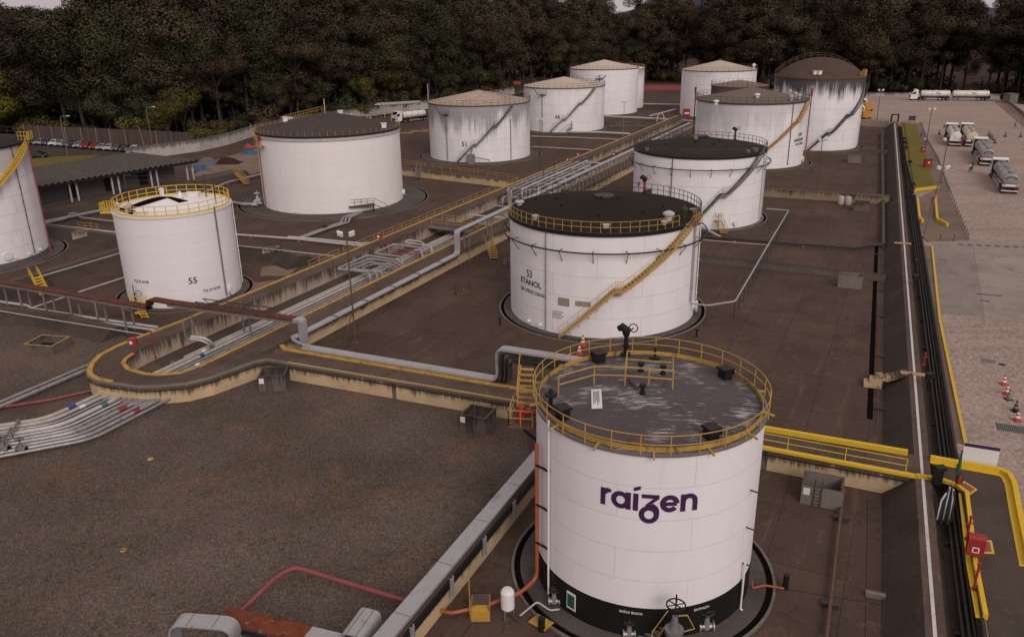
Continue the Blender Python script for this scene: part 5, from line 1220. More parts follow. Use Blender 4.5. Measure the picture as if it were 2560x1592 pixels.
# the depth of the wood behind the front ranks, which nobody could count
rgw = random.Random(17); wb = MB()
d = 0
while d < TL:
    P, nn, t = along(d)
    hw_ = 27 + 5 * math.sin(d * .07) + 3 * math.sin(d * .23)
    if pix(V(P.x, P.y, 15))[0] < 230: hw_ *= .9
    for k in range(150):
        z = hw_ * rgw.random() ** .8; q = P + nn * (34 + rgw.uniform(0, 16)) + t * rgw.uniform(-4, 4); s = rgw.uniform(.5, 1.2)
        u = V(rgw.gauss(0, 1), rgw.gauss(0, 1), rgw.gauss(0, .6)).normalized(); w = u.cross(V(rgw.gauss(0, .5), rgw.gauss(0, .5), 1)).normalized(); c = V(q.x, q.y, z)
        wb.quad(c - u * s, c - w * s * .7, c + u * s, c + w * s * .7)
    for k in range(90):
        q = P + nn * rgw.uniform(8, 40) + t * rgw.uniform(-3, 3); s = rgw.uniform(.3, .8); z = 5.5 * rgw.random() ** 1.4
        u = V(rgw.gauss(0, 1), rgw.gauss(0, 1), rgw.gauss(0, .6)).normalized(); w = u.cross(V(rgw.gauss(0, .5), rgw.gauss(0, .5), 1)).normalized(); c = V(q.x, q.y, z)
        wb.quad(c - u * s, c - w * s * .7, c + u * s, c + w * s * .7)
    d += 1.6
tag(wb.build('deep_wood', MAT['leaf_a'], smooth=0), 'dark mass of foliage deep inside the forest behind the front trees', 'wood', None, 'stuff')
# far hill, the blue of distant haze put into its colour
hm = MB(); N = 40; hp = G(1930, 60, 0)
hx, hy = 560, 1900
for i in range(N):
    for j in range(N):
        def hz(a, b):
            x = lerp(-900, 900, a / N); y = lerp(-500, 500, b / N)
            return V(hx + x, hy + y, -5 + 92 * math.exp(-(x / 330)**2 - (y / 260)**2) + 26 * math.exp(-((x - 420) / 260)**2 - (y / 260)**2) + 1.5 * math.sin(x * .05) * math.cos(y * .04))
        hm.quad(hz(i, j), hz(i + 1, j), hz(i + 1, j + 1), hz(i, j + 1))
MAT['hill'] = simple('haze_blue_hill', c4(.030, .034, .040), .9, var=.3, scale=.05)
tag(hm.build('hill', MAT['hill'], smooth=60), 'distant bluish wooded hill', 'hill', None, 'structure')
# ---------------------------------------------------------------- pipes, trays, posts and small equipment
ORD = ['first', 'second', 'third', 'fourth', 'fifth', 'sixth', 'seventh', 'eighth', 'ninth', 'tenth', 'eleventh', 'twelfth', 'thirteenth', 'fourteenth', 'fifteenth', 'sixteenth', 'seventeenth']
def pipe(label, pts, r, mat='pipe_silver', rad=.5, n=10, group=None, flanges=0, supports=0, name='pipe', bands=()):
    """one pipe run; rests on small concrete sleepers, may carry flanges and colour bands as parts"""
    P = fillet(pts, rad) if len(pts) > 2 else [Vector(p) for p in pts]
    mb = MB(); mb.tube(P, r, n)
    if not (supports or bands): return tag(mb.build(name, MAT[mat]), label, 'pipe', group)
    c = P[len(P) // 2]; t = thing(name, label, 'pipe', (c.x, c.y, 0), 0, group); mb.build('pipe_body', MAT[mat], t)
    L = [0]
    for i in range(len(P) - 1): L.append(L[-1] + (P[i + 1] - P[i]).length)
    def at(d):
        for i in range(len(P) - 1):
            if d <= L[i + 1]: q = (d - L[i]) / max(1e-6, L[i + 1] - L[i]); return lerp(P[i], P[i + 1], q), (P[i + 1] - P[i]).normalized()
        return P[-1], (P[-1] - P[-2]).normalized()
    if supports:
        for k in range(int(L[-1] / supports)):
            p, d = at(supports * (k + .5)); s = V(-d.y, d.x, 0)
            if p.z - r > .08: mb = MB(); mb.obox(V(p.x, p.y, (p.z - r * .8) / 2), d * .12, s * (r + .14), V(0, 0, (p.z - r * .8) / 2)); mb.build('sleeper', MAT['kerb'], t)
    for (d0, ln, m) in bands:
        a, d = at(d0); b, _ = at(d0 + ln); mb = MB(); mb.tube([a, b], r + .006, n); mb.build('colour_band', MAT[m], t)
    return t
def sweep_rect(mb, path, side, w, th, mi=0):
    P = [Vector(p) for p in path]; side = Vector(side).normalized(); A = []
    for i in range(len(P)):
        d1 = (P[i] - P[i - 1]).normalized() if i else (P[1] - P[0]).normalized(); d2 = (P[i + 1] - P[i]).normalized() if i < len(P) - 1 else d1
        d = (d1 + d2).normalized(); nn = side.cross(d).normalized(); k = 1 / max(.5, d.dot(d1))
        A.append([P[i] + side * w / 2, P[i] - side * w / 2, P[i] - side * w / 2 - nn * th * k, P[i] + side * w / 2 - nn * th * k])
    vs = [p for q in A for p in q]; fs = []
    for i in range(len(P) - 1):
        a, b = 4 * i, 4 * i + 4
        for j in range(4): fs.append((a + j, a + (j + 1) % 4, b + (j + 1) % 4, b + j))
    m = 4 * (len(P) - 1); fs += [(3, 2, 1, 0), (m, m + 1, m + 2, m + 3)]
    mb.add(vs, fs, mi)
# -- pipes on the trench floor
rsw = [-.7, -1.35, -1.95, -2.5, -3.0, -3.55, -4.25, -4.95, -5.5]
rad9 = [.14, .12, .16, .11, .13, .12, .17, .17, .08]
mts = ['pipe_silver', 'pipe_silver', 'pipe_silver', 'pipe_white', 'pipe_silver', 'pipe_silver', 'pipe_cream', 'pipe_cream', 'pipe_white']
for i, (r, q, m) in enumerate(zip(rsw, rad9, mts)):
    b = [(4.5 + .9 * i, .5, ('blue', 'white', 'teal')[i % 3])] if i in (2, 4, 6, 7) else []
    pipe('%s silver pipe from the right wall in the long trench' % ORD[i], [S(r, -6.2 if i < 8 else 3, .42), S(r, LF - 4, .42)], q, m, group='pipes along the trench floor', bands=b)
sl = MB()
for k in range(28): 
    s = 2 + k * 6.4; mb = MB(); mb.obox(S(-3.2, s, .14), RR * 2.9, UU * .14, V(0, 0, .13)); tag(mb.build('sleeper', MAT['kerb']), 'low concrete sleeper under the trench pipes', 'sleeper', 'sleepers under the trench pipes')
# -- the bundle that leaves the nose towards the lower left
nb = 10; rb_ = [.17, .15, .11, .17, .09, .15, .19, .13, .16, .12]
mb_ = ['pipe_cream', 'pipe_cream', 'pipe_silver', 'pipe_white', 'pipe_white', 'pipe_silver', 'pipe_silver', 'pipe_silver', 'pipe_silver', 'pipe_silver']
for i in range(nb):
    q = i / (nb - 1); a = lambda A, B: (lerp(A[0], B[0], q), lerp(A[1], B[1], q))
    s_, b_, e_ = a((258, 981), (410, 1004)), a((114, 1047), (228, 1098)), a((0, 1064), (0, 1141))
    pa_, pb_, pc_ = G(*s_, .4), G(*b_, .4), G(*e_, .4)
    bd = {0: [(3.2, .7, 'blue')], 1: [(3.0, .5, 'white')], 3: [(2.2, .6, 'teal')], 6: [(2.4, .8, 'red')], 8: [(2.5, .6, 'red')]}.get(i, [])
    pipe('%s pipe from the back in the bent bundle leaving the rounded walkway end' % ORD[i], [pa_ + (pa_ - pb_) * .10, pb_, pc_ + (pc_ - pb_) * 1.2], rb_[i], mb_[i], 1.2, group='pipes leaving the walkway end', bands=bd)
for (px, py) in ((52, 1085), (33, 1105)):
    p = G(px, py - 12, 0); q = G(px - 17, py + 22, 0); mb = MB(); mb.tube([p + V(0, 0, .1), p + V(0, 0, .85)], .07, 6); mb.tube([q + V(0, 0, .1), q + V(0, 0, .85)], .07, 6); mb.tube([p + V(0, 0, .85), q + V(0, 0, .85)], .1, 8)
    tag(mb.build('pipe_clamp_frame', MAT['grey_steel']), 'grey steel clamp frame across the bent pipe bundle' + (', left one' if px < 40 else ', right one'), 'frame')
def valve(label, P, s=1.0, body='grey_steel', wheel='dark_steel', rz=0.0):
    t = thing('gate_valve', label, 'valve', (P.x, P.y, P.z), rz)
    mb = MB(); mb.tube([P + V(-.35 * s, 0, .2 * s), P + V(.35 * s, 0, .2 * s)], .16 * s, 10); mb.tube([P + V(0, 0, .1 * s), P + V(0, 0, .7 * s)], [.2 * s, .12 * s], 10); mb.tube([P + V(-.35 * s, 0, .2 * s), P + V(-.28 * s, 0, .2 * s)], .27 * s, 12); mb.tube([P + V(.28 * s, 0, .2 * s), P + V(.35 * s, 0, .2 * s)], .27 * s, 12); mb.build('valve_body', MAT[body], t)
    mb = MB(); h = P + V(0, 0, 1.0 * s); mb.tube([h + V(.3 * s * math.cos(a), .3 * s * math.sin(a), 0) for a in [2 * PI * i / 18 for i in range(18)]], .03 * s, 6, closed=True)
    for k in range(3): mb.tube([h + V(.3 * s * math.cos(k * PI / 3), .3 * s * math.sin(k * PI / 3), 0), h - V(.3 * s * math.cos(k * PI / 3), .3 * s * math.sin(k * PI / 3), 0)], .022 * s, 5)
    mb.tube([P + V(0, 0, .6 * s), h + V(0, 0, .25 * s)], .035 * s, 6); mb.build('hand_wheel', MAT[wheel], t); return t
valve('small black valve on the front of the bent pipe bundle at the left edge', G(10, 1128, .35), 1.2); valve('small dark valve on the front pipe of the bent bundle', G(55, 1128, .35), 1.0)
pipe('flaking silver pipe running left from the walkway nose across the gravel', [G(222, 922, .35), G(0, 1016, .35), G(-80, 1050, .35)], .17, 'pipe_silver')
pipe('thin silver pipe beside the flaking pipe on the gravel', [G(220, 912, .35), G(0, 1005, .35), G(-80, 1039, .35)], .13, 'pipe_silver')
pipe('faded red pipe on the gravel left of the walkway nose', [G(229, 976, .2), G(120, 1000, .2), G(0, 1018, .2), G(-80, 1030, .2)], .10, 'red_pipe')
# -- expansion loops above the trench
def loop(label, px, z, r, mat='pipe_silver'):
    P = [G(x, y, z) for x, y in px]; pipe(label, [V(P[0].x, P[0].y, .45)] + P + [V(P[-1].x, P[-1].y, .45)], r, mat, .55, name='expansion_loop')
loop('outermost silver expansion loop of the nearest loop set in the trench', [(925, 688), (915, 679), (842, 673), (918, 639), (990, 650), (1012, 664)], 1.5, .17)
loop('second silver expansion loop of the nearest loop set', [(943, 688), (936, 680), (861, 671), (925, 647), (985, 655), (1010, 671)], 1.42, .14)
loop('third silver expansion loop of the nearest loop set', [(957, 685), (950, 681), (880, 672), (925, 655), (980, 662), (1008, 678)], 1.34, .11)
loop('innermost thin expansion loop of the nearest loop set', [(972, 686), (966, 683), (902, 671), (938, 659), (975, 668), (1000, 678)], 1.28, .09)
loop('big single silver expansion loop in the middle of the trench', [(1006, 652), (1002, 642), (935, 634), (984, 611), (1048, 619), (1056, 636)], 1.6, .16)
loop('brown red expansion loop inside the big silver loop', [(1050, 634), (985, 634), (982, 628), (990, 622), (1035, 628), (1078, 632)], 1.2, .10, 'red_pipe')
loop('white expansion loop nearest the trench bridge', [(1080, 625), (1076, 615), (1010, 606), (1020, 600), (1055, 605), (1062, 612)], 1.4, .10, 'pipe_white')
# pipes crossing from the left over the trench wall near the rack
pipe('short white pipe dropping over the trench wall onto the trench pipes', [G(478, 842, 1.9), G(512, 845, 1.9), G(530, 857, 1.2), G(533, 866, .5)], .14, 'pipe_white', .5)
pipe('second short white pipe dropping over the trench wall', [G(475, 847, 1.8), G(508, 852, 1.8), G(524, 862, 1.2), G(526, 868, .5)], .09, 'pipe_white', .5)
# -- long cable tray beside the trench dike
s_c = rs(G(770, 850, 1.8))[1]; s_r = rs(G(1160, 636, 1.8))[1]; rT = 3.12
zt = up_to(S(rT, s_r), 577)
tr = thing('cable_tray', 'long silver cable tray along the trench walkway that climbs over the footbridge on frames', 'cable tray', tuple(S(rT, s_c)))
mb = MB(); sweep_rect(mb, fillet([S(rT, s_c, 1.85), S(rT, s_r, 1.85), S(rT, s_r, zt), S(rT, LF - 40, zt)], .5), RR, .78, .16); mb.build('cover', MAT['galv'], tr)
mb = MB(); sweep_rect(mb, fillet([S(rT, s_c, 1.66), S(rT, s_r + .2, 1.66), S(rT, s_r + .2, zt - .2), S(rT, LF - 40, zt - .2)], .5), RR, .66, .12); mb.build('underside', MAT['black'], tr)
k = 0; s = s_c + 1.0
while s < s_r - 1:
    mb = MB(); 
    for rr in (-.42, .42): mb.tube([S(rT + rr, s, 1.55), S(rT + rr, s, 1.92)], .03, 4)
    mb.tube([S(rT - .42, s, 1.9), S(rT + .42, s, 1.9)], .035, 4); mb.tube([S(rT + .42, s, 1.6), S(rO + .01, s, .75)], .03, 4); mb.build('strap', MAT['dark_steel'], tr); s += 5.2
s = s_r + 2.5
while s < LF - 42:
    mb = MB()
    for rr in (-.35, .35): mb.beam(S(rT + rr, s, 0 if rr > 0 else HW), S(rT + rr, s, zt - .3), .12, .12)
    mb.beam(S(rT - .5, s, zt - .36), S(rT + .5, s, zt - .36), .12, .12); mb.beam(S(rT - .35, s, zt - 1.6), S(rT + .35, s, zt - .5), .06, .06); mb.build('support_frame', MAT['grey_steel'], tr); s += 6.5 if s < s_r + 30 else 4.0
# tray along the rear of the cross arm, then up and over beside the foreground tank
cdir = V(cross_dir.x, cross_dir.y, 0).normalized(); cn = V(-cdir.y, cdir.x, 0)
A0 = cross_r0 + cn * .45 + cdir * 1.0; ta = (G(1240, 950, 2.0) - A0).dot(cdir); tb = (G(1500, 893, 3.6) - A0).dot(cdir)
at_ = lambda t, z: V(A0.x + cdir.x * t, A0.y + cdir.y * t, z)
zp = up_to(at_(ta, 0), 866)
ct = thing('cable_tray', 'silver cable tray along the cross walkway that rises into a portal behind the lettered tank', 'cable tray', tuple(at_(3, 0)))
mb = MB(); sweep_rect(mb, fillet([at_(0.6, 2.0), at_(ta, 2.0), at_(ta, zp), at_(tb + 4, zp)], .6, 6), -cn, .92, .18); mb.build('cover', MAT['galv'], ct)
for q in (.35, .7, 1.05):
    mb = MB(); sweep_rect(mb, fillet([at_(ta - 1.5, 2.0 - q * .0 - .2), at_(ta + q, 1.78), at_(ta + q, zp - q), at_(tb + 3, zp - q)], .5, 5), -cn, .80, .07); mb.build('inner_tray', MAT['dark_steel'], ct)
for t in (ta + 3.2, ta + 7.5, tb + 2):
    mb = MB(); mb.beam(at_(t, 0) + cn * .3, at_(t, zp - .3) + cn * .3, .12, .12); mb.build('post', MAT['grey_steel'], ct)
mb = MB(); sweep_rect(mb, [S(rT, s_c + .2, 1.86), S(rT, s_c - .3, 1.9), at_(.4, 2.0), at_(1.2, 2.0)], V(0, 0, 1).cross(UU + cdir), .8, .16); mb.build('corner_piece', MAT['galv'], ct)
# -- rusty topped rack from the left edge, stepping over the trench
hb = up_to(G(94, 781, 0), 712)
RK0 = G(-30, 697, hb); RK1 = G(372, 765, hb); h2 = hb + .9; RK2 = G(398, 742, h2); RK3 = G(738, 795, h2)
rk = thing('pipe_rack', 'rusty topped pipe rack from the left edge crossing over the trench', 'pipe rack', (RK0.x, RK0.y, 0))
pth = [RK0, RK1]; d1 = (RK1 - RK0).normalized(); d2 = (RK3 - RK2).normalized(); sd1 = V(d1.y, -d1.x, 0)
RK2 = V(RK1.x, RK1.y, h2) + d1 * .5
mb = MB(); sweep_rect(mb, fillet([RK0, RK1, RK1 + V(0, 0, .9) + d1 * .3, RK1 + V(0, 0, .9) + d1 * 3.0, ], .35), sd1, 1.0, .16); mb.build('cover', MAT['rust'], rk)
RKa = RK1 + V(0, 0, .9) + d1 * 3.0
mb = MB(); sweep_rect(mb, [RKa, V(RK3.x, RK3.y, h2)], sd1, 1.0, .16); mb.build('cover', MAT['rust'], rk)
mb = MB(); sweep_rect(mb, fillet([V(RK3.x, RK3.y, h2), V(RK3.x, RK3.y, h2) + d1 * .9, V(RK3.x, RK3.y, HW + .05) + d1 * .9], .3), sd1, .9, .3); mb.build('down_duct', MAT['galv'], rk)
for q in (-.42, .42):
    mb = MB(); mb.beam(RK0 + sd1 * q - V(0, 0, .3), RK1 + sd1 * q - V(0, 0, .3), .10, .26); mb.beam(RKa + sd1 * q - V(0, 0, .3), V(RK3.x, RK3.y, h2 - .3) + sd1 * q, .10, .26); mb.build('side_beam', MAT['grey_steel'], rk)
mb = MB()
for q in (-.3, 0, .3): mb.tube([RK0 + sd1 * q - V(0, 0, .33), RK1 + sd1 * q - V(0, 0, .33)], .09, 6); mb.tube([RKa + sd1 * q - V(0, 0, .33), V(RK3.x, RK3.y, h2 - .33) + sd1 * q], .09, 6)
mb.build('cables', MAT['black'], rk)
LR = (RK1 - RK0).length; k = 0
while k * 3.9 < LR - 1:
    p = RK0 + d1 * (1.6 + k * 3.9)
    for q in (-.5, .5): mb = MB(); mb.beam(V(p.x, p.y, 0) + sd1 * q, V(p.x, p.y, p.z - .42) + sd1 * q, .17, .17); mb.build('leg', MAT['grey_steel'], rk)
    mb = MB(); mb.beam(p - V(0, 0, .5) - sd1 * .6, p - V(0, 0, .5) + sd1 * .6, .14, .14); mb.build('cross_beam', MAT['grey_steel'], rk); k += 1
for (px, py, zb) in ((466, 853, HW), (486, 838, HW), (630, 853, .1), (612, 838, .1)):
    b = G(px, py, zb); mb = MB(); mb.beam(b, V(b.x, b.y, h2 - .42), .15, .15); mb.build('leg', MAT['grey_steel'], rk)
tp = lerp(RKa, RK3, .25); tq = lerp(RKa, RK3, .86); mb = MB()
for q in (-.5, .5):
    mb.beam(tp + sd1 * q + V(0, 0, .5), tq + sd1 * q + V(0, 0, .5), .08, .08); n_ = 9
    for i in range(n_):
        a = lerp(tp, tq, i / n_) + sd1 * q; b = lerp(tp, tq, (i + 1) / n_) + sd1 * q; mb.beam(a + V(0, 0, 0 if i % 2 else .5), b + V(0, 0, .5 if i % 2 else 0), .05, .05)
mb.build('truss', MAT['dark_steel'], rk)
# -- pipes on the left bund floors
pl_ = lambda px, z: [G(x, y, z) for x, y in px]
pipe('thick pale pipe below the shed berm passing behind tank 55', pl_([(60, 566), (106, 556), (265, 524), (430, 495), (503, 486), (569, 456), (680, 430)], .5), .24, 'pipe_silver', 1.5, supports=9)
pipe('looped branch pipe from the left tank to the dark roofed tank', pl_([(106, 560), (168, 546), (175, 534), (190, 533), (201, 544), (286, 554), (430, 570), (582, 507), (655, 510)], .5), .15, 'pipe_silver', .8)
pipe('thin white pipe crossing behind tank 55 to the trench railing', pl_([(116, 562), (290, 581), (440, 592), (589, 586), (738, 597), (897, 614), (925, 612)], .45), .15, 'pipe_white', 1, supports=8)
pipe('second white pipe reaching the trench railing from the left', pl_([(720, 592), (760, 595), (905, 609), (935, 607)], .45), .15, 'pipe_white', 1)
pipe('slim white pipe over the berm right of tank 55', pl_([(590, 614), (640, 619), (841, 641)], 1.4), .07, 'pipe_white', 1)
pipe('slim white pipe along the berm crest left of tank 55', pl_([(88, 695), (299, 633)], 1.38), .07, 'pipe_white')
pipe('slim white pipe on the floor in front of tank 55', pl_([(74, 771), (169, 740), (212, 725), (312, 693)], .4), .09, 'pipe_white', 1)
pipe('upper of two white pipes under the rusty rack', pl_([(-40, 748), (0, 754), (70, 764), (78, 771), (230, 795), (394, 818)], .4), .15, 'pipe_white', .5, supports=6)
pipe('lower of two white pipes under the rusty rack', pl_([(65, 774), (80, 777), (225, 802), (392, 826)], .35), .13, 'pipe_white', .5)
pipe('thin white pipe along the edge of the gravel field berm', pl_([(-40, 770), (0, 777), (143, 801), (372, 838)], 1.1), .05, 'pipe_white')
for k, (o, l) in enumerate(((0, 'left'), (1, 'middle'), (2, 'right'))):
    dx = k * 9; pipe('%s of three silver pipes stepping down from the dark roofed tank' % l, [G(886 + dx, 533 - k, 1.0), G(857 + dx, 544, 1.0), G(854 + dx, 556, .35), G(815 + dx * .7, 569, .35), G(738 + dx * .7, 597, .35)], .14, 'pipe_silver', .6)
pipe('silver pipe leading left from the base of the dark roofed tank', pl_([(655, 508), (610, 512), (578, 504)], .6), .22, 'pipe_silver', .8)
valve('white valve cluster at the left foot of the dark roofed tank', G(645, 506, .4), 1.6, 'pipe_white', 'pipe_white'); valve('valve on the pipe at the left foot of the dark roofed tank', G(637, 515, .3), 1.3, 'pipe_white', 'dark_steel', .4)
# -- pipes on the eastern bund floors
pipe('flaking dark pipe across the bund right of the ethanol tank', pl_([(1755, 591), (1920, 604), (2140, 620), (2165, 614), (2205, 612)], .5), .19, 'pipe_dark', .8, supports=9)
pipe('pipe with white flakes running along the foot of the slope', pl_([(2204, 330), (2207, 430), (2209, 612)], .55), .24, 'pipe_dark', .5, supports=10)
pipe('thin white handrail pipe behind the flaking dark pipe', pl_([(1758, 600), (1925, 613)], .6), .05, 'pipe_white')
fp = pl_([(1727, 758), (1768, 764), (1838, 753), (1920, 613), (1972, 526), (1915, 522)], 1.9)
ht = thing('elevated_pipe', 'slim galvanised pipe carried on a row of dark posts right of the ethanol tank', 'pipe', (fp[2].x, fp[2].y, 0))
mb = MB(); mb.tube(fillet(fp, .3), .09, 8); mb.build('pipe_body', MAT['galv'], ht)
for i in range(1, len(fp) - 1):
    n_ = max(1, round((fp[i + 1] - fp[i]).length / 3.1))
    for k in range(n_): p = lerp(fp[i], fp[i + 1], k / n_); mb = MB(); mb.beam(V(p.x, p.y, .03), p, .09, .09); mb.box((p.x, p.y, .03), (.5, .4, .06)); mb.build('post', MAT['dark_steel'], ht)
pipe('dark drain pipe leading from the wall pit towards the camera', pl_([(2095, 1222), (2110, 1222), (2098, 1310), (2065, 1600), (2050, 1720)], .3), .10, 'rust_pole', .4)
for (px, py) in ((2102, 1302), (2075, 1518)):
    p = G(px, py, 0); mb = MB(); mb.box((p.x, p.y, .16), (.85, .22, .3), -.4); tag(mb.build('pipe_support', MAT['dark_steel']), 'dark steel support under the drain pipe' + (' near the wall pit' if py < 1400 else ' nearest the camera'), 'support')
p = G(1963, 1470, 0); mb = MB(); mb.cyl((p.x, p.y, 0), .16, .85, 12); mb.cyl((p.x, p.y, .85), .18, .05, 12); tag(mb.build('bollard', MAT['black']), 'black stub bollard right of the lettered tank', 'bollard')
p = G(1354, 1575, 0); mb = MB(); mb.cyl((p.x, p.y, 0), .18, .75, 14); mb.cyl((p.x, p.y, .75), .19, .05, 14); tag(mb.build('bollard', MAT['black']), 'black bollard in front of the lettered tank beside the yellow plate', 'bollard')
for (px, py, l) in ((1741, 842, 'black T shaped hydrant post right of the ethanol tank'), (1250, 812, 'black T shaped post left of the ethanol tank')):
    p = G(px, py, 0); mb = MB(); mb.cyl((p.x, p.y, 0), .09, .75, 8); mb.cyl((p.x, p.y, .75), .22, .12, 10); tag(mb.build('post', MAT['black']), l, 'post')
pipe('orange red drip pipe from the right foot of the lettered tank', [G(1880, 1450, .9), G(1880, 1470, .4), G(1910, 1462, .25), G(1960, 1470, .2)], .06, 'orange_pipe', .2)
mb = MB(); mb.ribbon(pl_([(1960, 1471), (2200, 1510)], 0), -.02, .02, 0, .012); tag(mb.build('floor_joint', MAT['black'], smooth=0), 'thin dark joint line in the floor right of the lettered tank', 'joint')
p = G(2188, 1492, 0); mb = MB(); mb.box((p.x, p.y, .14), (1.0, .28, .28), -.35); tag(mb.build('concrete_beam', MAT['kerb']), 'short loose concrete beam on the floor below the slope', 'beam')
mb = MB(); mb.tube(pl_([(2172, 1245), (2171, 1330), (2166, 1600), (2160, 1700)], .04), .035, 5); tag(mb.build('cable', MAT['rust_pole']), 'thin rusty cable along the floor below the near slope', 'cable')
for i, (px, py) in enumerate(((2197, 639), (2201, 729), (2201, 794), (2200, 894), (2199, 1026))):
    p = G(px, py, 0); mb = MB(); mb.box((p.x, p.y, .18), (.9, .16, .1), -.35); mb.cyl((p.x, p.y, 0), .05, .2, 6); tag(mb.build('cable_support', MAT['dark_steel']), '%s small cable support from the far end along the slope foot' % ORD[i], 'support', 'cable supports along the slope foot')
mb = MB(); mb.tube(pl_([(2198, 630), (2197, 800), (2196, 1090)], .22), .03, 5); tag(mb.build('cable', MAT['rust_pole']), 'thin rusty cable strung along the slope foot', 'cable')
# -- ditch pipes
dp = eds(G(2318, 800, .8))[0]
for i, (o, m, r) in enumerate(((-.30, 'pipe_dark', .085), (0, 'pipe_dark', .10), (.26, 'pipe_dark', .08), (.46, 'red_pipe', .065))):
    pipe('%s pipe from the left in the ditch beside the yard' % ('dark', 'dark shiny', 'thin dark', 'red')[i], [EB(dp + o, -42, .85), EB(dp + o, 24, .85), EB(dp + o, far_s - 6, .85)], r, m, group=None)
s = -6
while s < far_s - 10:
    mb = MB(); mb.beam(EB(dp - .6, s, .62), EB(dp + .7, s, .62), .12, .16); tag(mb.build('pipe_support', MAT['dark_steel']), 'dark cross support under the ditch pipes', 'support', 'supports under the ditch pipes'); s += 8
# -- foreground wall with silver tray, black pipes and posts
w0, w1 = G(1040, 1616, 0), G(1318, 1262, 0); wd = (w1 - w0).normalized(); wn = V(-wd.y, wd.x, 0)          # wn points to the gravel
wf = (cross_r0 + cn * .0); 
tt = 0
while eds(w0 + wd * tt)[0] < 0 and (w0 + wd * tt - front_mid).dot(cn) < -.05: tt += .1
wend = w0 + wd * tt
fw = thing('bund_wall', 'cream bund wall with silver cable tray and black pipes in the foreground', 'wall', tuple(w0))
mb = MB(); mb.prism([w0 - wd * 14, wend, wend + wn * .3, w0 - wd * 14 + wn * .3], 0, HW); mb.build('wall', MAT['cream'], fw, smooth=0)
tl = [G(1010, 1499, 2.0), G(1280, 1192, 2.0)]; tcx = ((tl[0] - w0).dot(wn) + (G(1280, 1232, 2.0) - w0).dot(wn) + (tl[1] - w0).dot(wn)) / 3
tw = .95; tc = (tl[0] - w0).dot(wn) - tw / 2
mb = MB(); sweep_rect(mb, [V(w0.x, w0.y, 2.0) - wd * 14 + wn * tc, V(wend.x, wend.y, 2.0) - wd * .3 + wn * tc], -wn, tw, .17); mb.build('cable_tray', MAT['galv'], fw)
for k in range(9):
    p = w0 + wd * (-9 + k * 4.4) + wn * tc; mb = MB(); mb.obox(V(p.x, p.y, 2.004), wn * tw / 2, wd * .012, V(0, 0, .004)); mb.build('joint', MAT['dark_steel'], fw)
for q, zz in ((.10, 1.62), (.10, 1.40), (.10, 1.20)):
    mb = MB(); mb.tube([V(w0.x, w0.y, zz) - wd * 14 - wn * q, V(wend.x, wend.y, zz) - wd * .4 - wn * q], .065, 8); mb.build('pipe', MAT['black'], fw)
for (px, py) in ((1265, 1247), (1192, 1337), (1106, 1436), (1005, 1556)):
    p = G(px, py, 1.75); t_along = (p - w0).dot(wd); b = w0 + wd * t_along - wn * .22
    mb = MB(); mb.obox(V(b.x, b.y, 1.15), wd * .14, wn * .015, V(0, 0, .62)); mb.obox(V(b.x, b.y, 1.15) + wd * .14 + wn * .05, wd * .012, wn * .06, V(0, 0, .62)); mb.obox(V(b.x, b.y, 1.15) - wd * .14 + wn * .05, wd * .012, wn * .06, V(0, 0, .62)); mb.build('post', MAT['galv'], fw)
# -- trays in the lower left corner: rusty run between two silver portals
ta0, ta1 = G(572, 1535, 1.3), G(800, 1590, 1.3); td = (ta1 - ta0).normalized(); tn = V(-td.y, td.x, 0)
rt = thing('cable_tray', 'peeling rusty tray between two silver portals at the bottom edge', 'cable tray', (ta0.x, ta0.y, 0))
mb = MB(); sweep_rect(mb, [ta0 - td * .4, lerp(ta0, ta1, .86)], -tn, 1.05, .14); mb.build('cover', MAT['rust_peel'], rt)
mb = MB(); sweep_rect(mb, [lerp(ta0, ta1, .862), ta1 + td * 1.4], -tn, 1.05, .14); mb.build('cover', MAT['galv'], rt)
mb = MB()
for q in (-.55, -.68): mb.tube([ta0 + tn * q - V(0, 0, .3) - td, ta1 + tn * q - V(0, 0, .3)], .06, 6)
mb.build('cables', MAT['black'], rt)
for k in (.05, .5, .92): p = lerp(ta0, ta1, k) - tn * .5; mb = MB(); mb.beam(V(p.x, p.y, 0), V(p.x, p.y, 1.05), .1, .1); mb.build('post', MAT['grey_steel'], rt)
def portal(label, c0, c1, z0, z1, side, w=1.0):
    t = thing('tray_portal', label, 'cable tray', (c0.x, c0.y, 0)); p = [V(c0.x, c0.y, z0), V(c0.x, c0.y, z1), V(c1.x, c1.y, z1), V(c1.x, c1.y, z0)]
    mb = MB(); sweep_rect(mb, fillet(p, .75 if w < 1.5 else .4, 7), side, w, .09); mb.build('outer_tray', MAT['galv'], t)
    u = (c1 - c0); u.z = 0; u.normalize(); Lp = (c1 - c0).length; sv_ = Vector(side).normalized()
    for q in (.3, .7):
        o_ = V(c0.x, c0.y, z1) + u * Lp * q; mb = MB(); mb.obox(o_ + V(0, 0, .004), u * .012, sv_ * w * .5, V(0, 0, .004)); mb.build('joint', MAT['dark_steel'], t)
    for q in (() if w < 1.5 else (.2, .38)):
        mb = MB(); sweep_rect(mb, fillet([V(c0.x, c0.y, z0) + u * q, V(c0.x, c0.y, z1 - q) + u * q, V(c1.x, c1.y, z1 - q) - u * q, V(c1.x, c1.y, z0) - u * q], .5, 6), side, w * .85, .05); mb.build('inner_tray', MAT['dark_steel'], t)
    return t
c0, c1 = G(428, 1547, 1.9), G(588, 1559, 1.9)
portal('rounded silver tray portal at the bottom edge left of the rusty tray', V(c0.x, c0.y, 0), V(c1.x, c1.y, 0), .1, 1.95, -V(-(c1 - c0).y, (c1 - c0).x, 0), .95)
c0, c1 = G(862, 1612, 1.3), G(932, 1592, 1.3); zz = up_to(V(c1.x, c1.y, 0), 1524)
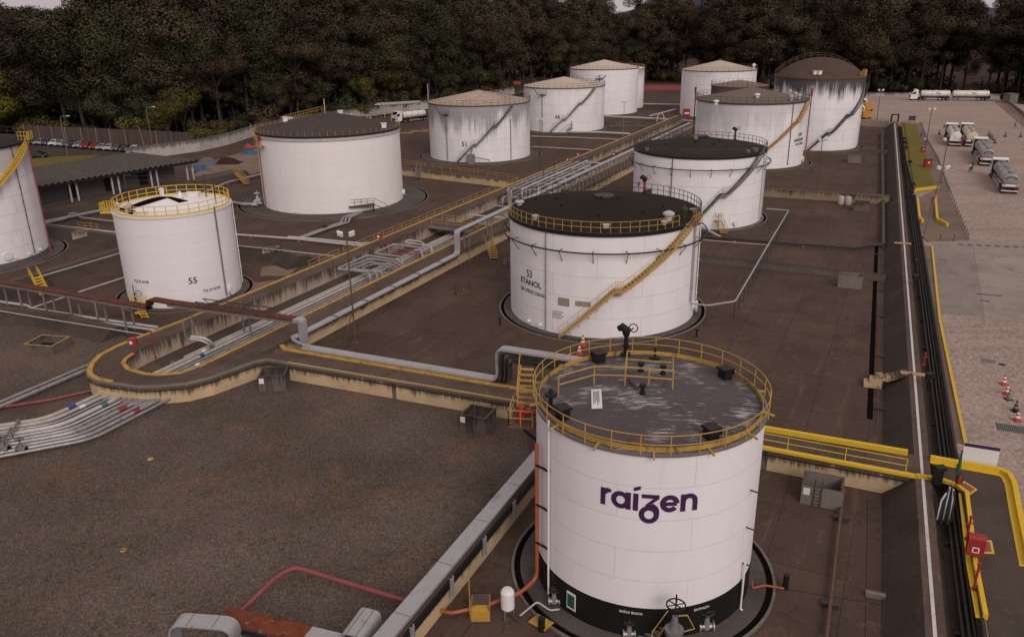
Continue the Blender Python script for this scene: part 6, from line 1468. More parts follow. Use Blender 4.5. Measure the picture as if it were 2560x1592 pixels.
sd_ = V((c1 - c0).y, -(c1 - c0).x, 0)
c0 = (G(846, 1576, 1.95) + G(900, 1517, 1.95)) / 2; c1 = c0 + V(td.x, td.y, 0).normalized() * 1.25
portal('silver tray portal at the bottom edge beside the foreground wall', V(c0.x, c0.y, 0) , V(c1.x, c1.y, 0), .1, 1.95, -tn, 1.95)
pipe('faded red pipe bent across the gravel in the foreground', [G(585, 1545, .45), G(690, 1442, .45), G(735, 1416, .45), G(1010, 1500, .45), G(1030, 1506, .45)], .13, 'red_pipe', .9)
# -- base fittings of the lettered tank
thv = on_cyl(1692, 1560, cA, RA + 1.7)[0]; pv_ = polar(cA, RA + 1.35, thv, 0)
gv = thing('gate_valve', 'big grey gate valve with dark hand wheel at the foot of the lettered tank', 'valve', tuple(pv_), thv)
dr = V(math.cos(thv), math.sin(thv), 0); zw = up_to(pv_, 1511)
mb = MB(); mb.tube([pv_ - dr * 1.3 + V(0, 0, .55), pv_ + dr * 1.8 + V(0, 0, .55)], .24, 14); mb.build('pipe', MAT['black'], gv)
mb = MB(); mb.tube([pv_ + V(0, 0, .5), pv_ + V(0, 0, zw * .52)], [.42, .34], 14); mb.tube([pv_ + V(0, 0, zw * .5), pv_ + V(0, 0, zw * .57)], .46, 14); mb.tube([pv_ + V(0, 0, zw * .57), pv_ + V(0, 0, zw * .8)], [.26, .12], 12)
for q in (-.5, .5): mb.tube([pv_ + dr * q + V(0, 0, .55), pv_ + dr * (q + .1) + V(0, 0, .55)], .42, 14)
mb.build('valve_body', MAT['grey_steel'], gv)
mb = MB(); h = pv_ + V(0, 0, zw); mb.tube([h + V(.45 * math.cos(a), .45 * math.sin(a), 0) for a in [2 * PI * i / 24 for i in range(24)]], .04, 6, closed=True)
for k in range(3): mb.tube([h + V(.45 * math.cos(k * PI / 3 + .2), .45 * math.sin(k * PI / 3 + .2), 0), h - V(.45 * math.cos(k * PI / 3 + .2), .45 * math.sin(k * PI / 3 + .2), 0)], .03, 5)
mb.tube([pv_ + V(0, 0, zw * .75), h + V(0, 0, .6)], .04, 6); mb.build('hand_wheel', MAT['black'], gv)
mb = MB(); sdv = V(-dr.y, dr.x, 0); mb.tube([pv_ + sdv * .15 + V(0, 0, zw * .8), pv_ + sdv * .6 + V(0, 0, zw * .8), pv_ + sdv * 1.0 + V(0, 0, zw * .55), pv_ + sdv * .4 + V(0, 0, zw * .5)], .035, 5); mb.build('gauge_pipe', MAT['yellow_rail'], gv)
sp = G(1640, 1605, 0); stp = thing('access_steps', 'yellow edged access steps beside the big gate valve', 'steps', tuple(sp))
e1 = G(1612, 1605, 0); e2 = G(1665, 1575, 0); sdir = (e2 - e1).normalized(); ssd = V(-sdir.y, sdir.x, 0); L_ = (e2 - e1).length
mb = MB()
for k in range(6): mb.obox(lerp(e1, e2, k / 5.5) + V(0, 0, .2 + .2 * k), sdir * .17, ssd * .45, V(0, 0, .03))
mb.build('treads', MAT['kerb'], stp)
for q in (-.48, .48):
    mb = MB(); mb.beam(e1 + ssd * q + V(0, 0, .1), e2 + ssd * q + V(0, 0, 1.25), .06, .2); mb.tube([e1 + ssd * q, e1 + ssd * q + V(0, 0, 1.0), e2 + ssd * q + V(0, 0, 2.2), e2 + ssd * q + sdir * .5 + V(0, 0, 2.2), e2 + ssd * q + sdir * .5 + V(0, 0, .2)], .035, 5); mb.build('handrail', MAT['yellow_rail'], stp)
for (px, py, l, s) in ((1572, 1590, 'small grey valve at the foot of the lettered tank left of the steps', .9), (1765, 1572, 'grey valve with spindle at the foot of the lettered tank right of the big valve', 1.1), (1385, 1508, 'cluster of small silver valves at the left foot of the lettered tank', .9)):
    valve(l, G(px, py, .12), s, 'pipe_silver', 'dark_steel', .4)
pipe('thin white pipe from the vessel to the small silver valves', [G(1300, 1538, .5), G(1343, 1503, .5), G(1375, 1525, .45), G(1398, 1522, .4)], .05, 'pipe_white', .2)
vs_ = G(1270, 1545, 0); ve = thing('foam_vessel', 'small white upright vessel on legs left of the lettered tank', 'vessel', tuple(vs_))
hz_ = up_to(vs_, 1470); mb = MB(); mb.lathe([(0, .55), (.22, .58), (.36, .75), (.36, hz_ - .2), (.25, hz_ - .05), (0, hz_)], 20, tuple(vs_)); mb.build('body', MAT['white'], ve)
for k in range(3): a = 2 * PI * k / 3; mb = MB(); mb.beam(vs_ + V(.3 * math.cos(a), .3 * math.sin(a), 0), vs_ + V(.3 * math.cos(a), .3 * math.sin(a), .8), .06, .06); mb.build('leg', MAT['grey_steel'], ve)
mb = MB(); mb.tube([vs_ + V(.1, -.1, .5), vs_ + V(.5, -.4, .25), vs_ + V(.9, -.3, .25)], .07, 8); mb.build('outlet', MAT['dark_steel'], ve)
sq = G(1202, 1543, 0); st_ = thing('step_block', 'small yellow two tread step with tall handle pole left of the white vessel', 'steps', tuple(sq))
mb = MB(); mb.box((sq.x, sq.y + .55, .35), (1.0, .9, .7)); mb.box((sq.x, sq.y - .1, .16), (1.0, .4, .32)); mb.build('steps', MAT['yellow'], st_)
mb = MB(); mb.box((sq.x, sq.y + .55, .715), (.9, .8, .03)); mb.build('tread', MAT['deck'], st_)
mb = MB(); q = V(sq.x - .55, sq.y - .1, 0); mb.tube([q, V(q.x, q.y, up_to(q, 1447))], .035, 6); mb.build('handle_pole', MAT['yellow_rail'], st_)
p = G(1353, 1560, 0); mb = MB(); mb.obox(V(p.x, p.y, .14), V(.42, -.35, 0), V(.26, .3, 0), V(0, 0, .02)); tag(mb.build('cover_plate', MAT['yellow']), 'yellow cover plate bridging the gutter of the lettered tank', 'plate')
# -- lamp posts
def lamp_post(label, base, py_top, z=0.0, kind='flood', mat='rust_pole', r=.09, lean=None):
    b = G(*base, z); h = up_to(b, py_top); t = thing('lamp_post', label, 'lamp post', tuple(b)); top = V(b.x, b.y, h) + (lean or V(0, 0, 0))
    mb = MB()
    if kind == 'arm': mb.tube(fillet([b, V(b.x, b.y, h - 1.2), V(b.x, b.y, h), V(b.x + 1.8, b.y - .3, h + .15)], 1.2, 6), [r] * 1 + [r * .8] * 30 if 0 else r * .75, 7)
    else: mb.tube([b, top], [r, r * .7], 8); mb.box((b.x, b.y, z + .04), (.6, .6, .08))
    mb.build('pole', MAT[mat], t)
    if kind == 'flood':
        mb = MB(); mb.tube([top + V(-.6, 0, .05), top + V(.6, 0, .05)], .05, 6); mb.build('crossarm', MAT[mat], t)
        for s in (-1, 1): mb = MB(); mb.obox(top + V(.55 * s, -.12, .25), V(.26, 0, .08 * s), V(0, .12, .05), V(0, -.08, .2)); mb.build('lamp_head', MAT['white'], t)
    elif kind == 'arm': mb = MB(); mb.obox(V(b.x + 2.0, b.y - .3, h + .17), V(.38, 0, 0), V(0, .14, 0), V(0, 0, .07)); mb.build('lamp_head', MAT['white'], t)
    return t
lamp_post('rusty lamp post with two white floodlights beside the trench walkway', (889, 857), 590)
p = G(889, 857, 0)
mb = MB(); mb.tube([p + V(-.1, 0, 3.2), G(859, 868, 0)], .05, 6); tag(mb.build('stay', MAT['rust_pole']), 'rusty diagonal stay of the lamp post beside the trench walkway', 'stay')
lamp_post('slim dark lamp post right of the mould stained tank', (1350, 420), 302, kind='flood', mat='dark_steel', r=.08)
lamp_post('slim lamp post right of tank 66', (1558, 340), 257, kind='flood', mat='grey_steel', r=.08)
lamp_post('rusty lamp post right of the gasoline tank', (2042, 474), 352, kind='flood')
lamp_post('lamp post beside the far cobbled yard right of the dome roofed tank', (2192, 300), 228, HW, 'flood', 'rust_pole')
lamp_post('rusty lamp post beside the far end of the lawn', (2315, 364), 276, HW, 'flood')
lamp_post('rusty lamp post in front of the white tanker beside the lawn', (2351, 457), 352, HW, 'flood')
lamp_post('leaning concrete lamp post with yellow base on the traffic island', (2312, 585), 424, HW, 'arm' if 0 else 'flood', 'kerb', .12, V(.9, 0, 0))
lamp_post('street lamp with curved arm in the car park, left one', (171, 397), 292, 0, 'arm', 'grey_steel', .09); lamp_post('street lamp with curved arm in the car park, right one', (383, 379), 269, 0, 'arm', 'grey_steel', .09)
p = G(364, 374, 0); mb = MB(); mb.tube([p, V(p.x - .8, p.y, up_to(p, 317))], [.2, .13], 8); tag(mb.build('utility_pole', MAT['kerb']), 'pale wooden utility pole in front of the panel fence', 'pole')
for (bx, by, ty, l) in ((1359, 484, 424, 'nearest thin post beside the pipe manifold'), (1386, 452, 408, 'middle thin post beside the pipe manifold'), (1434, 455, 425, 'furthest thin post beside the pipe manifold')):
    b = G(bx, by, 0); mb = MB(); mb.tube([b, V(b.x, b.y, up_to(b, ty))], .07, 6); mb.box((b.x, b.y, up_to(b, ty)), (.6, .3, .2)); tag(mb.build('post', MAT['dark_steel']), l, 'post')
# -- concrete pits
def pit(label, c, sx, sy, h, rz, rimcol=None, mat='old_wall', ladder=True):
    t = thing('concrete_pit', label, 'pit', (c.x, c.y, 0), rz); w = .16
    mb = MB()
    ex, ey = V(math.cos(rz), math.sin(rz), 0), V(-math.sin(rz), math.cos(rz), 0)
    q = lambda a, b: c + ex * a * sx / 2 + ey * b * sy / 2
    out = [q(-1, -1), q(1, -1), q(1, 1), q(-1, 1)]; k = 1 - 2 * w / sx; k2 = 1 - 2 * w / sy; inn = [q(-k, -k2), q(k, -k2), q(k, k2), q(-k, k2)]
    for i in range(4):
        a, b, d, e = out[i], out[(i + 1) % 4], inn[(i + 1) % 4], inn[i]; z = lambda p, hh: (p.x, p.y, hh)
        mb.quad(z(a, 0), z(b, 0), z(b, h), z(a, h)); mb.quad(z(a, h), z(b, h), z(d, h), z(e, h), mi=1); mb.quad(z(e, h), z(d, h), z(d, .15), z(e, .15))
    mb.quad(*[(p.x, p.y, .15) for p in inn], mi=2); mb.build('walls', [MAT[mat], MAT[rimcol or 'deck'], MAT['black']], t, smooth=0)  # black bottom: the shade inside the pit is put into its colour
    if ladder:
        mb = MB(); o = q(-.2, -1) - ey * .08
        for s in (-.22, .22): mb.tube([o + ex * s + V(0, 0, .05), o + ex * s + V(0, 0, h + .5), o + ex * s + ey * .5 + V(0, 0, h + .5), o + ex * s + ey * .5 + V(0, 0, h)], .03, 5)
        for k_ in range(6): mb.tube([o - ex * .22 + V(0, 0, .2 + .25 * k_), o + ex * .22 + V(0, 0, .2 + .25 * k_)], .022, 4)
        mb.build('ladder', MAT['dark_steel'], t)
        n_ = ey * -1; o = q(-.75, -1) + V(0, 0, h * .72); mb = MB(); mb.obox(o + n_ * .015, ex * .2, n_ * .012, V(0, 0, .24)); mb.build('plate', MAT['white_sign'], t)
    return t
rzc = math.atan2(cdir.y, cdir.x)
pit('square concrete pit with ladder at the bend of the cream walkway wall', G(688, 966, 0), 2.3, 2.1, 1.45, rzc + .5); pit('square concrete pit with ladder at the cream wall left of the lettered tank', G(1196, 1068, 0), 2.2, 2.0, 1.4, rzc)
pit('low dark concrete pit with yellow rim on the gravel at the left', G(122, 872, 0), 3.2, 2.6, .9, -.2, 'yellow', ladder=False)
pc = G(2053, 1247, 0); pit('concrete pit against the walkway wall right of the lettered tank', pc, 2.5, 2.0, 1.35, rzc, mat='kerb')
pit('concrete block pit at the low kerb wall in the bund', G(2124, 716, 0), 2.6, 1.6, 1.5, rzc, mat='kerb', ladder=False); pit('dark concrete pit at the wall before the gasoline tank', G(2153, 526, 0), 2.4, 1.8, 1.4, rzc, ladder=False); pit('concrete pit right of the gasoline tank', G(2136, 406, 0), 2.6, 2.0, 1.5, rzc, mat='kerb', ladder=False)
cy_ = G(2110, 512, 0); mb = MB()
for q in (-.42, .42): mb.lathe([(0, 0), (.5, .05), (.55, .4), (.55, 1.1), (.4, 1.4), (0, 1.5)], 14, (cy_.x + q * cdir.x * 1.3, cy_.y + q * cdir.y * 1.3, 0))
tag(mb.build('twin_buffer', MAT['pipe_cream']), 'pair of pale rounded cylinders at the wall before the gasoline tank', 'cylinders')
# -- stiles over pipes
def stile(label, P, rz, mat='yellow', h=.8):
    t = thing('stile', label, 'stile', (P.x, P.y, 0), rz); ex, ey = V(math.cos(rz), math.sin(rz), 0), V(-math.sin(rz), math.cos(rz), 0)
    mb = MB()
    for k in (-2, -1, 0, 1, 2): hh = h * (1 - .32 * abs(k)); mb.obox(P + ex * k * .34 + V(0, 0, hh / 2), ex * .16, ey * .4, V(0, 0, hh / 2))
    mb.build('steps', MAT[mat], t)
    for s in (-.42, .42): mb = MB(); mb.tube([P + ex * -.9 + ey * s, P + ex * -.7 + ey * s + V(0, 0, 1.3), P + ex * .7 + ey * s + V(0, 0, 1.6), P + ex * .9 + ey * s], .035, 5); mb.build('handrail', MAT['dark_steel'], t)
    return t
stile('little dark railed stile on the floor left of the ethanol tank', G(1158, 735, 0), .3, 'rust_pole', .6); stile('little dark railed stile beside the trench wall left of the ethanol tank', G(1268, 660, 0), 1.1, 'kerb'); stile('dark railed stile over the pipes of the dark roofed tank', G(812, 575, 0), 1.2, 'dark_steel')
mb = MB(); cs = thing('crossover_steps', 'cream concrete crossover steps over the floor drain up the slope', 'steps', tuple(G(2190, 950, 0)))
a, b, c_ = G(2168, 957, .2), G(2205, 945, .8), G(2268, 930, HW + .1)
mb = MB()
for k in range(3): p = lerp(a, b, k / 2.6); mb.box((p.x, p.y, .2 + .18 * k), (.55, 1.0, .4 + .36 * k), -.35)
mb.build('lower_steps', MAT['cream'], cs)
mb = MB()
for k in range(5): p = lerp(b, c_, (k + .5) / 5); mb.box((p.x, p.y, p.z - .05), (.5, .95, .16), -.35)
for s in (-.5, .5): mb.beam(b + V(.2, s, 0), c_ + V(.2, s, .05), .1, .2)
mb.build('upper_steps', MAT['cream'], cs)
for (px, py, l) in ((2284, 934, 'reddish plank across the embankment crest near the crossover steps'), (2257, 608, 'pale orange plank across the embankment crest')):
    p = G(px, py, HW + .06); mb = MB(); mb.box(tuple(p), (2.0, .55, .08), -.35); tag(mb.build('plank', MAT['brown_light']), l, 'plank')
def access_stair(label, P, d, run, rise, mat='yellow_rail', w=.9):
    t = thing('access_stair', label, 'stairs', (P.x, P.y, P.z)); d = V(d.x, d.y, 0).normalized(); s = V(-d.y, d.x, 0); n_ = max(3, round(rise / .22)); mb = MB()
    for k in range(n_): mb.obox(P + d * run * (k + .5) / n_ + V(0, 0, rise * (k + .7) / n_), d * run / n_ * .5, s * w / 2, V(0, 0, .025))
    for q in (-w / 2, w / 2): mb.beam(P + s * q, P + d * run + s * q + V(0, 0, rise), .05, .18)
    mb.build('flight', MAT[mat], t)
    for q in (-w / 2, w / 2): 
        mb = MB(); railing_line(mb, [P + s * q, P + d * run + s * q + V(0, 0, rise), P + d * (run + 1.0) + s * q + V(0, 0, rise)], 1.0, 1.2); mb.build('handrail', MAT[mat], t)
    return t
access_stair('bright yellow stairs over the berm behind the rusty rack', G(112, 738, .2), G(62, 690, 0) - G(112, 738, 0), 3.2, 1.5, 'yellow_bright')
access_stair('faded yellow stairs down the berm beside the work site', G(618, 462, .1), G(540, 430, 0) - G(618, 462, 0), 5.5, 1.5); access_stair('grey stairs over the bund wall in front of tank 51', G(1045, 447, .1), G(1055, 420, 0) - G(1045, 447, 0), 3.0, 1.4, 'grey_steel'); access_stair('yellow stairs at the right foot of the tank behind the ethanol tank', G(1810, 585, .1), G(1785, 570, 0) - G(1810, 585, 0), 2.4, 1.5, 'yellow_rail')
access_stair('yellow railed steps beside the trench wall right of the footbridge', G(1235, 648, .1), G(1195, 615, 0) - G(1235, 648, 0), 2.2, 1.6)
railing('short dark railing on the culvert behind tank 55', pl_([(198, 572), (245, 576)], 1.3), 'yellow_rail', 1.0, 1.2); railing('short dark railing on the culvert right of tank 55', pl_([(657, 624), (705, 630)], 1.3), 'dark_steel', 1.0, 1.2)
for (q, l) in (([(180, 606), (200, 575), (232, 580), (218, 606)], 'concrete culvert mouth in the berm behind tank 55'), ([(655, 650), (660, 625), (690, 632), (690, 650)], 'concrete culvert mouth in the berm right of tank 55')):
    a, b = G(*q[0], 0), G(*q[3], 0); d = (b - a).normalized(); nn = V(-d.y, d.x, 0); mb = MB()
    mb.obox((a + b) / 2 + nn * 1.2 + V(0, 0, .68), d * (b - a).length / 2, nn * .9, V(0, 0, .68)); o = mb.build('culvert', MAT['beige']); tag(o, l, 'culvert')
b = G(1765, 572, 0); vp = thing('valve_platform', 'grey valve platform with railing at the foot of the tank behind the ethanol tank', 'platform', (b.x, b.y, 0))
mb = MB(); mb.box((b.x, b.y, 1.4), (3.2, 1.4, .12), -.2); mb.build('deck', MAT['grey_steel'], vp)
mb = MB(); railing_line(mb, [b + V(-1.6, -.5, 1.45), b + V(1.5, -.9, 1.45)], 1.05, .8); railing_line(mb, [b + V(-1.5, .8, 1.45), b + V(1.6, .5, 1.45)], 1.05, .8); mb.build('railing', MAT['grey_steel'], vp)
for q in (-1.4, 1.3): mb = MB(); mb.beam(b + V(q, -.6, 0), b + V(q, -.6, 1.35), .15, .15); mb.build('leg', MAT['white'], vp)
for q in (-.8, .5): valve('%s valve standing on the platform behind the ethanol tank' % ('left', 'right')[q > 0], b + V(q, 0, 1.46), 1.2, 'dark_steel', 'dark_steel')
pipe('white pipe from the tank behind the ethanol tank under the valve platform', [b + V(-1, 3, .7), b + V(-1, -.5, .7), b + V(-.8, -1.4, .5), G(1800, 592, .5)], .18, 'pipe_white', .4)
# -- fire equipment
def hose_cabinet(label, P, h=1.5, s=1.0):
    t = thing('hose_cabinet', label, 'hose cabinet', tuple(P)); mb = MB(); mb.tube([P, P + V(0, 0, h)], .06, 6); mb.build('post', MAT['red'], t)
    mb = MB(); mb.box((P.x, P.y, P.z + h + .3), (.75 * s, .35, .62)); mb.lathe([(0, 0), (.37, .02)], 10, (P.x, P.y, P.z + h + .61)); mb.build('cabinet', MAT['red'], t)
    mb = MB(); 
    mb.box((P.x - .1, P.y - .18, P.z + h + .28), (.26, .012, .28)); mb.build('plate', MAT['white_sign'], t); return t
for (px, py, z, l) in ((339, 893, HW, 'red hose cabinet on a post on the walkway nose'), (950, 618, HW, 'red hose cabinet on a post beside the trench railing'), (1420, 413, HW, 'red hose cabinet beside the far trench walkway, left one'), (1420, 438, HW, 'red hose cabinet beside the far trench walkway, nearer one'), (1446, 400, HW, 'red hose cabinet beside the far trench walkway, furthest one'), (1535, 398, HW, 'red hose cabinet left of the pipe manifold'), (1552, 398, HW, 'red hose cabinet right of the manifold cabinet')):
    hose_cabinet(l, G(px, py, z), 1.2 if px < 400 or px == 950 else .8)
hb_ = thing('hose_cabinet', 'large red hose cabinet with rounded top at the yellow parapet', 'hose cabinet', tuple(G(2431, 1405, HW)))
p = G(2431, 1400, HW); mb = MB(); mb.obox(p + V(0, 0, .95), cdir * .42, cn * .28, V(0, 0, .5)); mb.tube([p + cdir * -.42 + V(0, 0, 1.42), p + cdir * .42 + V(0, 0, 1.42)], .28, 16); mb.build('cabinet', MAT['red'], hb_)
mb = MB(); mb.tube([p, p + V(0, 0, .5)], .07, 8); mb.build('post', MAT['red'], hb_); mb = MB(); mb.obox(p - cn * .285 + V(0, 0, .85), cdir * .17, cn * .006, V(0, 0, .17)); pl = mb.build('plate', MAT['white_sign'], hb_); mb = MB(); mb.obox(p - cn * .293 + V(0, 0, .85), cdir * .11, cn * .004, V(0, 0, .11)); mb.build('symbol', MAT['red'], hb_)
def hydrant(label, P, h=1.2, mat='red'):
    mb = MB(); mb.tube([P, P + V(0, 0, h)], .06, 8); mb.tube([P + V(-.2, 0, h * .75), P + V(.2, 0, h * .75)], .05, 8); mb.tube([P + V(0, 0, h), P + V(0, 0, h + .1)], .10, 10); mb.tube([P + V(0, 0, .1), P + V(0, 0, .16)], .13, 10)
    return tag(mb.build('hydrant', MAT[mat]), label, 'hydrant')
for (px, py, z, h, l) in ((389, 896, .1, 2.6, 'tall red hydrant standpipe in the rounded end of the trench'), (969, 640, .1, 2.4, 'red hydrant standpipe beside the trench loops'), (2416, 1350, HW, 1.5, 'red hydrant at the yellow parapet behind the hose cabinet'), (2434, 1475, HW, 1.6, 'slim red standpipe at the yellow parapet in front of the hose cabinet'), (2309, 915, HW, 1.1, 'red and white marker post beside the ditch'), (338, 808, .2, 1.3, 'red standpipe behind the walkway nose')):
    hydrant(l, G(px, py, z), h)
for i, (px, py) in enumerate(((2276, 498), (2279, 478), (2272, 420), (2264, 383), (2262, 370), (2259, 360), (2318, 975), (2287, 680), (2285, 720))):
    p = G(px, py, HW - .3); mb = MB(); mb.tube([p, p + V(0, 0, 1.1)], .08, 6); mb.box((p.x, p.y, p.z + 1.25), (.55, .4, .5)); mb.tube([p + V(.3, 0, 1.2), p + V(.55, 0, .9)], .08, 6)
    tag(mb.build('sampling_post', MAT['black']), '%s dark equipment post with boxy head along the yard ditch' % ORD[i], 'post', 'dark equipment posts along the ditch')
# red cabinets by the lawn
for (px, py, s, l) in ((2318, 419, 1.0, 'red fire equipment cabinet with dark lid beside the lawn'), (2307, 380, .62, 'smaller red cabinet behind the first one at the lawn edge')):
    p = G(px, py, HW); t = thing('fire_cabinet', l, 'cabinet', tuple(p)); mb = MB(); mb.box((p.x, p.y, p.z + .75 * s), (1.3 * s, .8 * s, 1.5 * s)); mb.build('body', MAT['red'], t); mb = MB(); mb.box((p.x, p.y, p.z + 1.56 * s), (1.42 * s, .95 * s, .12)); mb.build('lid', MAT['dark_steel'], t); mb = MB(); mb.box((p.x, p.y - .405 * s, p.z + 1.0 * s), (.3 * s, .01, .3 * s)); mb.build('plate', MAT['white_sign'], t)
# -- sign boards
def board(label, pa, pb, z, ptop, h, mat='white_sign', hdr=None, name='notice_board'):
    a, b = G(*pa, z), G(*pb, z); d = (b - a).normalized(); nn = V(d.y, -d.x, 0); t = thing(name, label, 'sign', tuple((a + b) / 2)); H = up_to(a, ptop)
    for p in (a, b): mb = MB(); mb.beam(p, V(p.x, p.y, H), .08, .08); mb.build('post', MAT['dark_steel'], t)
    c = (a + b) / 2; L = (b - a).length / 2 + .25; mb = MB(); mb.obox(V(c.x, c.y, H - h / 2) + nn * .06, d * L, nn * .02, V(0, 0, h / 2)); mb.build('panel', MAT[mat], t)
    if hdr: mb = MB(); mb.obox(V(c.x, c.y, H - h * .08) + nn * .085, d * L, nn * .004, V(0, 0, h * .08)); mb.build('header', MAT[hdr], t)
    return t, V(c.x, c.y, H - h / 2) + nn * .085, d, L
board('white site plan board with purple header on two posts beside the yard', (2412, 1157), (2479, 1168), HW, 1106, 1.55, 'white_sign', 'purple')
bt, bc, bd_, bl = board('small dark sign board on pale posts at the far end of the lawn', (2272, 306), (2285, 306), HW, 290, 1.2, 'dark_steel')
# -- traffic cones
def cone(label, P, body='orange_cone', group=None, s=1.0):
    t = thing('traffic_cone', label, 'cone', tuple(P), 0, group)
    mb = MB(); mb.lathe([(.18 * s, .05), (.15 * s, .22 * s)], 14, tuple(P)); mb.lathe([(.12 * s, .36 * s), (.095 * s, .48 * s)], 14, tuple(P)); mb.lathe([(.07 * s, .60 * s), (.035 * s, .76 * s), (0, .77 * s)], 14, tuple(P)); mb.build('body', MAT[body], t)
    mb = MB(); mb.lathe([(.15 * s, .22 * s), (.12 * s, .36 * s)], 14, tuple(P)); mb.lathe([(.095 * s, .48 * s), (.07 * s, .60 * s)], 14, tuple(P)); mb.build('stripe', MAT['white' if body == 'orange_cone' else 'grey_steel'], t)
    mb = MB(); mb.box((P.x, P.y, P.z + .025), (.46 * s, .46 * s, .05)); mb.build('base', MAT['orange_cone' if body == 'orange_cone' else 'black'], t); return t
for (px, py, b, l) in ((2509, 961, 'orange_cone', 'orange striped cone furthest back in the row at the right edge'), (2516, 985, 'orange_cone', 'orange striped cone second from the back at the right edge'), (2521, 998, 'kerb', 'faded white cone with dark base in the row at the right edge'), (2538, 1027, 'black', 'dark cone fourth in the row at the right edge'), (2542, 1051, 'orange_cone', 'orange striped cone nearest the camera at the right edge')):
    cone(l, G(px, py, HW + .02), b, 'cones at the right edge of the yard', 1.15)
cone('orange striped cone at the foot of the ethanol tank stair', G(1457, 863, 0), 'orange_cone', None, 1.45); cone('orange striped cone behind the railing of the lettered tank', G(1448, 884, 0), 'orange_cone', None, 1.3)
for i, (px, py) in enumerate(((2471.5, 340), (2475, 343.5), (2478.5, 347), (2482, 351), (2487, 358))): cone('%s dark cone in the slanting line beside the tanker column' % ORD[i], G(px, py, HW), 'black', 'dark cones in the truck yard', 1.5)
for (px, py, l) in ((2513, 342, 'single dark cone right of the slanting cone line'), (2551, 343, 'single dark cone near the right edge of the yard'), (2348, 337, 'single dark cone left of the white tanker')): cone(l, G(px, py, HW), 'black', 'dark cones in the truck yard', 1.6)
# -- bollards with white feet along the traffic island
for i in range(13):
    q = i / 12; px, py = lerp(2373, 2419, q), lerp(482, 600, q); p = G(px, py, HW); t = thing('bollard', '%s dark post from the far end along the traffic island' % ORD[i], 'bollard', tuple(p), 0, 'posts along the traffic island')
    mb = MB(); mb.tube([p, p + V(0, 0, .95)], .06, 6); mb.build('post', MAT['rust_pole'], t); mb = MB(); mb.lathe([(.3, 0), (.22, .22), (0, .25)], 8, tuple(p)); mb.build('foot', MAT['kerb'], t)
for (px, l) in ((2350, 'left dark post on the near edge of the traffic island'), (2384, 'right dark post on the near edge of the traffic island')):
    p = G(px, 603, HW); mb = MB(); mb.tube([p, p + V(0, 0, .95)], .06, 6); tag(mb.build('post', MAT['rust_pole']), l, 'post')
for (pts, l) in (([(2293, 505), (2298, 552), (2306, 560)], 'left yellow barrier kerb on the traffic island'), ([(2337, 496), (2342, 555), (2368, 569)], 'right yellow barrier kerb on the traffic island'), ([(2285, 488), (2290, 480), (2345, 473)], 'yellow kerb at the near end of the lawn')):
    mb = MB(); mb.ribbon(pl_(pts, HW), -.15, .15, HW + .1, HW + .6); tag(mb.build('barrier', MAT['yellow_new']), l, 'barrier')
mb = MB(); mb.obox(G(2305, 511, HW + .15), V(.6, -.1, 0), V(.1, .35, 0), V(0, 0, .04)); tag(mb.build('plate', MAT['red_pipe']), 'small reddish plate on the traffic island', 'plate')
for (px, py, sx, sy, l, m) in ((2470, 902, 1.1, .9, 'pale square manhole cover in the cobbles', 'kerb'), (2505, 911, .5, .5, 'small dark drain grate beside the manhole cover', 'black'), (2538, 1072, 2.4, 1.3, 'slatted drain grating at the right edge of the yard', 'grey_steel'), (2473, 737, 2.2, .28, 'narrow comb shaped drain grate in the apron', 'dark_steel'), (2461, 752, .9, .3, 'small rectangular drain in the apron', 'pad'), (2354, 650, 1.0, .25, 'pale slot drain near the yellow kerb', 'pad')):
    p = G(px, py, HW + .012); t = thing('drain_cover', l, 'drain', tuple(p)); mb = MB(); mb.obox(p, cdir * sx / 2, cn * sy / 2, V(0, 0, .006)); mb.build('frame', MAT[m], t)
    if m in ('grey_steel', 'dark_steel'):
        mb = MB(); n_ = int(sx / .12)
        for k in range(n_): mb.obox(p + cdir * (sx * ((k + .5) / n_ - .5)) + V(0, 0, .008), cdir * .03, cn * sy * .44, V(0, 0, .004))
        mb.build('slots', MAT['black'], t)
# stored hoses and green banner at the corner of the embankment
hs_ = thing('hose_bundle', 'bundle of dark and silver hoses lying over the embankment corner', 'hoses', tuple(G(2375, 1280, 1.2)))
for i in range(8):
    mb = MB(); o = (i - 4) * 5; mb.tube([G(2378 + o * .6, 1212 + abs(o), 2.4), G(2372 + o * .9, 1250, 2.0), G(2362 + o, 1300 + 6 * (i % 3), 1.3)], .06, 6); mb.build('hose', MAT['black' if i % 3 else 'galv'], hs_)
bn = thing('hanging_banner', 'green and red cloth hung beside the yellow parapet', 'banner', tuple(G(2388, 1215, HW)))
mb = MB(); p = G(2388, 1215, HW); mb.tube([p, p + V(0, 0, 2.6)], .05, 6); mb.build('pole', MAT['dark_steel'], bn)
mb = MB(); mb.lathe([(.05, .9), (.12, 1.2), (.09, 1.9), (.04, 2.55)], 9, tuple(p)); mb.build('green_cloth', MAT['green_sign'], bn); mb = MB(); mb.lathe([(.04, .1), (.11, .3), (.10, .75), (.06, .9)], 9, tuple(p + V(.1, -.1, 0))); mb.build('red_cloth', MAT['red'], bn)
mb = MB(); p = G(2341, 1208, HW); mb.box((p.x, p.y, p.z + .55), (.5, .4, 1.1)); mb.box((p.x, p.y - .1, p.z + 1.2), (.65, .55, .2)); tag(mb.build('control_box', MAT['black']), 'black control box at the end of the cross walkway', 'box')
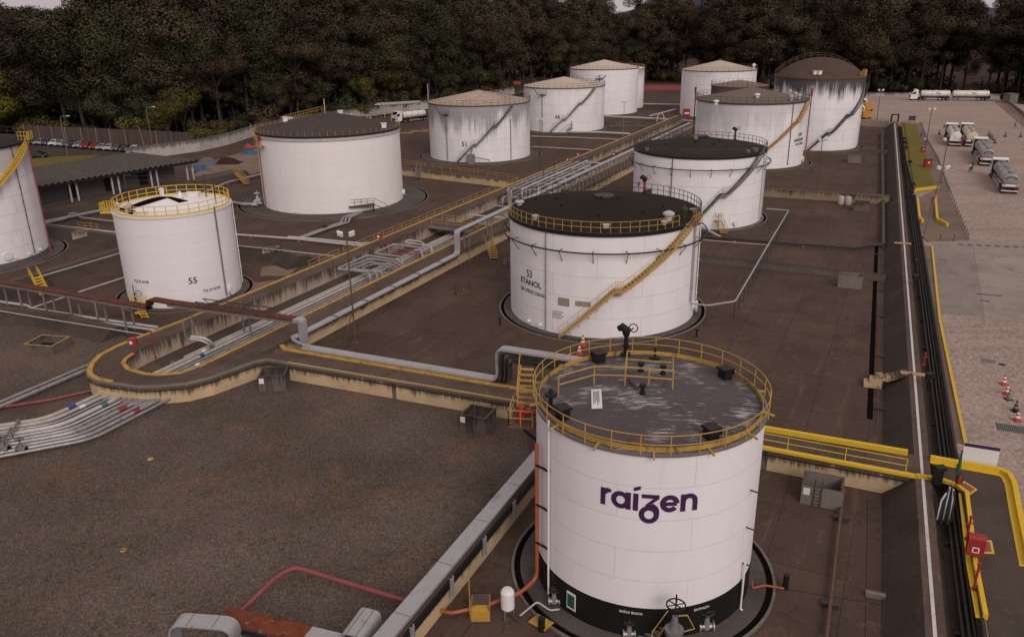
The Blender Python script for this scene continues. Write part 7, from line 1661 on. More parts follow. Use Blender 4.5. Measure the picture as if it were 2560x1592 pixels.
# small yellow and dark litter on the gravel
for (px, py, m, l) in ((376, 1147, 'yellow', 'yellow round cap lying on the gravel, right one'), (309, 1374, 'yellow', 'yellow round cap lying on the gravel, nearer one')):
    p = G(px, py, .02); mb = MB(); mb.lathe([(0, .05), (.19, .05), (.22, .02), (.22, 0)], 14, (p.x, p.y, .012)); tag(mb.build('cap', MAT[m]), l, 'cap')
rg = random.Random(5); wd_ = MB()
for _ in range(1500):
    px, py = rg.uniform(0, 1280), rg.uniform(990, 1590)
    if (px - 250) < 250 and py < 1160 or py < 985 + (px - 640) * .09 + 25: continue
    p = G(px, py, .012)
    if rg.random() > .35 + .45 * math.sin(p.x * .7) * math.cos(p.y * .6): continue
    for k in range(rg.randint(4, 10)):
        a = rg.uniform(0, 2 * PI); s = rg.uniform(.03, .12); q = p + V(rg.gauss(0, .1), rg.gauss(0, .1), 0)
        wd_.quad(q, q + V(math.cos(a) * s, math.sin(a) * s, s * .6), q + V(math.cos(a + .5) * s * 1.5, math.sin(a + .5) * s * 1.5, s * .9), q + V(math.cos(a + 1) * s, math.sin(a + 1) * s, s * .4))
tag(wd_.build('weeds', MAT['leaf_o'], smooth=0), 'small weed tufts scattered over the gravel field', 'weeds', None, 'stuff')
# -- dense manifold beyond the footbridge
mf = random.Random(3)
for k in range(5):
    s = bs + 22 + k * 5.2; t = thing('manifold_rack', '%s steel rack from the near end of the manifold beyond the footbridge' % ORD[k], 'pipe rack', tuple(S(-3, s)), 0, 'steel pipe frames of the manifold')
    for r in (-6.6, -3.6, -.6): mb = MB(); mb.beam(S(r, s, .05), S(r, s, 3.1), .14, .14); mb.build('leg', MAT['pipe_white'], t)
    for zz in (1.5, 3.0): mb = MB(); mb.beam(S(-6.9, s, zz), S(-.3, s, zz), .14, .16); mb.build('cross_beam', MAT['pipe_white'], t)
for k in range(11):
    r = -6.5 + k * .58; z = (1.75, 3.25)[k % 2]; a, b = bs + 18 + mf.uniform(0, 4), bs + 48 + mf.uniform(-6, 4)
    pipe('%s raised pipe from the left on the manifold frames' % ORD[k], [S(r, a, .5), S(r, a, z), S(r, b, z), S(r, b, .5)], mf.choice((.09, .12, .15)), mf.choice(('pipe_silver', 'pipe_white', 'pipe_silver')), .4, group='raised pipes on the manifold frames')
for k in range(9):
    s = bs + 9 + k * 6.1; z = 1.1 + .25 * (k % 3); pipe('%s cross pipe over the trench beyond the footbridge' % ORD[k], [S(-7.4, s, .5), S(-7.4, s, z), S(-1.0, s + .2, z), S(-1.0, s + .2, .5)], .11, ('pipe_white', 'pipe_silver')[k % 2], .3, group='cross pipes over the trench')
for k in range(6): valve('%s grey valve of the manifold in the trench' % ORD[k], S(-2.0 - 1.1 * (k % 3), bs + 12 + k * 7, .5), 1.5, 'pipe_silver', 'dark_steel', .3 * k)
# far pipes
pipe('long pale pipe crossing in front of the far tanks', pl_([(1512, 291), (1640, 297), (1738, 304)], .8), .28, 'pipe_white', 1, supports=12); pipe('pale pipe leaving tank 66 towards the trench', pl_([(1424, 330), (1500, 331), (1575, 335)], .6), .25, 'pipe_white', 1)
pipe('white pipe across the road between the two far tanks', pl_([(1596, 260), (1700, 262)], .6), .25, 'pipe_white'); pipe('thin pale pipe on the floor between tank 51 and the trench', pl_([(1330, 367), (1420, 372), (1480, 375)], .3), .12, 'pipe_cream'); pipe('second thin pale pipe on the floor before tank 66', pl_([(1328, 341), (1440, 344), (1545, 349)], .3), .12, 'pipe_cream')
pipe('long slanting pale pipe beyond the end of the trench', pl_([(1625, 290), (1690, 273)], 1.2), .2, 'pipe_white'); loop('white pipe hoop in front of the far right tank', [(1643, 293), (1648, 284), (1656, 284), (1660, 293)], 2.2, .14, 'pipe_white')
mb = MB(); mb.prism(pl_([(1605, 226), (1702, 226), (1702, 221), (1605, 221)], 0), 0, 1.2); tag(mb.build('red_wall', MAT['red_pipe'], smooth=0), 'low red wall between the two far tanks before the forest', 'wall')
flat('asphalt_road', pl_([(1600, 238), (1705, 238), (1705, 258), (1600, 258)], .003), .012, 'asphalt', label='dark asphalt road between the two far tanks', cat='road')
p = G(1715, 300, 0); mb = MB(); mb.box((p.x, p.y, 1.6), (1.8, 1.2, 3.2)); mb.box((p.x, p.y - .61, 2.0), (1.4, .02, .5), mi=1); tag(mb.build('fire_cabinet', [MAT['red'], MAT['white_sign']]), 'red cabinet with white band before the far right tank', 'cabinet')
dr_ = G(1292, 232, 0); t = thing('foam_tank', 'red foam tank on yellow legs left of tank 66', 'tank', tuple(dr_)); h0 = up_to(dr_, 232); mb = MB(); zc = up_to(dr_, 226); zc = 6.5; mb.tube([dr_ + V(-1.6, 0, 3.4), dr_ + V(1.6, 0, 3.4)], 1.3, 16); mb.build('vessel', MAT['red'], t); mb = MB(); mb.box((dr_.x, dr_.y, 1.0), (3.0, 1.6, 2.0)); mb.build('base', MAT['yellow'], t)
# rails and benches right of the dome tank
railing('dark pipe rail on the bund floor right of the dome roofed tank, back one', pl_([(2170, 340), (2232, 345)], 0), 'rust_pole', 1.1, 3.0, r=.07); railing('dark pipe rail on the bund floor right of the dome roofed tank, front one', pl_([(2150, 362), (2225, 366)], 0), 'rust_pole', 1.0, 3.0, r=.09)
railing('row of thin dark posts with rail along the far end of the embankment', pl_([(2155, 303), (2225, 306)], HW), 'dark_steel', 1.0, 2.2)
mb = MB(); p = G(2236, 305, HW)
for q in (-.9, .9): mb.beam(p + V(q, 0, 0), p + V(q, 0, 2.0), .3, .3)
mb.beam(p + V(-1.05, 0, 1.9), p + V(1.05, 0, 1.9), .3, .3); tag(mb.build('barrier_gate', MAT['black']), 'small black gate frame at the far end of the embankment', 'gate')
# ---------------------------------------------------------------- buildings, vehicles, people
# shed
FL, FR, BR = G(40, 475, 5.0), G(494, 400, 5.0), G(332, 381, 6.4); BLv = FL + (BR - FR)
sh = thing('shed', 'long low shed with dark corrugated roof and white columns behind tank 55', 'shed', (FR.x, FR.y, 0))
N_ = 64; mb = MB()
for i in range(N_):
    def cp(a, b): 
        p = lerp(lerp(FL, FR, a / N_), lerp(BLv, BR, a / N_), b); return p + V(0, 0, .16 * (1 if a % 2 else -1))
    mb.quad(cp(i, 0), cp(i + 1, 0), cp(i + 1, 1), cp(i, 1))
mb.build('roof', MAT['corrugated'], sh, smooth=0)
mb = MB(); mb.beam(FL - V(0, 0, .3), FR - V(0, 0, .3), .2, .35); mb.build('eave_beam', MAT['black'], sh)
dF = (FR - FL).normalized(); bk = V(BR.x - FR.x, BR.y - FR.y, 0).normalized(); zf = 1.25
fl_ = lambda p, o, z: V(p.x, p.y, z) + bk * o
mb = MB(); mb.add([fl_(FL, .3, 0), fl_(FR, .3, 0), fl_(FR, .3, zf), fl_(FL, .3, zf), fl_(FL, 12, zf), fl_(FR, 12, zf)], [(0, 1, 2, 3), (3, 2, 5, 4)]); mb.build('floor_slab', MAT['kerb'], sh, smooth=0)
mb = MB(); mb.add([fl_(FL, 5, zf), fl_(FR, 5, zf), fl_(FR, 5, 5.2), fl_(FL, 5, 5.2), fl_(FR, 12, 5.9), fl_(FR, 12, zf)], [(0, 1, 2, 3), (1, 5, 4, 2)]); mb.build('back_wall', MAT['shed_wall'], sh, smooth=0)
LS = (FR - FL).length
for k in range(5):
    for q in (0, 1.2):
        p = lerp(FL, FR, .06 + .225 * k) + dF * q; b = fl_(p, 1.2, zf); mb = MB(); mb.tube([b, V(b.x, b.y, 4.75)], .17, 8); mb.build('column', MAT['pipe_white'], sh)
for k in range(4):
    p = lerp(FL, FR, .2 + .2 * k); b = fl_(p, 4.9, zf + 1.2); mb = MB(); mb.obox(b, dF * .8, bk * .06, V(0, 0, 1.1)); mb.build('door', MAT['black'], sh)
# panel fence behind the car park
fa_, fb_ = G(40, 362, 0), G(452, 384, 0); hf = 4.6; d = (fb_ - fa_).normalized(); nn = V(-d.y, d.x, 0); off = nn * 3.4
fe = thing('panel_fence', 'tall weathered panel fence behind the parked cars', 'fence', tuple((fa_ + fb_) / 2 + off)); n_ = 11
for k in range(n_):
    a, b = lerp(fa_, fb_, k / n_) + off, lerp(fa_, fb_, (k + 1) / n_) + off; a = a + nn * .25 * math.sin(k * 1.7); b = b + nn * .25 * math.sin((k + 1) * 1.7)
    mb = MB(); mb.beam(V(a.x, a.y, hf / 2), V(b.x, b.y, hf / 2 + .05 * math.sin(k * 3)), .08, hf); mb.build('panel', MAT['fence'], fe)
    mb = MB(); mb.beam(V(a.x, a.y, 0) - nn * .1, V(a.x, a.y, hf + .12) - nn * .1, .2, .2); mb.build('post', MAT['kerb'], fe)
# white perimeter wall
wl = pl_([(318, 402), (400, 392), (500, 378), (570, 362), (640, 339), (730, 318), (820, 305), (960, 286), (1068, 273), (1180, 255), (1285, 236)], 0)
mb = MB(); mb.ribbon(wl, -.15, .15, 0, 2.9); pw_ = tag(mb.build('perimeter_wall', MAT['white_wall'], smooth=25), 'long stained white perimeter wall curving up to the forest', 'wall')
wf_ = pl_([(1285, 236), (1370, 222), (1425, 214)], 0); mb = MB(); mb.ribbon(wf_, -.15, .15, 0, 2.6); tag(mb.build('perimeter_wall', MAT['old_wall'], smooth=25), 'darker far stretch of the perimeter wall left of the far tank', 'wall')
bw = GL([(2165, 240), (2300, 239.5), (2440, 241), (2500, 243)], HW); mb = MB(); mb.ribbon(bw, -.2, .2, HW - 1, HW + 1.0); tag(mb.build('yard_wall', MAT['white_wall'], smooth=25), 'low white wall along the back of the truck yard', 'wall')
bw = GL([(2520, 258), (2560, 290), (2600, 325)], HW); mb = MB(); mb.ribbon(bw, -.2, .2, HW - 1, HW + .9); tag(mb.build('yard_wall', MAT['kerb'], smooth=25), 'low grey wall at the right end of the truck yard', 'wall')
flat('verge', GL([(2480, 250), (2500, 248), (2600, 330), (2590, 345)], HW), HW + .02, 'sand', label='brown earth verge at the right end of the truck yard', cat='verge')
p = G(2524, 257, HW); mb = MB(); mb.box((p.x, p.y, HW + 1.35), (3.0, 3.0, 2.7), .2); mb.box((p.x, p.y, HW + 2.76), (3.3, 3.3, .14), .2); tag(mb.build('kiosk', MAT['kerb']), 'small grey block kiosk at the far right corner of the yard', 'kiosk')
p = G(2553, 190, HW); 
flat('car_park', pl_([(0, 366), (60, 358), (452, 376), (420, 388), (330, 400), (190, 415), (60, 440), (-100, 450)], .004), .016, 'lot', label='brown asphalt car park behind the shed', cat='car park')
flat('verge_grass', pl_([(70, 398), (140, 392), (250, 387), (215, 402), (110, 430), (60, 440)], .008), .022, 'lawn', label='olive grass patch in the car park', cat='grass')
# parked cars
CAR_PAINT = {n: simple('car_paint_' + n, c, .25, .1 if n in ('silver', 'grey', 'pale') else 0, var=.08, spec=.5) for n, c in dict(silver=c4(.30, .29, .29), pale=c4(.42, .41, .41), grey=c4(.12, .115, .115), dark=c4(.03, .03, .032), white=c4(.62, .6, .59), red=c4(.28, .02, .02), green=c4(.012, .02, .016)).items()}
def car_proto(paint):
    t = thing('parked_car', 'x', 'car', (0, 0, 0)); L, W_ = 4.2, 1.72; hw = W_ / 2
    prof = [(-2.1, .42), (-2.1, .78), (-1.98, .92), (-1.75, .96), (-1.28, 1.36), (-.95, 1.45), (.1, 1.46), (.45, 1.40), (1.12, .98), (1.85, .84), (2.08, .70), (2.1, .42)]
    mb = MB(); n = len(prof); ins = lambda z: hw - (.0 if z < .95 else (z - .95) * .42)
    vs = [(x, s * ins(z), z) for s in (-1, 1) for x, z in prof]; fs = [(i, i + 1, n + i + 1, n + i) for i in range(n - 1)]; fs = [f[::-1] for f in fs] + [tuple(range(n)), tuple(range(2 * n - 1, n - 1, -1))] + [(n - 1, 0, n, 2 * n - 1)]
    mb.add(vs, fs); body = mb.build('body', CAR_PAINT[paint], t, smooth=40)
    mb = MB(); e = .012
    def side(pts): 
        for s in (-1, 1):
            q = [(x, s * (ins(z) + e), z) for x, z in pts]; mb.quad(*(q if s < 0 else q[::-1]))
    side([(-1.55, 1.0), (-.1, 1.0), (-.1, 1.39), (-.95, 1.39), (-1.2, 1.34)]); side([(0, 1.0), (1.0, 1.0), (.42, 1.36), (0, 1.39)])
    def cross(a, b, o): mb.quad((a[0] + o, -ins(a[1]) + .1, a[1] + .01), (a[0] + o, ins(a[1]) - .1, a[1] + .01), (b[0] + o, ins(b[1]) - .1, b[1] + .01), (b[0] + o, -ins(b[1]) + .1, b[1] + .01))
    cross((1.06, 1.02), (.5, 1.38), .015); cross((-1.32, 1.34), (-1.72, 1.0), -.015); mb.build('window', MAT['glass'], t, smooth=0)
    for x in (-1.28, 1.30):
        for s in (-1, 1):
            mb = MB(); mb.tube([V(x, s * (hw - .16), .31), V(x, s * (hw + .015), .31)], .31, 16); w = mb.build('wheel', MAT['rubber'], t)
            mb = MB(); mb.tube([V(x, s * (hw - .02), .31), V(x, s * (hw + .022), .31)], .19, 12); mb.build('rim', MAT['grey_steel'], t)
    for s in (-1, 1):
        mb = MB(); mb.obox(V(2.03, s * .62, .70), V(.05, 0, 0), V(0, .18, 0), V(0, 0, .07)); mb.build('headlight', MAT['white_sign'], t)
        mb = MB(); mb.obox(V(-2.08, s * .68, .80), V(.04, 0, 0), V(0, .12, 0), V(0, 0, .08)); mb.build('tail_light', MAT['red'], t)
    mb = MB(); mb.obox(V(2.09, 0, .50), V(.03, 0, 0), V(0, .55, 0), V(0, 0, .09)); mb.build('grille', MAT['black'], t)
    return t
cars = [(85, 362, 'dark'), (100, 363.5, 'silver'), (118, 364.5, 'grey'), (137, 365.5, 'white'), (155, 367, 'pale'), (170, 368.5, 'grey'), (185, 370, 'dark'), (199, 371, 'silver'), (217, 373, 'red'), (240, 374.5, 'red'), (257, 376, 'silver'), (275, 377.5, 'pale'), (294, 379, 'grey'), (314, 380.5, 'dark'), (338, 381, 'white'), (372, 377, 'red'), (395, 378, 'silver'), (414, 377, 'white')]
cw = dict(dark='black', silver='silver', grey='grey', white='white', pale='pale silver', red='red')
cproto = {}
rgc = random.Random(8)
for i, (px, py, c) in enumerate(cars):
    P = G(px, py - 2, 0); lab = '%s parked car, %s from the left in the row before the panel fence' % (cw[c], ORD[i] if i < 17 else 'last'); rz = math.atan2(d.y, d.x) - PI * .36 + rgc.uniform(-.06, .06)
    if c not in cproto: o = car_proto(c); o.location = (P.x, P.y, .016); o.rotation_euler = (0, 0, rz); tag(o, lab, 'car', 'cars parked along the panel fence'); cproto[c] = o
    else: dup(cproto[c], (P.x, P.y, .016), rz, lab, 'cars parked along the panel fence')
o = car_proto('green'); P = G(97, 394, 0); o.location = (P.x, P.y, .02); o.rotation_euler = (0, 0, 0.1); tag(o, 'dark green car standing alone on the grass patch', 'car')

# tankers
def wheel(t, x, y, r=.50, w=.28, z=0.0):
    mb = MB(); mb.tube([V(x, y - w / 2, r), V(x, y + w / 2, r)], r, 18); o = mb.build('wheel', MAT['rubber'], t, local=True)
    mb = MB(); mb.tube([V(x, y - w / 2 - .012, r), V(x, y + w / 2 + .012, r)], r * .55, 12); mb.build('rim', MAT['grey_steel'], o, local=True)
MAT['tank_cream'] = simple('cream_vessel_paint', c4(.58, .47, .36), .4, var=.08, spec=.4); MAT['tank_grey'] = simple('grey_vessel_paint', c4(.33, .31, .30), .35, var=.12, metal=.3, dirt=c4(.16, .14, .13), dirt_amt=.6); MAT['tank_white2'] = simple('white_vessel_paint', c4(.66, .61, .57), .4, var=.06, spec=.4)
def tanker(label, rear, dirv, L, barrel, cab='white', group=None, lettering=None, second=0.0, side_text=None):
    """tank truck built in its own axes: rear at x=0, cab towards +x"""
    t = thing('tanker_truck', label, 'tanker truck', tuple(rear), math.atan2(dirv.y, dirv.x), group)
    ROOT[t.name] = Matrix.Identity(4)
    def B(mb, name, m, par=None): 
        o = mb.build(name, m, par or t, local=True); return o
    units = [(0.2, L - 3.2)] if not second else [(0.2, second), (second + .9, L - 3.2)]
    for (x0, x1) in units:
        r, zc = 1.02, 2.18; K = 20; n = 22; mb = MB()
        xs = [(x0 + .0, 0), (x0 + .02, .6), (x0 + .12, .92), (x0 + .35, 1.0), (x1 - .35, 1.0), (x1 - .12, .92), (x1 - .02, .6), (x1, 0)]
        vs = [(x, r * 1.12 * k * math.cos(2 * PI * j / n), zc + r * k * math.sin(2 * PI * j / n)) for x, k in xs for j in range(n)]
        fs = [(i * n + j, i * n + (j + 1) % n, (i + 1) * n + (j + 1) % n, (i + 1) * n + j) for i in range(len(xs) - 1) for j in range(n)]
        mb.add(vs, [f[::-1] for f in fs]); br = B(mb, 'tank_barrel', MAT[barrel])
        for k in range(4):
            x = lerp(x0 + .9, x1 - .9, k / 3); mb = MB(); ring = [V(x, r * 1.13 * math.cos(2 * PI * j / n), zc + r * 1.01 * math.sin(2 * PI * j / n)) for j in range(n)]; mb.tube(ring, .045, 5, closed=True); B(mb, 'band', MAT['grey_steel'], br)
        for k in range(3):
            x = lerp(x0 + 1.4, x1 - 1.4, k / 2); mb = MB(); mb.lathe([(.42, -.1), (.42, .14), (.36, .2), (0, .22)], 14, (x, 0, zc + r)); B(mb, 'hatch', MAT['grey_steel'], br)
            mb = MB(); mb.tube([V(x, -.75, zc + r * .9), V(x, -.55, zc + r + .25), V(x, .55, zc + r + .25), V(x, .75, zc + r * .9)], .045, 5); B(mb, 'overturn_rail', MAT[barrel], br)
        mb = MB(); mb.box(((x0 + x1) / 2, 0, zc + r + .03), (x1 - x0 - 1.2, .45, .04)); B(mb, 'catwalk', MAT['grey_steel'], br)
        mb = MB(); mb.box(((x0 + x1) / 2, 0, .98), (x1 - x0 - .1, 1.0, .25)); 
        for x in (x0 + .3, x0 + 2.2, x1 - 2.0, x1 - .4): mb.box((x, 0, 1.18), (.18, 1.9, .3))
        B(mb, 'chassis', MAT['black'])
        for s in (-1, 1):
            mb = MB(); mb.box(((x0 + x1) / 2 + .4, s * 1.2, .75), (max(.8, x1 - x0 - 4.6), .06, .10)); mb.box(((x0 + x1) / 2 + .4, s * 1.2, .50), (max(.8, x1 - x0 - 4.6), .06, .10)); B(mb, 'side_guard', MAT['pipe_white'])
            mb = MB(); mb.box((x0 + 1.75, s * 1.08, 1.10), (3.4, .42, .06)); B(mb, 'mudguard', MAT['black'])
        for x in (x0 + .75, x0 + 1.95, x0 + 3.0):
            for s in (-1, 1): wheel(t, x, s * 1.05)
    mb = MB(); mb.box((.06, 0, 1.02), (.12, 2.42, .62)); B(mb, 'rear_panel', MAT['black'])
    mb = MB(); mb.box((-.02, 0, 1.42), (.05, 2.42, .48)); rp = B(mb, 'hazard_board', MAT['red'])
    mb = MB(); mb.box((-.052, 0, 1.42), (.01, 1.45, .36)); B(mb, 'plate', MAT['white_sign'], rp)
    mb = MB()
    for s in (-1, 1):
        for k in range(3): y = s * (.80 + .16 * k); mb.add([(-.05, y - .08 * s, 1.20), (-.05, y - .01 * s, 1.20), (-.05, y + .09 * s, 1.64), (-.05, y + .02 * s, 1.64)], [(0, 1, 2, 3), (3, 2, 1, 0)])
    B(mb, 'stripes', MAT['white'], rp)
    mb = MB(); mb.box((-.06, 0, .55), (.14, 2.4, .14)); B(mb, 'bumper', MAT['white'])
    for s in (-1, 1): mb = MB(); mb.box((-.02, s * .95, .86), (.08, .42, .16)); B(mb, 'tail_light', MAT['red'])
    x = L - 3.0; mb = MB(); mb.box((x + .2, 0, .95), (6.0 if not second else 4.0, .9, .28)); B(mb, 'tractor_frame', MAT['black'])
    for xx in ((x - 1.2, x - .1, x + 2.15) if second else (x - .4, x + 2.15)):
        for s in (-1, 1): wheel(t, xx, s * 1.05)
    prof = [(x + .75, .75), (x + .75, 3.25), (x + 1.0, 3.55), (x + 1.9, 3.45), (x + 2.85, 2.55), (x + 3.0, 1.9), (x + 3.0, .55), (x + 2.7, .5), (x + .8, .7)]
    mb = MB(); n = len(prof); mb.add([(a, s * 1.24, z) for s in (-1, 1) for a, z in prof], [(i, (i + 1) % n, n + (i + 1) % n, n + i) for i in range(n)] + [tuple(range(n - 1, -1, -1)), tuple(range(n, 2 * n))]); cb = B(mb, 'cab', MAT[cab])
    mb = MB(); mb.add([(x + 2.0, s * 1.1, 3.36) for s in (-1, 1)] + [(x + 2.86, s * 1.12, 2.50) for s in (1, -1)], [(0, 1, 2, 3)]); 
    mb.v = [(a + .02, b, c + .02) for a, b, c in mb.v]; B(mb, 'windscreen', MAT['glass'], cb)
    for s in (-1, 1):
        mb = MB(); q = [(x + 1.45, s * 1.25, 2.1), (x + 2.55, s * 1.25, 2.1), (x + 2.3, s * 1.25, 2.75), (x + 1.45, s * 1.25, 2.85)]; mb.quad(*(q if s < 0 else q[::-1])); B(mb, 'side_window', MAT['glass'], cb)
        mb = MB(); mb.box((x + 2.7, s * 1.45, 2.4), (.1, .25, .6)); B(mb, 'mirror', MAT['black'], cb)
        mb = MB(); mb.box((x + 3.0, s * .95, .85), (.06, .35, .2)); B(mb, 'headlight', MAT['white_sign'], cb)
    mb = MB(); mb.box((x + 3.01, 0, 1.3), (.05, 1.7, .55)); B(mb, 'grille', MAT['black'], cb)
    mb = MB(); mb.box((x + .70, 0, 2.0), (.12, 2.3, 2.3)); B(mb, 'cab_back', MAT['black'], cb)
    if lettering:
        mb = MB(); n_ = len(lettering)
        for k, ch in enumerate(lettering):
            a = lerp(2.62, .52, k / (n_ - 1)); o = V(.045, .80 * math.cos(a) * -1, 2.18 + .66 * math.sin(a)); ex_ = V(0, -math.sin(a), -math.cos(a)); 
            vs_t, fs_t = text2d(ch, .42, .02); exv = V(0, -1, 0) * math.sin(a) + V(0, 0, 1) * math.cos(a) * -1; 
            exv = V(0, -math.sin(a), 0) + V(0, 0, math.cos(a)) * 1; yv = V(0, -math.cos(a) * -1, 0) * 0
            e1 = V(0, -math.sin(a), -math.cos(a) * -1); e1 = V(0, -abs(math.sin(a)), math.cos(a)); e2 = V(0, math.cos(a), abs(math.sin(a)))
            pos_ = V(-.06, .80 * math.cos(a), 2.2 + .62 * math.sin(a)); bow = -.0
            mb.add([pos_ + e1 * u + e2 * v - V(.0, 0, 0) for u, v in vs_t], fs_t)
        B(mb, 'lettering', MAT['letter'], t)
    if side_text:
        for (x0, x1) in units:
            mb = MB(); vs_t, fs_t = text2d(side_text, .85, .02); xm = (x0 + x1) / 2 - .6
            for s in (1,):
                mb.add([(xm - u, 1.155 * math.cos(.15 + v / 1.05) + .012, 2.18 + 1.03 * math.sin(.15 + v / 1.05)) for u, v in vs_t], fs_t)
            B(mb, 'lettering', MAT['letter'], t)
    ROOT[t.name] = (Matrix.Translation(Vector(t.location)) @ Matrix.Rotation(t.rotation_euler.z, 4, 'Z')).inverted()
    return t
def rear_of(l, r): return (G(*l, HW) + G(*r, HW)) / 2
def dir_of(front, rear): v = G(*front, HW) - G(*rear, HW); v.z = 0; return v
dD = dir_of((2466, 432), (2499.5, 485))
tanker('white tanker truck standing alone on the left in the yard, seen from behind', rear_of((2371, 367), (2400, 367)), dD, 16.0, 'tank_white2', 'white', 'tanker trucks waiting in the yard')
tanker('cream tanker truck at the head of the slanting column in the yard', rear_of((2414, 369), (2440, 368)), dD, 17.0, 'tank_cream', 'white', 'tanker trucks waiting in the yard')
tanker('grey tanker truck in the middle of the slanting column in the yard', rear_of((2451, 417), (2480, 416)), dD, 17.5, 'tank_grey', 'white', 'tanker trucks waiting in the yard', 'DUARTE')
tanker('grey tanker truck nearest the camera with red striped rear board', rear_of((2499.5, 486), (2544, 486)), dD, 17.5, 'tank_grey', 'white', 'tanker trucks waiting in the yard', 'DUARTE')
fr_, rr_ = G(2273, 251, HW), G(2471, 252, HW); LL = (fr_ - rr_).length
tanker('long white road train tanker with two barrels parked broadside at the back of the yard', rr_, fr_ - rr_, LL, 'tank_white2', 'white', None, None, LL * .46, 'TRF')
MAT['orange_body'] = simple('orange_body_paint', c4(.48, .21, .03), .5, var=.1)
# orange and white trucks half hidden behind the dome tank
for (px, py, l) in ((2158, 296, 'nearer orange and white truck half hidden behind the dome roofed tank'), (2164, 276, 'further orange and white truck half hidden behind the dome roofed tank')):
    p = G(px, py, HW); t = thing('orange_truck', l, 'truck', tuple(p), 1.2)
    mb = MB(); mb.box((p.x, p.y, HW + 1.3), (2.4, 5.0, 1.6)); mb.build('body', MAT['orange_body'], t); mb = MB(); mb.box((p.x, p.y + 3.6, HW + 1.7), (2.4, 2.0, 2.6)); mb.box((p.x, p.y + 3.4, HW + 3.15), (1.9, 1.4, .3)); cb = mb.build('cab', MAT['white'], t); mb = MB(); mb.box((p.x, p.y + 2.58, HW + 2.3), (1.8, .03, .7)); mb.build('window', MAT['glass'], cb)
    for x in (-1, 1):
        for y in (-1.6, 3.4): mb = MB(); mb.tube([V(p.x + x * .95, p.y + y, HW + .5), V(p.x + x * 1.22, p.y + y, HW + .5)], .5, 14); mb.build('wheel', MAT['rubber'], t)
# white tanker at the loading canopy on the left
pr2 = G(1062, 300, .0); pf2 = G(972, 311, .0)
tanker('white tanker truck under the loading canopy behind the dark roofed tank', pr2, pf2 - pr2, 12.0, 'tank_white2', 'white', None)
lc = thing('loading_canopy', 'pale steel loading canopy frame behind the dark roofed tank', 'canopy', tuple(G(1020, 290, 0)))
ca, cb_ = G(962, 294, 0), G(1034, 288, 0); hcan = up_to(ca, 262)
for p in (ca, lerp(ca, cb_, .6), cb_): mb = MB(); q = p + V(0, 0, 0); mb.beam(q, V(q.x, q.y, hcan), .3, .3); mb.beam(V(q.x, q.y, hcan - 1.2), V(q.x + 1.6, q.y, hcan), .15, .15); mb.beam(V(q.x, q.y, hcan - 1.2), V(q.x - 1.6, q.y, hcan), .15, .15); mb.build('post', MAT['pipe_cream'], lc)
mb = MB(); mb.beam(V(ca.x - 3, ca.y, hcan), V(cb_.x + 2, cb_.y, hcan + .1), .4, .35); mb.beam(V(ca.x - 3, ca.y + 4, hcan), V(cb_.x + 2, cb_.y + 4, hcan + .1), .3, .3); mb.build('beam', MAT['pipe_cream'], lc)
P = G(913, 302, 0); o = dup(cproto['white'], (P.x, P.y, 0), 2.6, 'white car parked behind the dark roofed tank near the wall')
# work site: tarpaulins, spoil and orange fencing
def tarp(label, P, s, mat, seed):
    rg = random.Random(seed); mb = MB(); N = 20; H = [[0] * (N + 1) for _ in range(N + 1)]
    bl = [(rg.uniform(-.6, .6), rg.uniform(-.5, .5), rg.uniform(.3, .6), rg.uniform(.5, 1.0)) for _ in range(4)]
    def h(a, b): x, y = a / N * 2 - 1, b / N * 2 - 1; return sum(k * math.exp(-((x - u)**2 + (y - v)**2) / (w * w)) for u, v, w, k in bl) * max(0, 1 - max(abs(x), abs(y))**4) * s * .24 + rg.uniform(0, .22) * max(0, 1 - max(abs(x), abs(y))**6)
    g = [[V(P.x + (i / N * 2 - 1) * s, P.y + (j / N * 2 - 1) * s * .7, max(.02, h(i, j))) for j in range(N + 1)] for i in range(N + 1)]
    for i in range(N):
        for j in range(N): mb.quad(g[i][j], g[i + 1][j], g[i + 1][j + 1], g[i][j + 1])
    return tag(mb.build('tarpaulin', MAT[mat], smooth=30), label, 'tarpaulin')
tarp('blue tarpaulin heap at the end of the shed', G(500, 424, 0), 2.0, 'tarp_blue', 1); tarp('grey tarpaulin heap beside the blue one at the shed end', G(512, 410, 0), 3.2, 'tarp_grey', 2); tarp('blue tarpaulin heap left of the dark roofed tank', G(628, 384, 0), 2.4, 'tarp_blue', 3); tarp('orange red tarpaulin left of the dark roofed tank', G(628, 369, 0), 1.8, 'tarp_red', 4); tarp('dark spoil heap on the work site', G(570, 408, 0), 3.0, 'soil', 6)
for i, (px, py) in enumerate(((1075, 325), (1050, 330), (1010, 335))):
    p = G(px, py, 0); mb = MB(); mb.box((p.x, p.y, .25), (5, .5, .5), .2); tag(mb.build('barrier', MAT['tarp_red' if i == 0 else 'sand']), ('orange barrier', 'pale kerb stones', 'second row of pale kerb stones')[i] + ' on the ground left of tank 51', 'barrier')
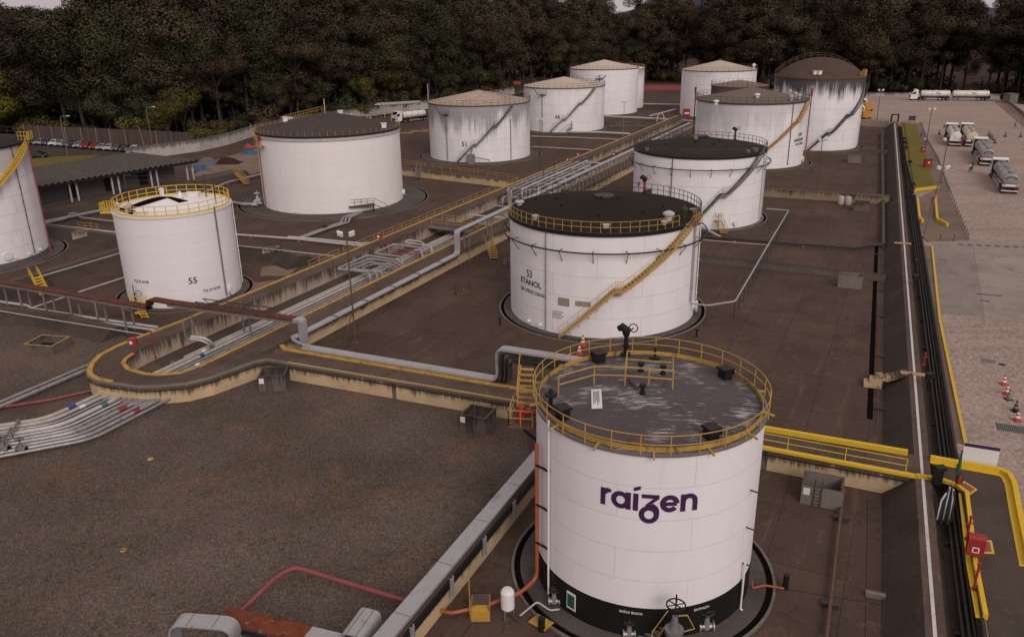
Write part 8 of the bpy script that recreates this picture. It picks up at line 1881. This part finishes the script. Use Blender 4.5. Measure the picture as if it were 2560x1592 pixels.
# people
def person(label, P, rz, shirt, trousers, skin=(.22, .12, .08), hat=None, stride=.18, arm=.15, h=1.74):
    t = thing('person', label, 'person', tuple(P), rz); k = h / 1.74; bm = bmesh.new(); sk = bm.verts.layers.skin.verify()
    def v(x, y, z, r): q = bm.verts.new((x * k, y * k, z * k)); q[sk].radius = (r * k, r * k); return q
    pel = v(0, 0, .95, .13); wai = v(0, 0, 1.12, .125); che = v(0, 0, 1.34, .15); nek = v(0, 0, 1.50, .06); hd0 = v(.01, 0, 1.57, .075); hd1 = v(.015, 0, 1.68, .085)
    E_ = lambda a, b: bm.edges.new((a, b)); E_(pel, wai); E_(wai, che); E_(che, nek); E_(nek, hd0); E_(hd0, hd1)
    for s in (-1, 1):
        hip = v(0, s * .09, .90, .10); kn = v(s * stride * .6 + .03, s * .10, .50, .068); an = v(s * stride - .02, s * .10, .09, .045); to = v(s * stride + .14, s * .11, .04, .038); E_(pel, hip); E_(hip, kn); E_(kn, an); E_(an, to)
        sh_ = v(0, s * .19, 1.42, .065); el = v(-s * arm * .5, s * .25, 1.15, .046); wr = v(-s * arm + .08, s * .24, .93, .034); ha = v(-s * arm + .11, s * .23, .83, .036); E_(che, sh_); E_(sh_, el); E_(el, wr); E_(wr, ha)
    me = bpy.data.meshes.new('body'); bm.to_mesh(me); bm.free(); o = bpy.data.objects.new('body', me); col.objects.link(o); o.modifiers.new('skin', 'SKIN'); sb = o.modifiers.new('sub', 'SUBSURF'); sb.levels = sb.render_levels = 1
    me.skin_vertices[0].data[0].use_root = True
    dg = bpy.context.evaluated_depsgraph_get(); dg.update(); m2 = bpy.data.meshes.new_from_object(o.evaluated_get(dg)); bpy.data.objects.remove(o)
    b = bpy.data.objects.new('body', m2); col.objects.link(b); b.parent = t; ROOT[b.name] = ROOT[t.name]; m2.materials.clear()
    for c in (skin, shirt, trousers, (.02, .018, .017)): m2.materials.append(simple('cloth', (*c, 1), .8, var=.1))
    for p in m2.polygons:
        z = p.center.z / k; y = abs(p.center.y / k); p.use_smooth = True
        p.material_index = 3 if z < .10 else 0 if (z > 1.50 or (y > .20 and z < 1.0)) else 2 if z < .98 else 1
    mb = MB(); mb.lathe([(.105 * k, 1.63 * k), (.108 * k, 1.70 * k), (.08 * k, 1.78 * k), (0, 1.80 * k)], 12, (.01, 0, 0)); mb.build('hat' if hat else 'hair', simple('hat_paint', (*(hat or (.02, .015, .012)), 1), .6), t, local=True)
    return t
person('person in pale shirt and dark trousers standing left of the tanker column', G(2424, 431, HW), 2.0, (.5, .46, .42), (.03, .028, .035)); person('person in dark clothes standing just behind the one in the pale shirt', G(2429, 427, HW), 4.0, (.05, .045, .045), (.03, .026, .028))
person('person in blue shirt walking near the right edge of the yard', G(2537, 320, HW), 2.4, (.18, .22, .42), (.025, .03, .06), stride=.28); person('person in blue overalls standing on the footpath beside the lawn', G(2302, 346, HW), 1.0, (.10, .16, .32), (.05, .08, .16))
person('person in white shirt standing beside the far lamp post at the lawn', G(2311, 362, HW), 2.0, (.5, .48, .46), (.08, .08, .09)); person('person in dark overalls beside the tanker at the loading canopy', G(1042, 303, 0), 2.0, (.04, .035, .035), (.03, .028, .03), hat=(.3, .05, .03))
# ---------------------------------------------------------------- light: overcast day
w = bpy.data.worlds.new('World'); scene.world = w; w.use_nodes = True
nt = w.node_tree; bg = nt.nodes['Background']
sky = nt.nodes.new('ShaderNodeTexSky'); sky.sky_type = 'NISHITA'; sky.sun_disc = False
SUN_EL, SUN_AZ = R_(33), R_(160)          # azimuth clockwise from +Y
sky.sun_elevation = SUN_EL; sky.sun_rotation = SUN_AZ; sky.air_density = 2.0; sky.dust_density = 6.0; sky.ozone_density = 1.0
mx = nt.nodes.new('ShaderNodeMix'); mx.data_type = 'RGBA'; mx.inputs[0].default_value = .82
hsv = nt.nodes.new('ShaderNodeHueSaturation'); hsv.inputs['Saturation'].default_value = .12
nt.links.new(sky.outputs[0], hsv.inputs['Color'])
nt.links.new(hsv.outputs[0], mx.inputs[6]); mx.inputs[7].default_value = (5.75, 4.98, 5.1, 1)   # even cloud layer
nt.links.new(mx.outputs[2], bg.inputs[0]); bg.inputs[1].default_value = .10
sl = bpy.data.lights.new('sun', 'SUN'); so = bpy.data.objects.new('sun', sl); col.objects.link(so)
sl.energy = 1.35; sl.angle = R_(28); sl.color = (1, .93, .86)
dv = V(math.sin(SUN_AZ) * math.cos(SUN_EL), math.cos(SUN_AZ) * math.cos(SUN_EL), math.sin(SUN_EL))
so.rotation_euler = dv.to_track_quat('Z', 'Y').to_euler()
vs = scene.view_settings; vs.view_transform = 'Standard'; vs.look = 'None'; vs.exposure = 0.0; vs.gamma = 1.0
scene.render.engine = 'CYCLES'
scene.render.resolution_x, scene.render.resolution_y = 1024, 636
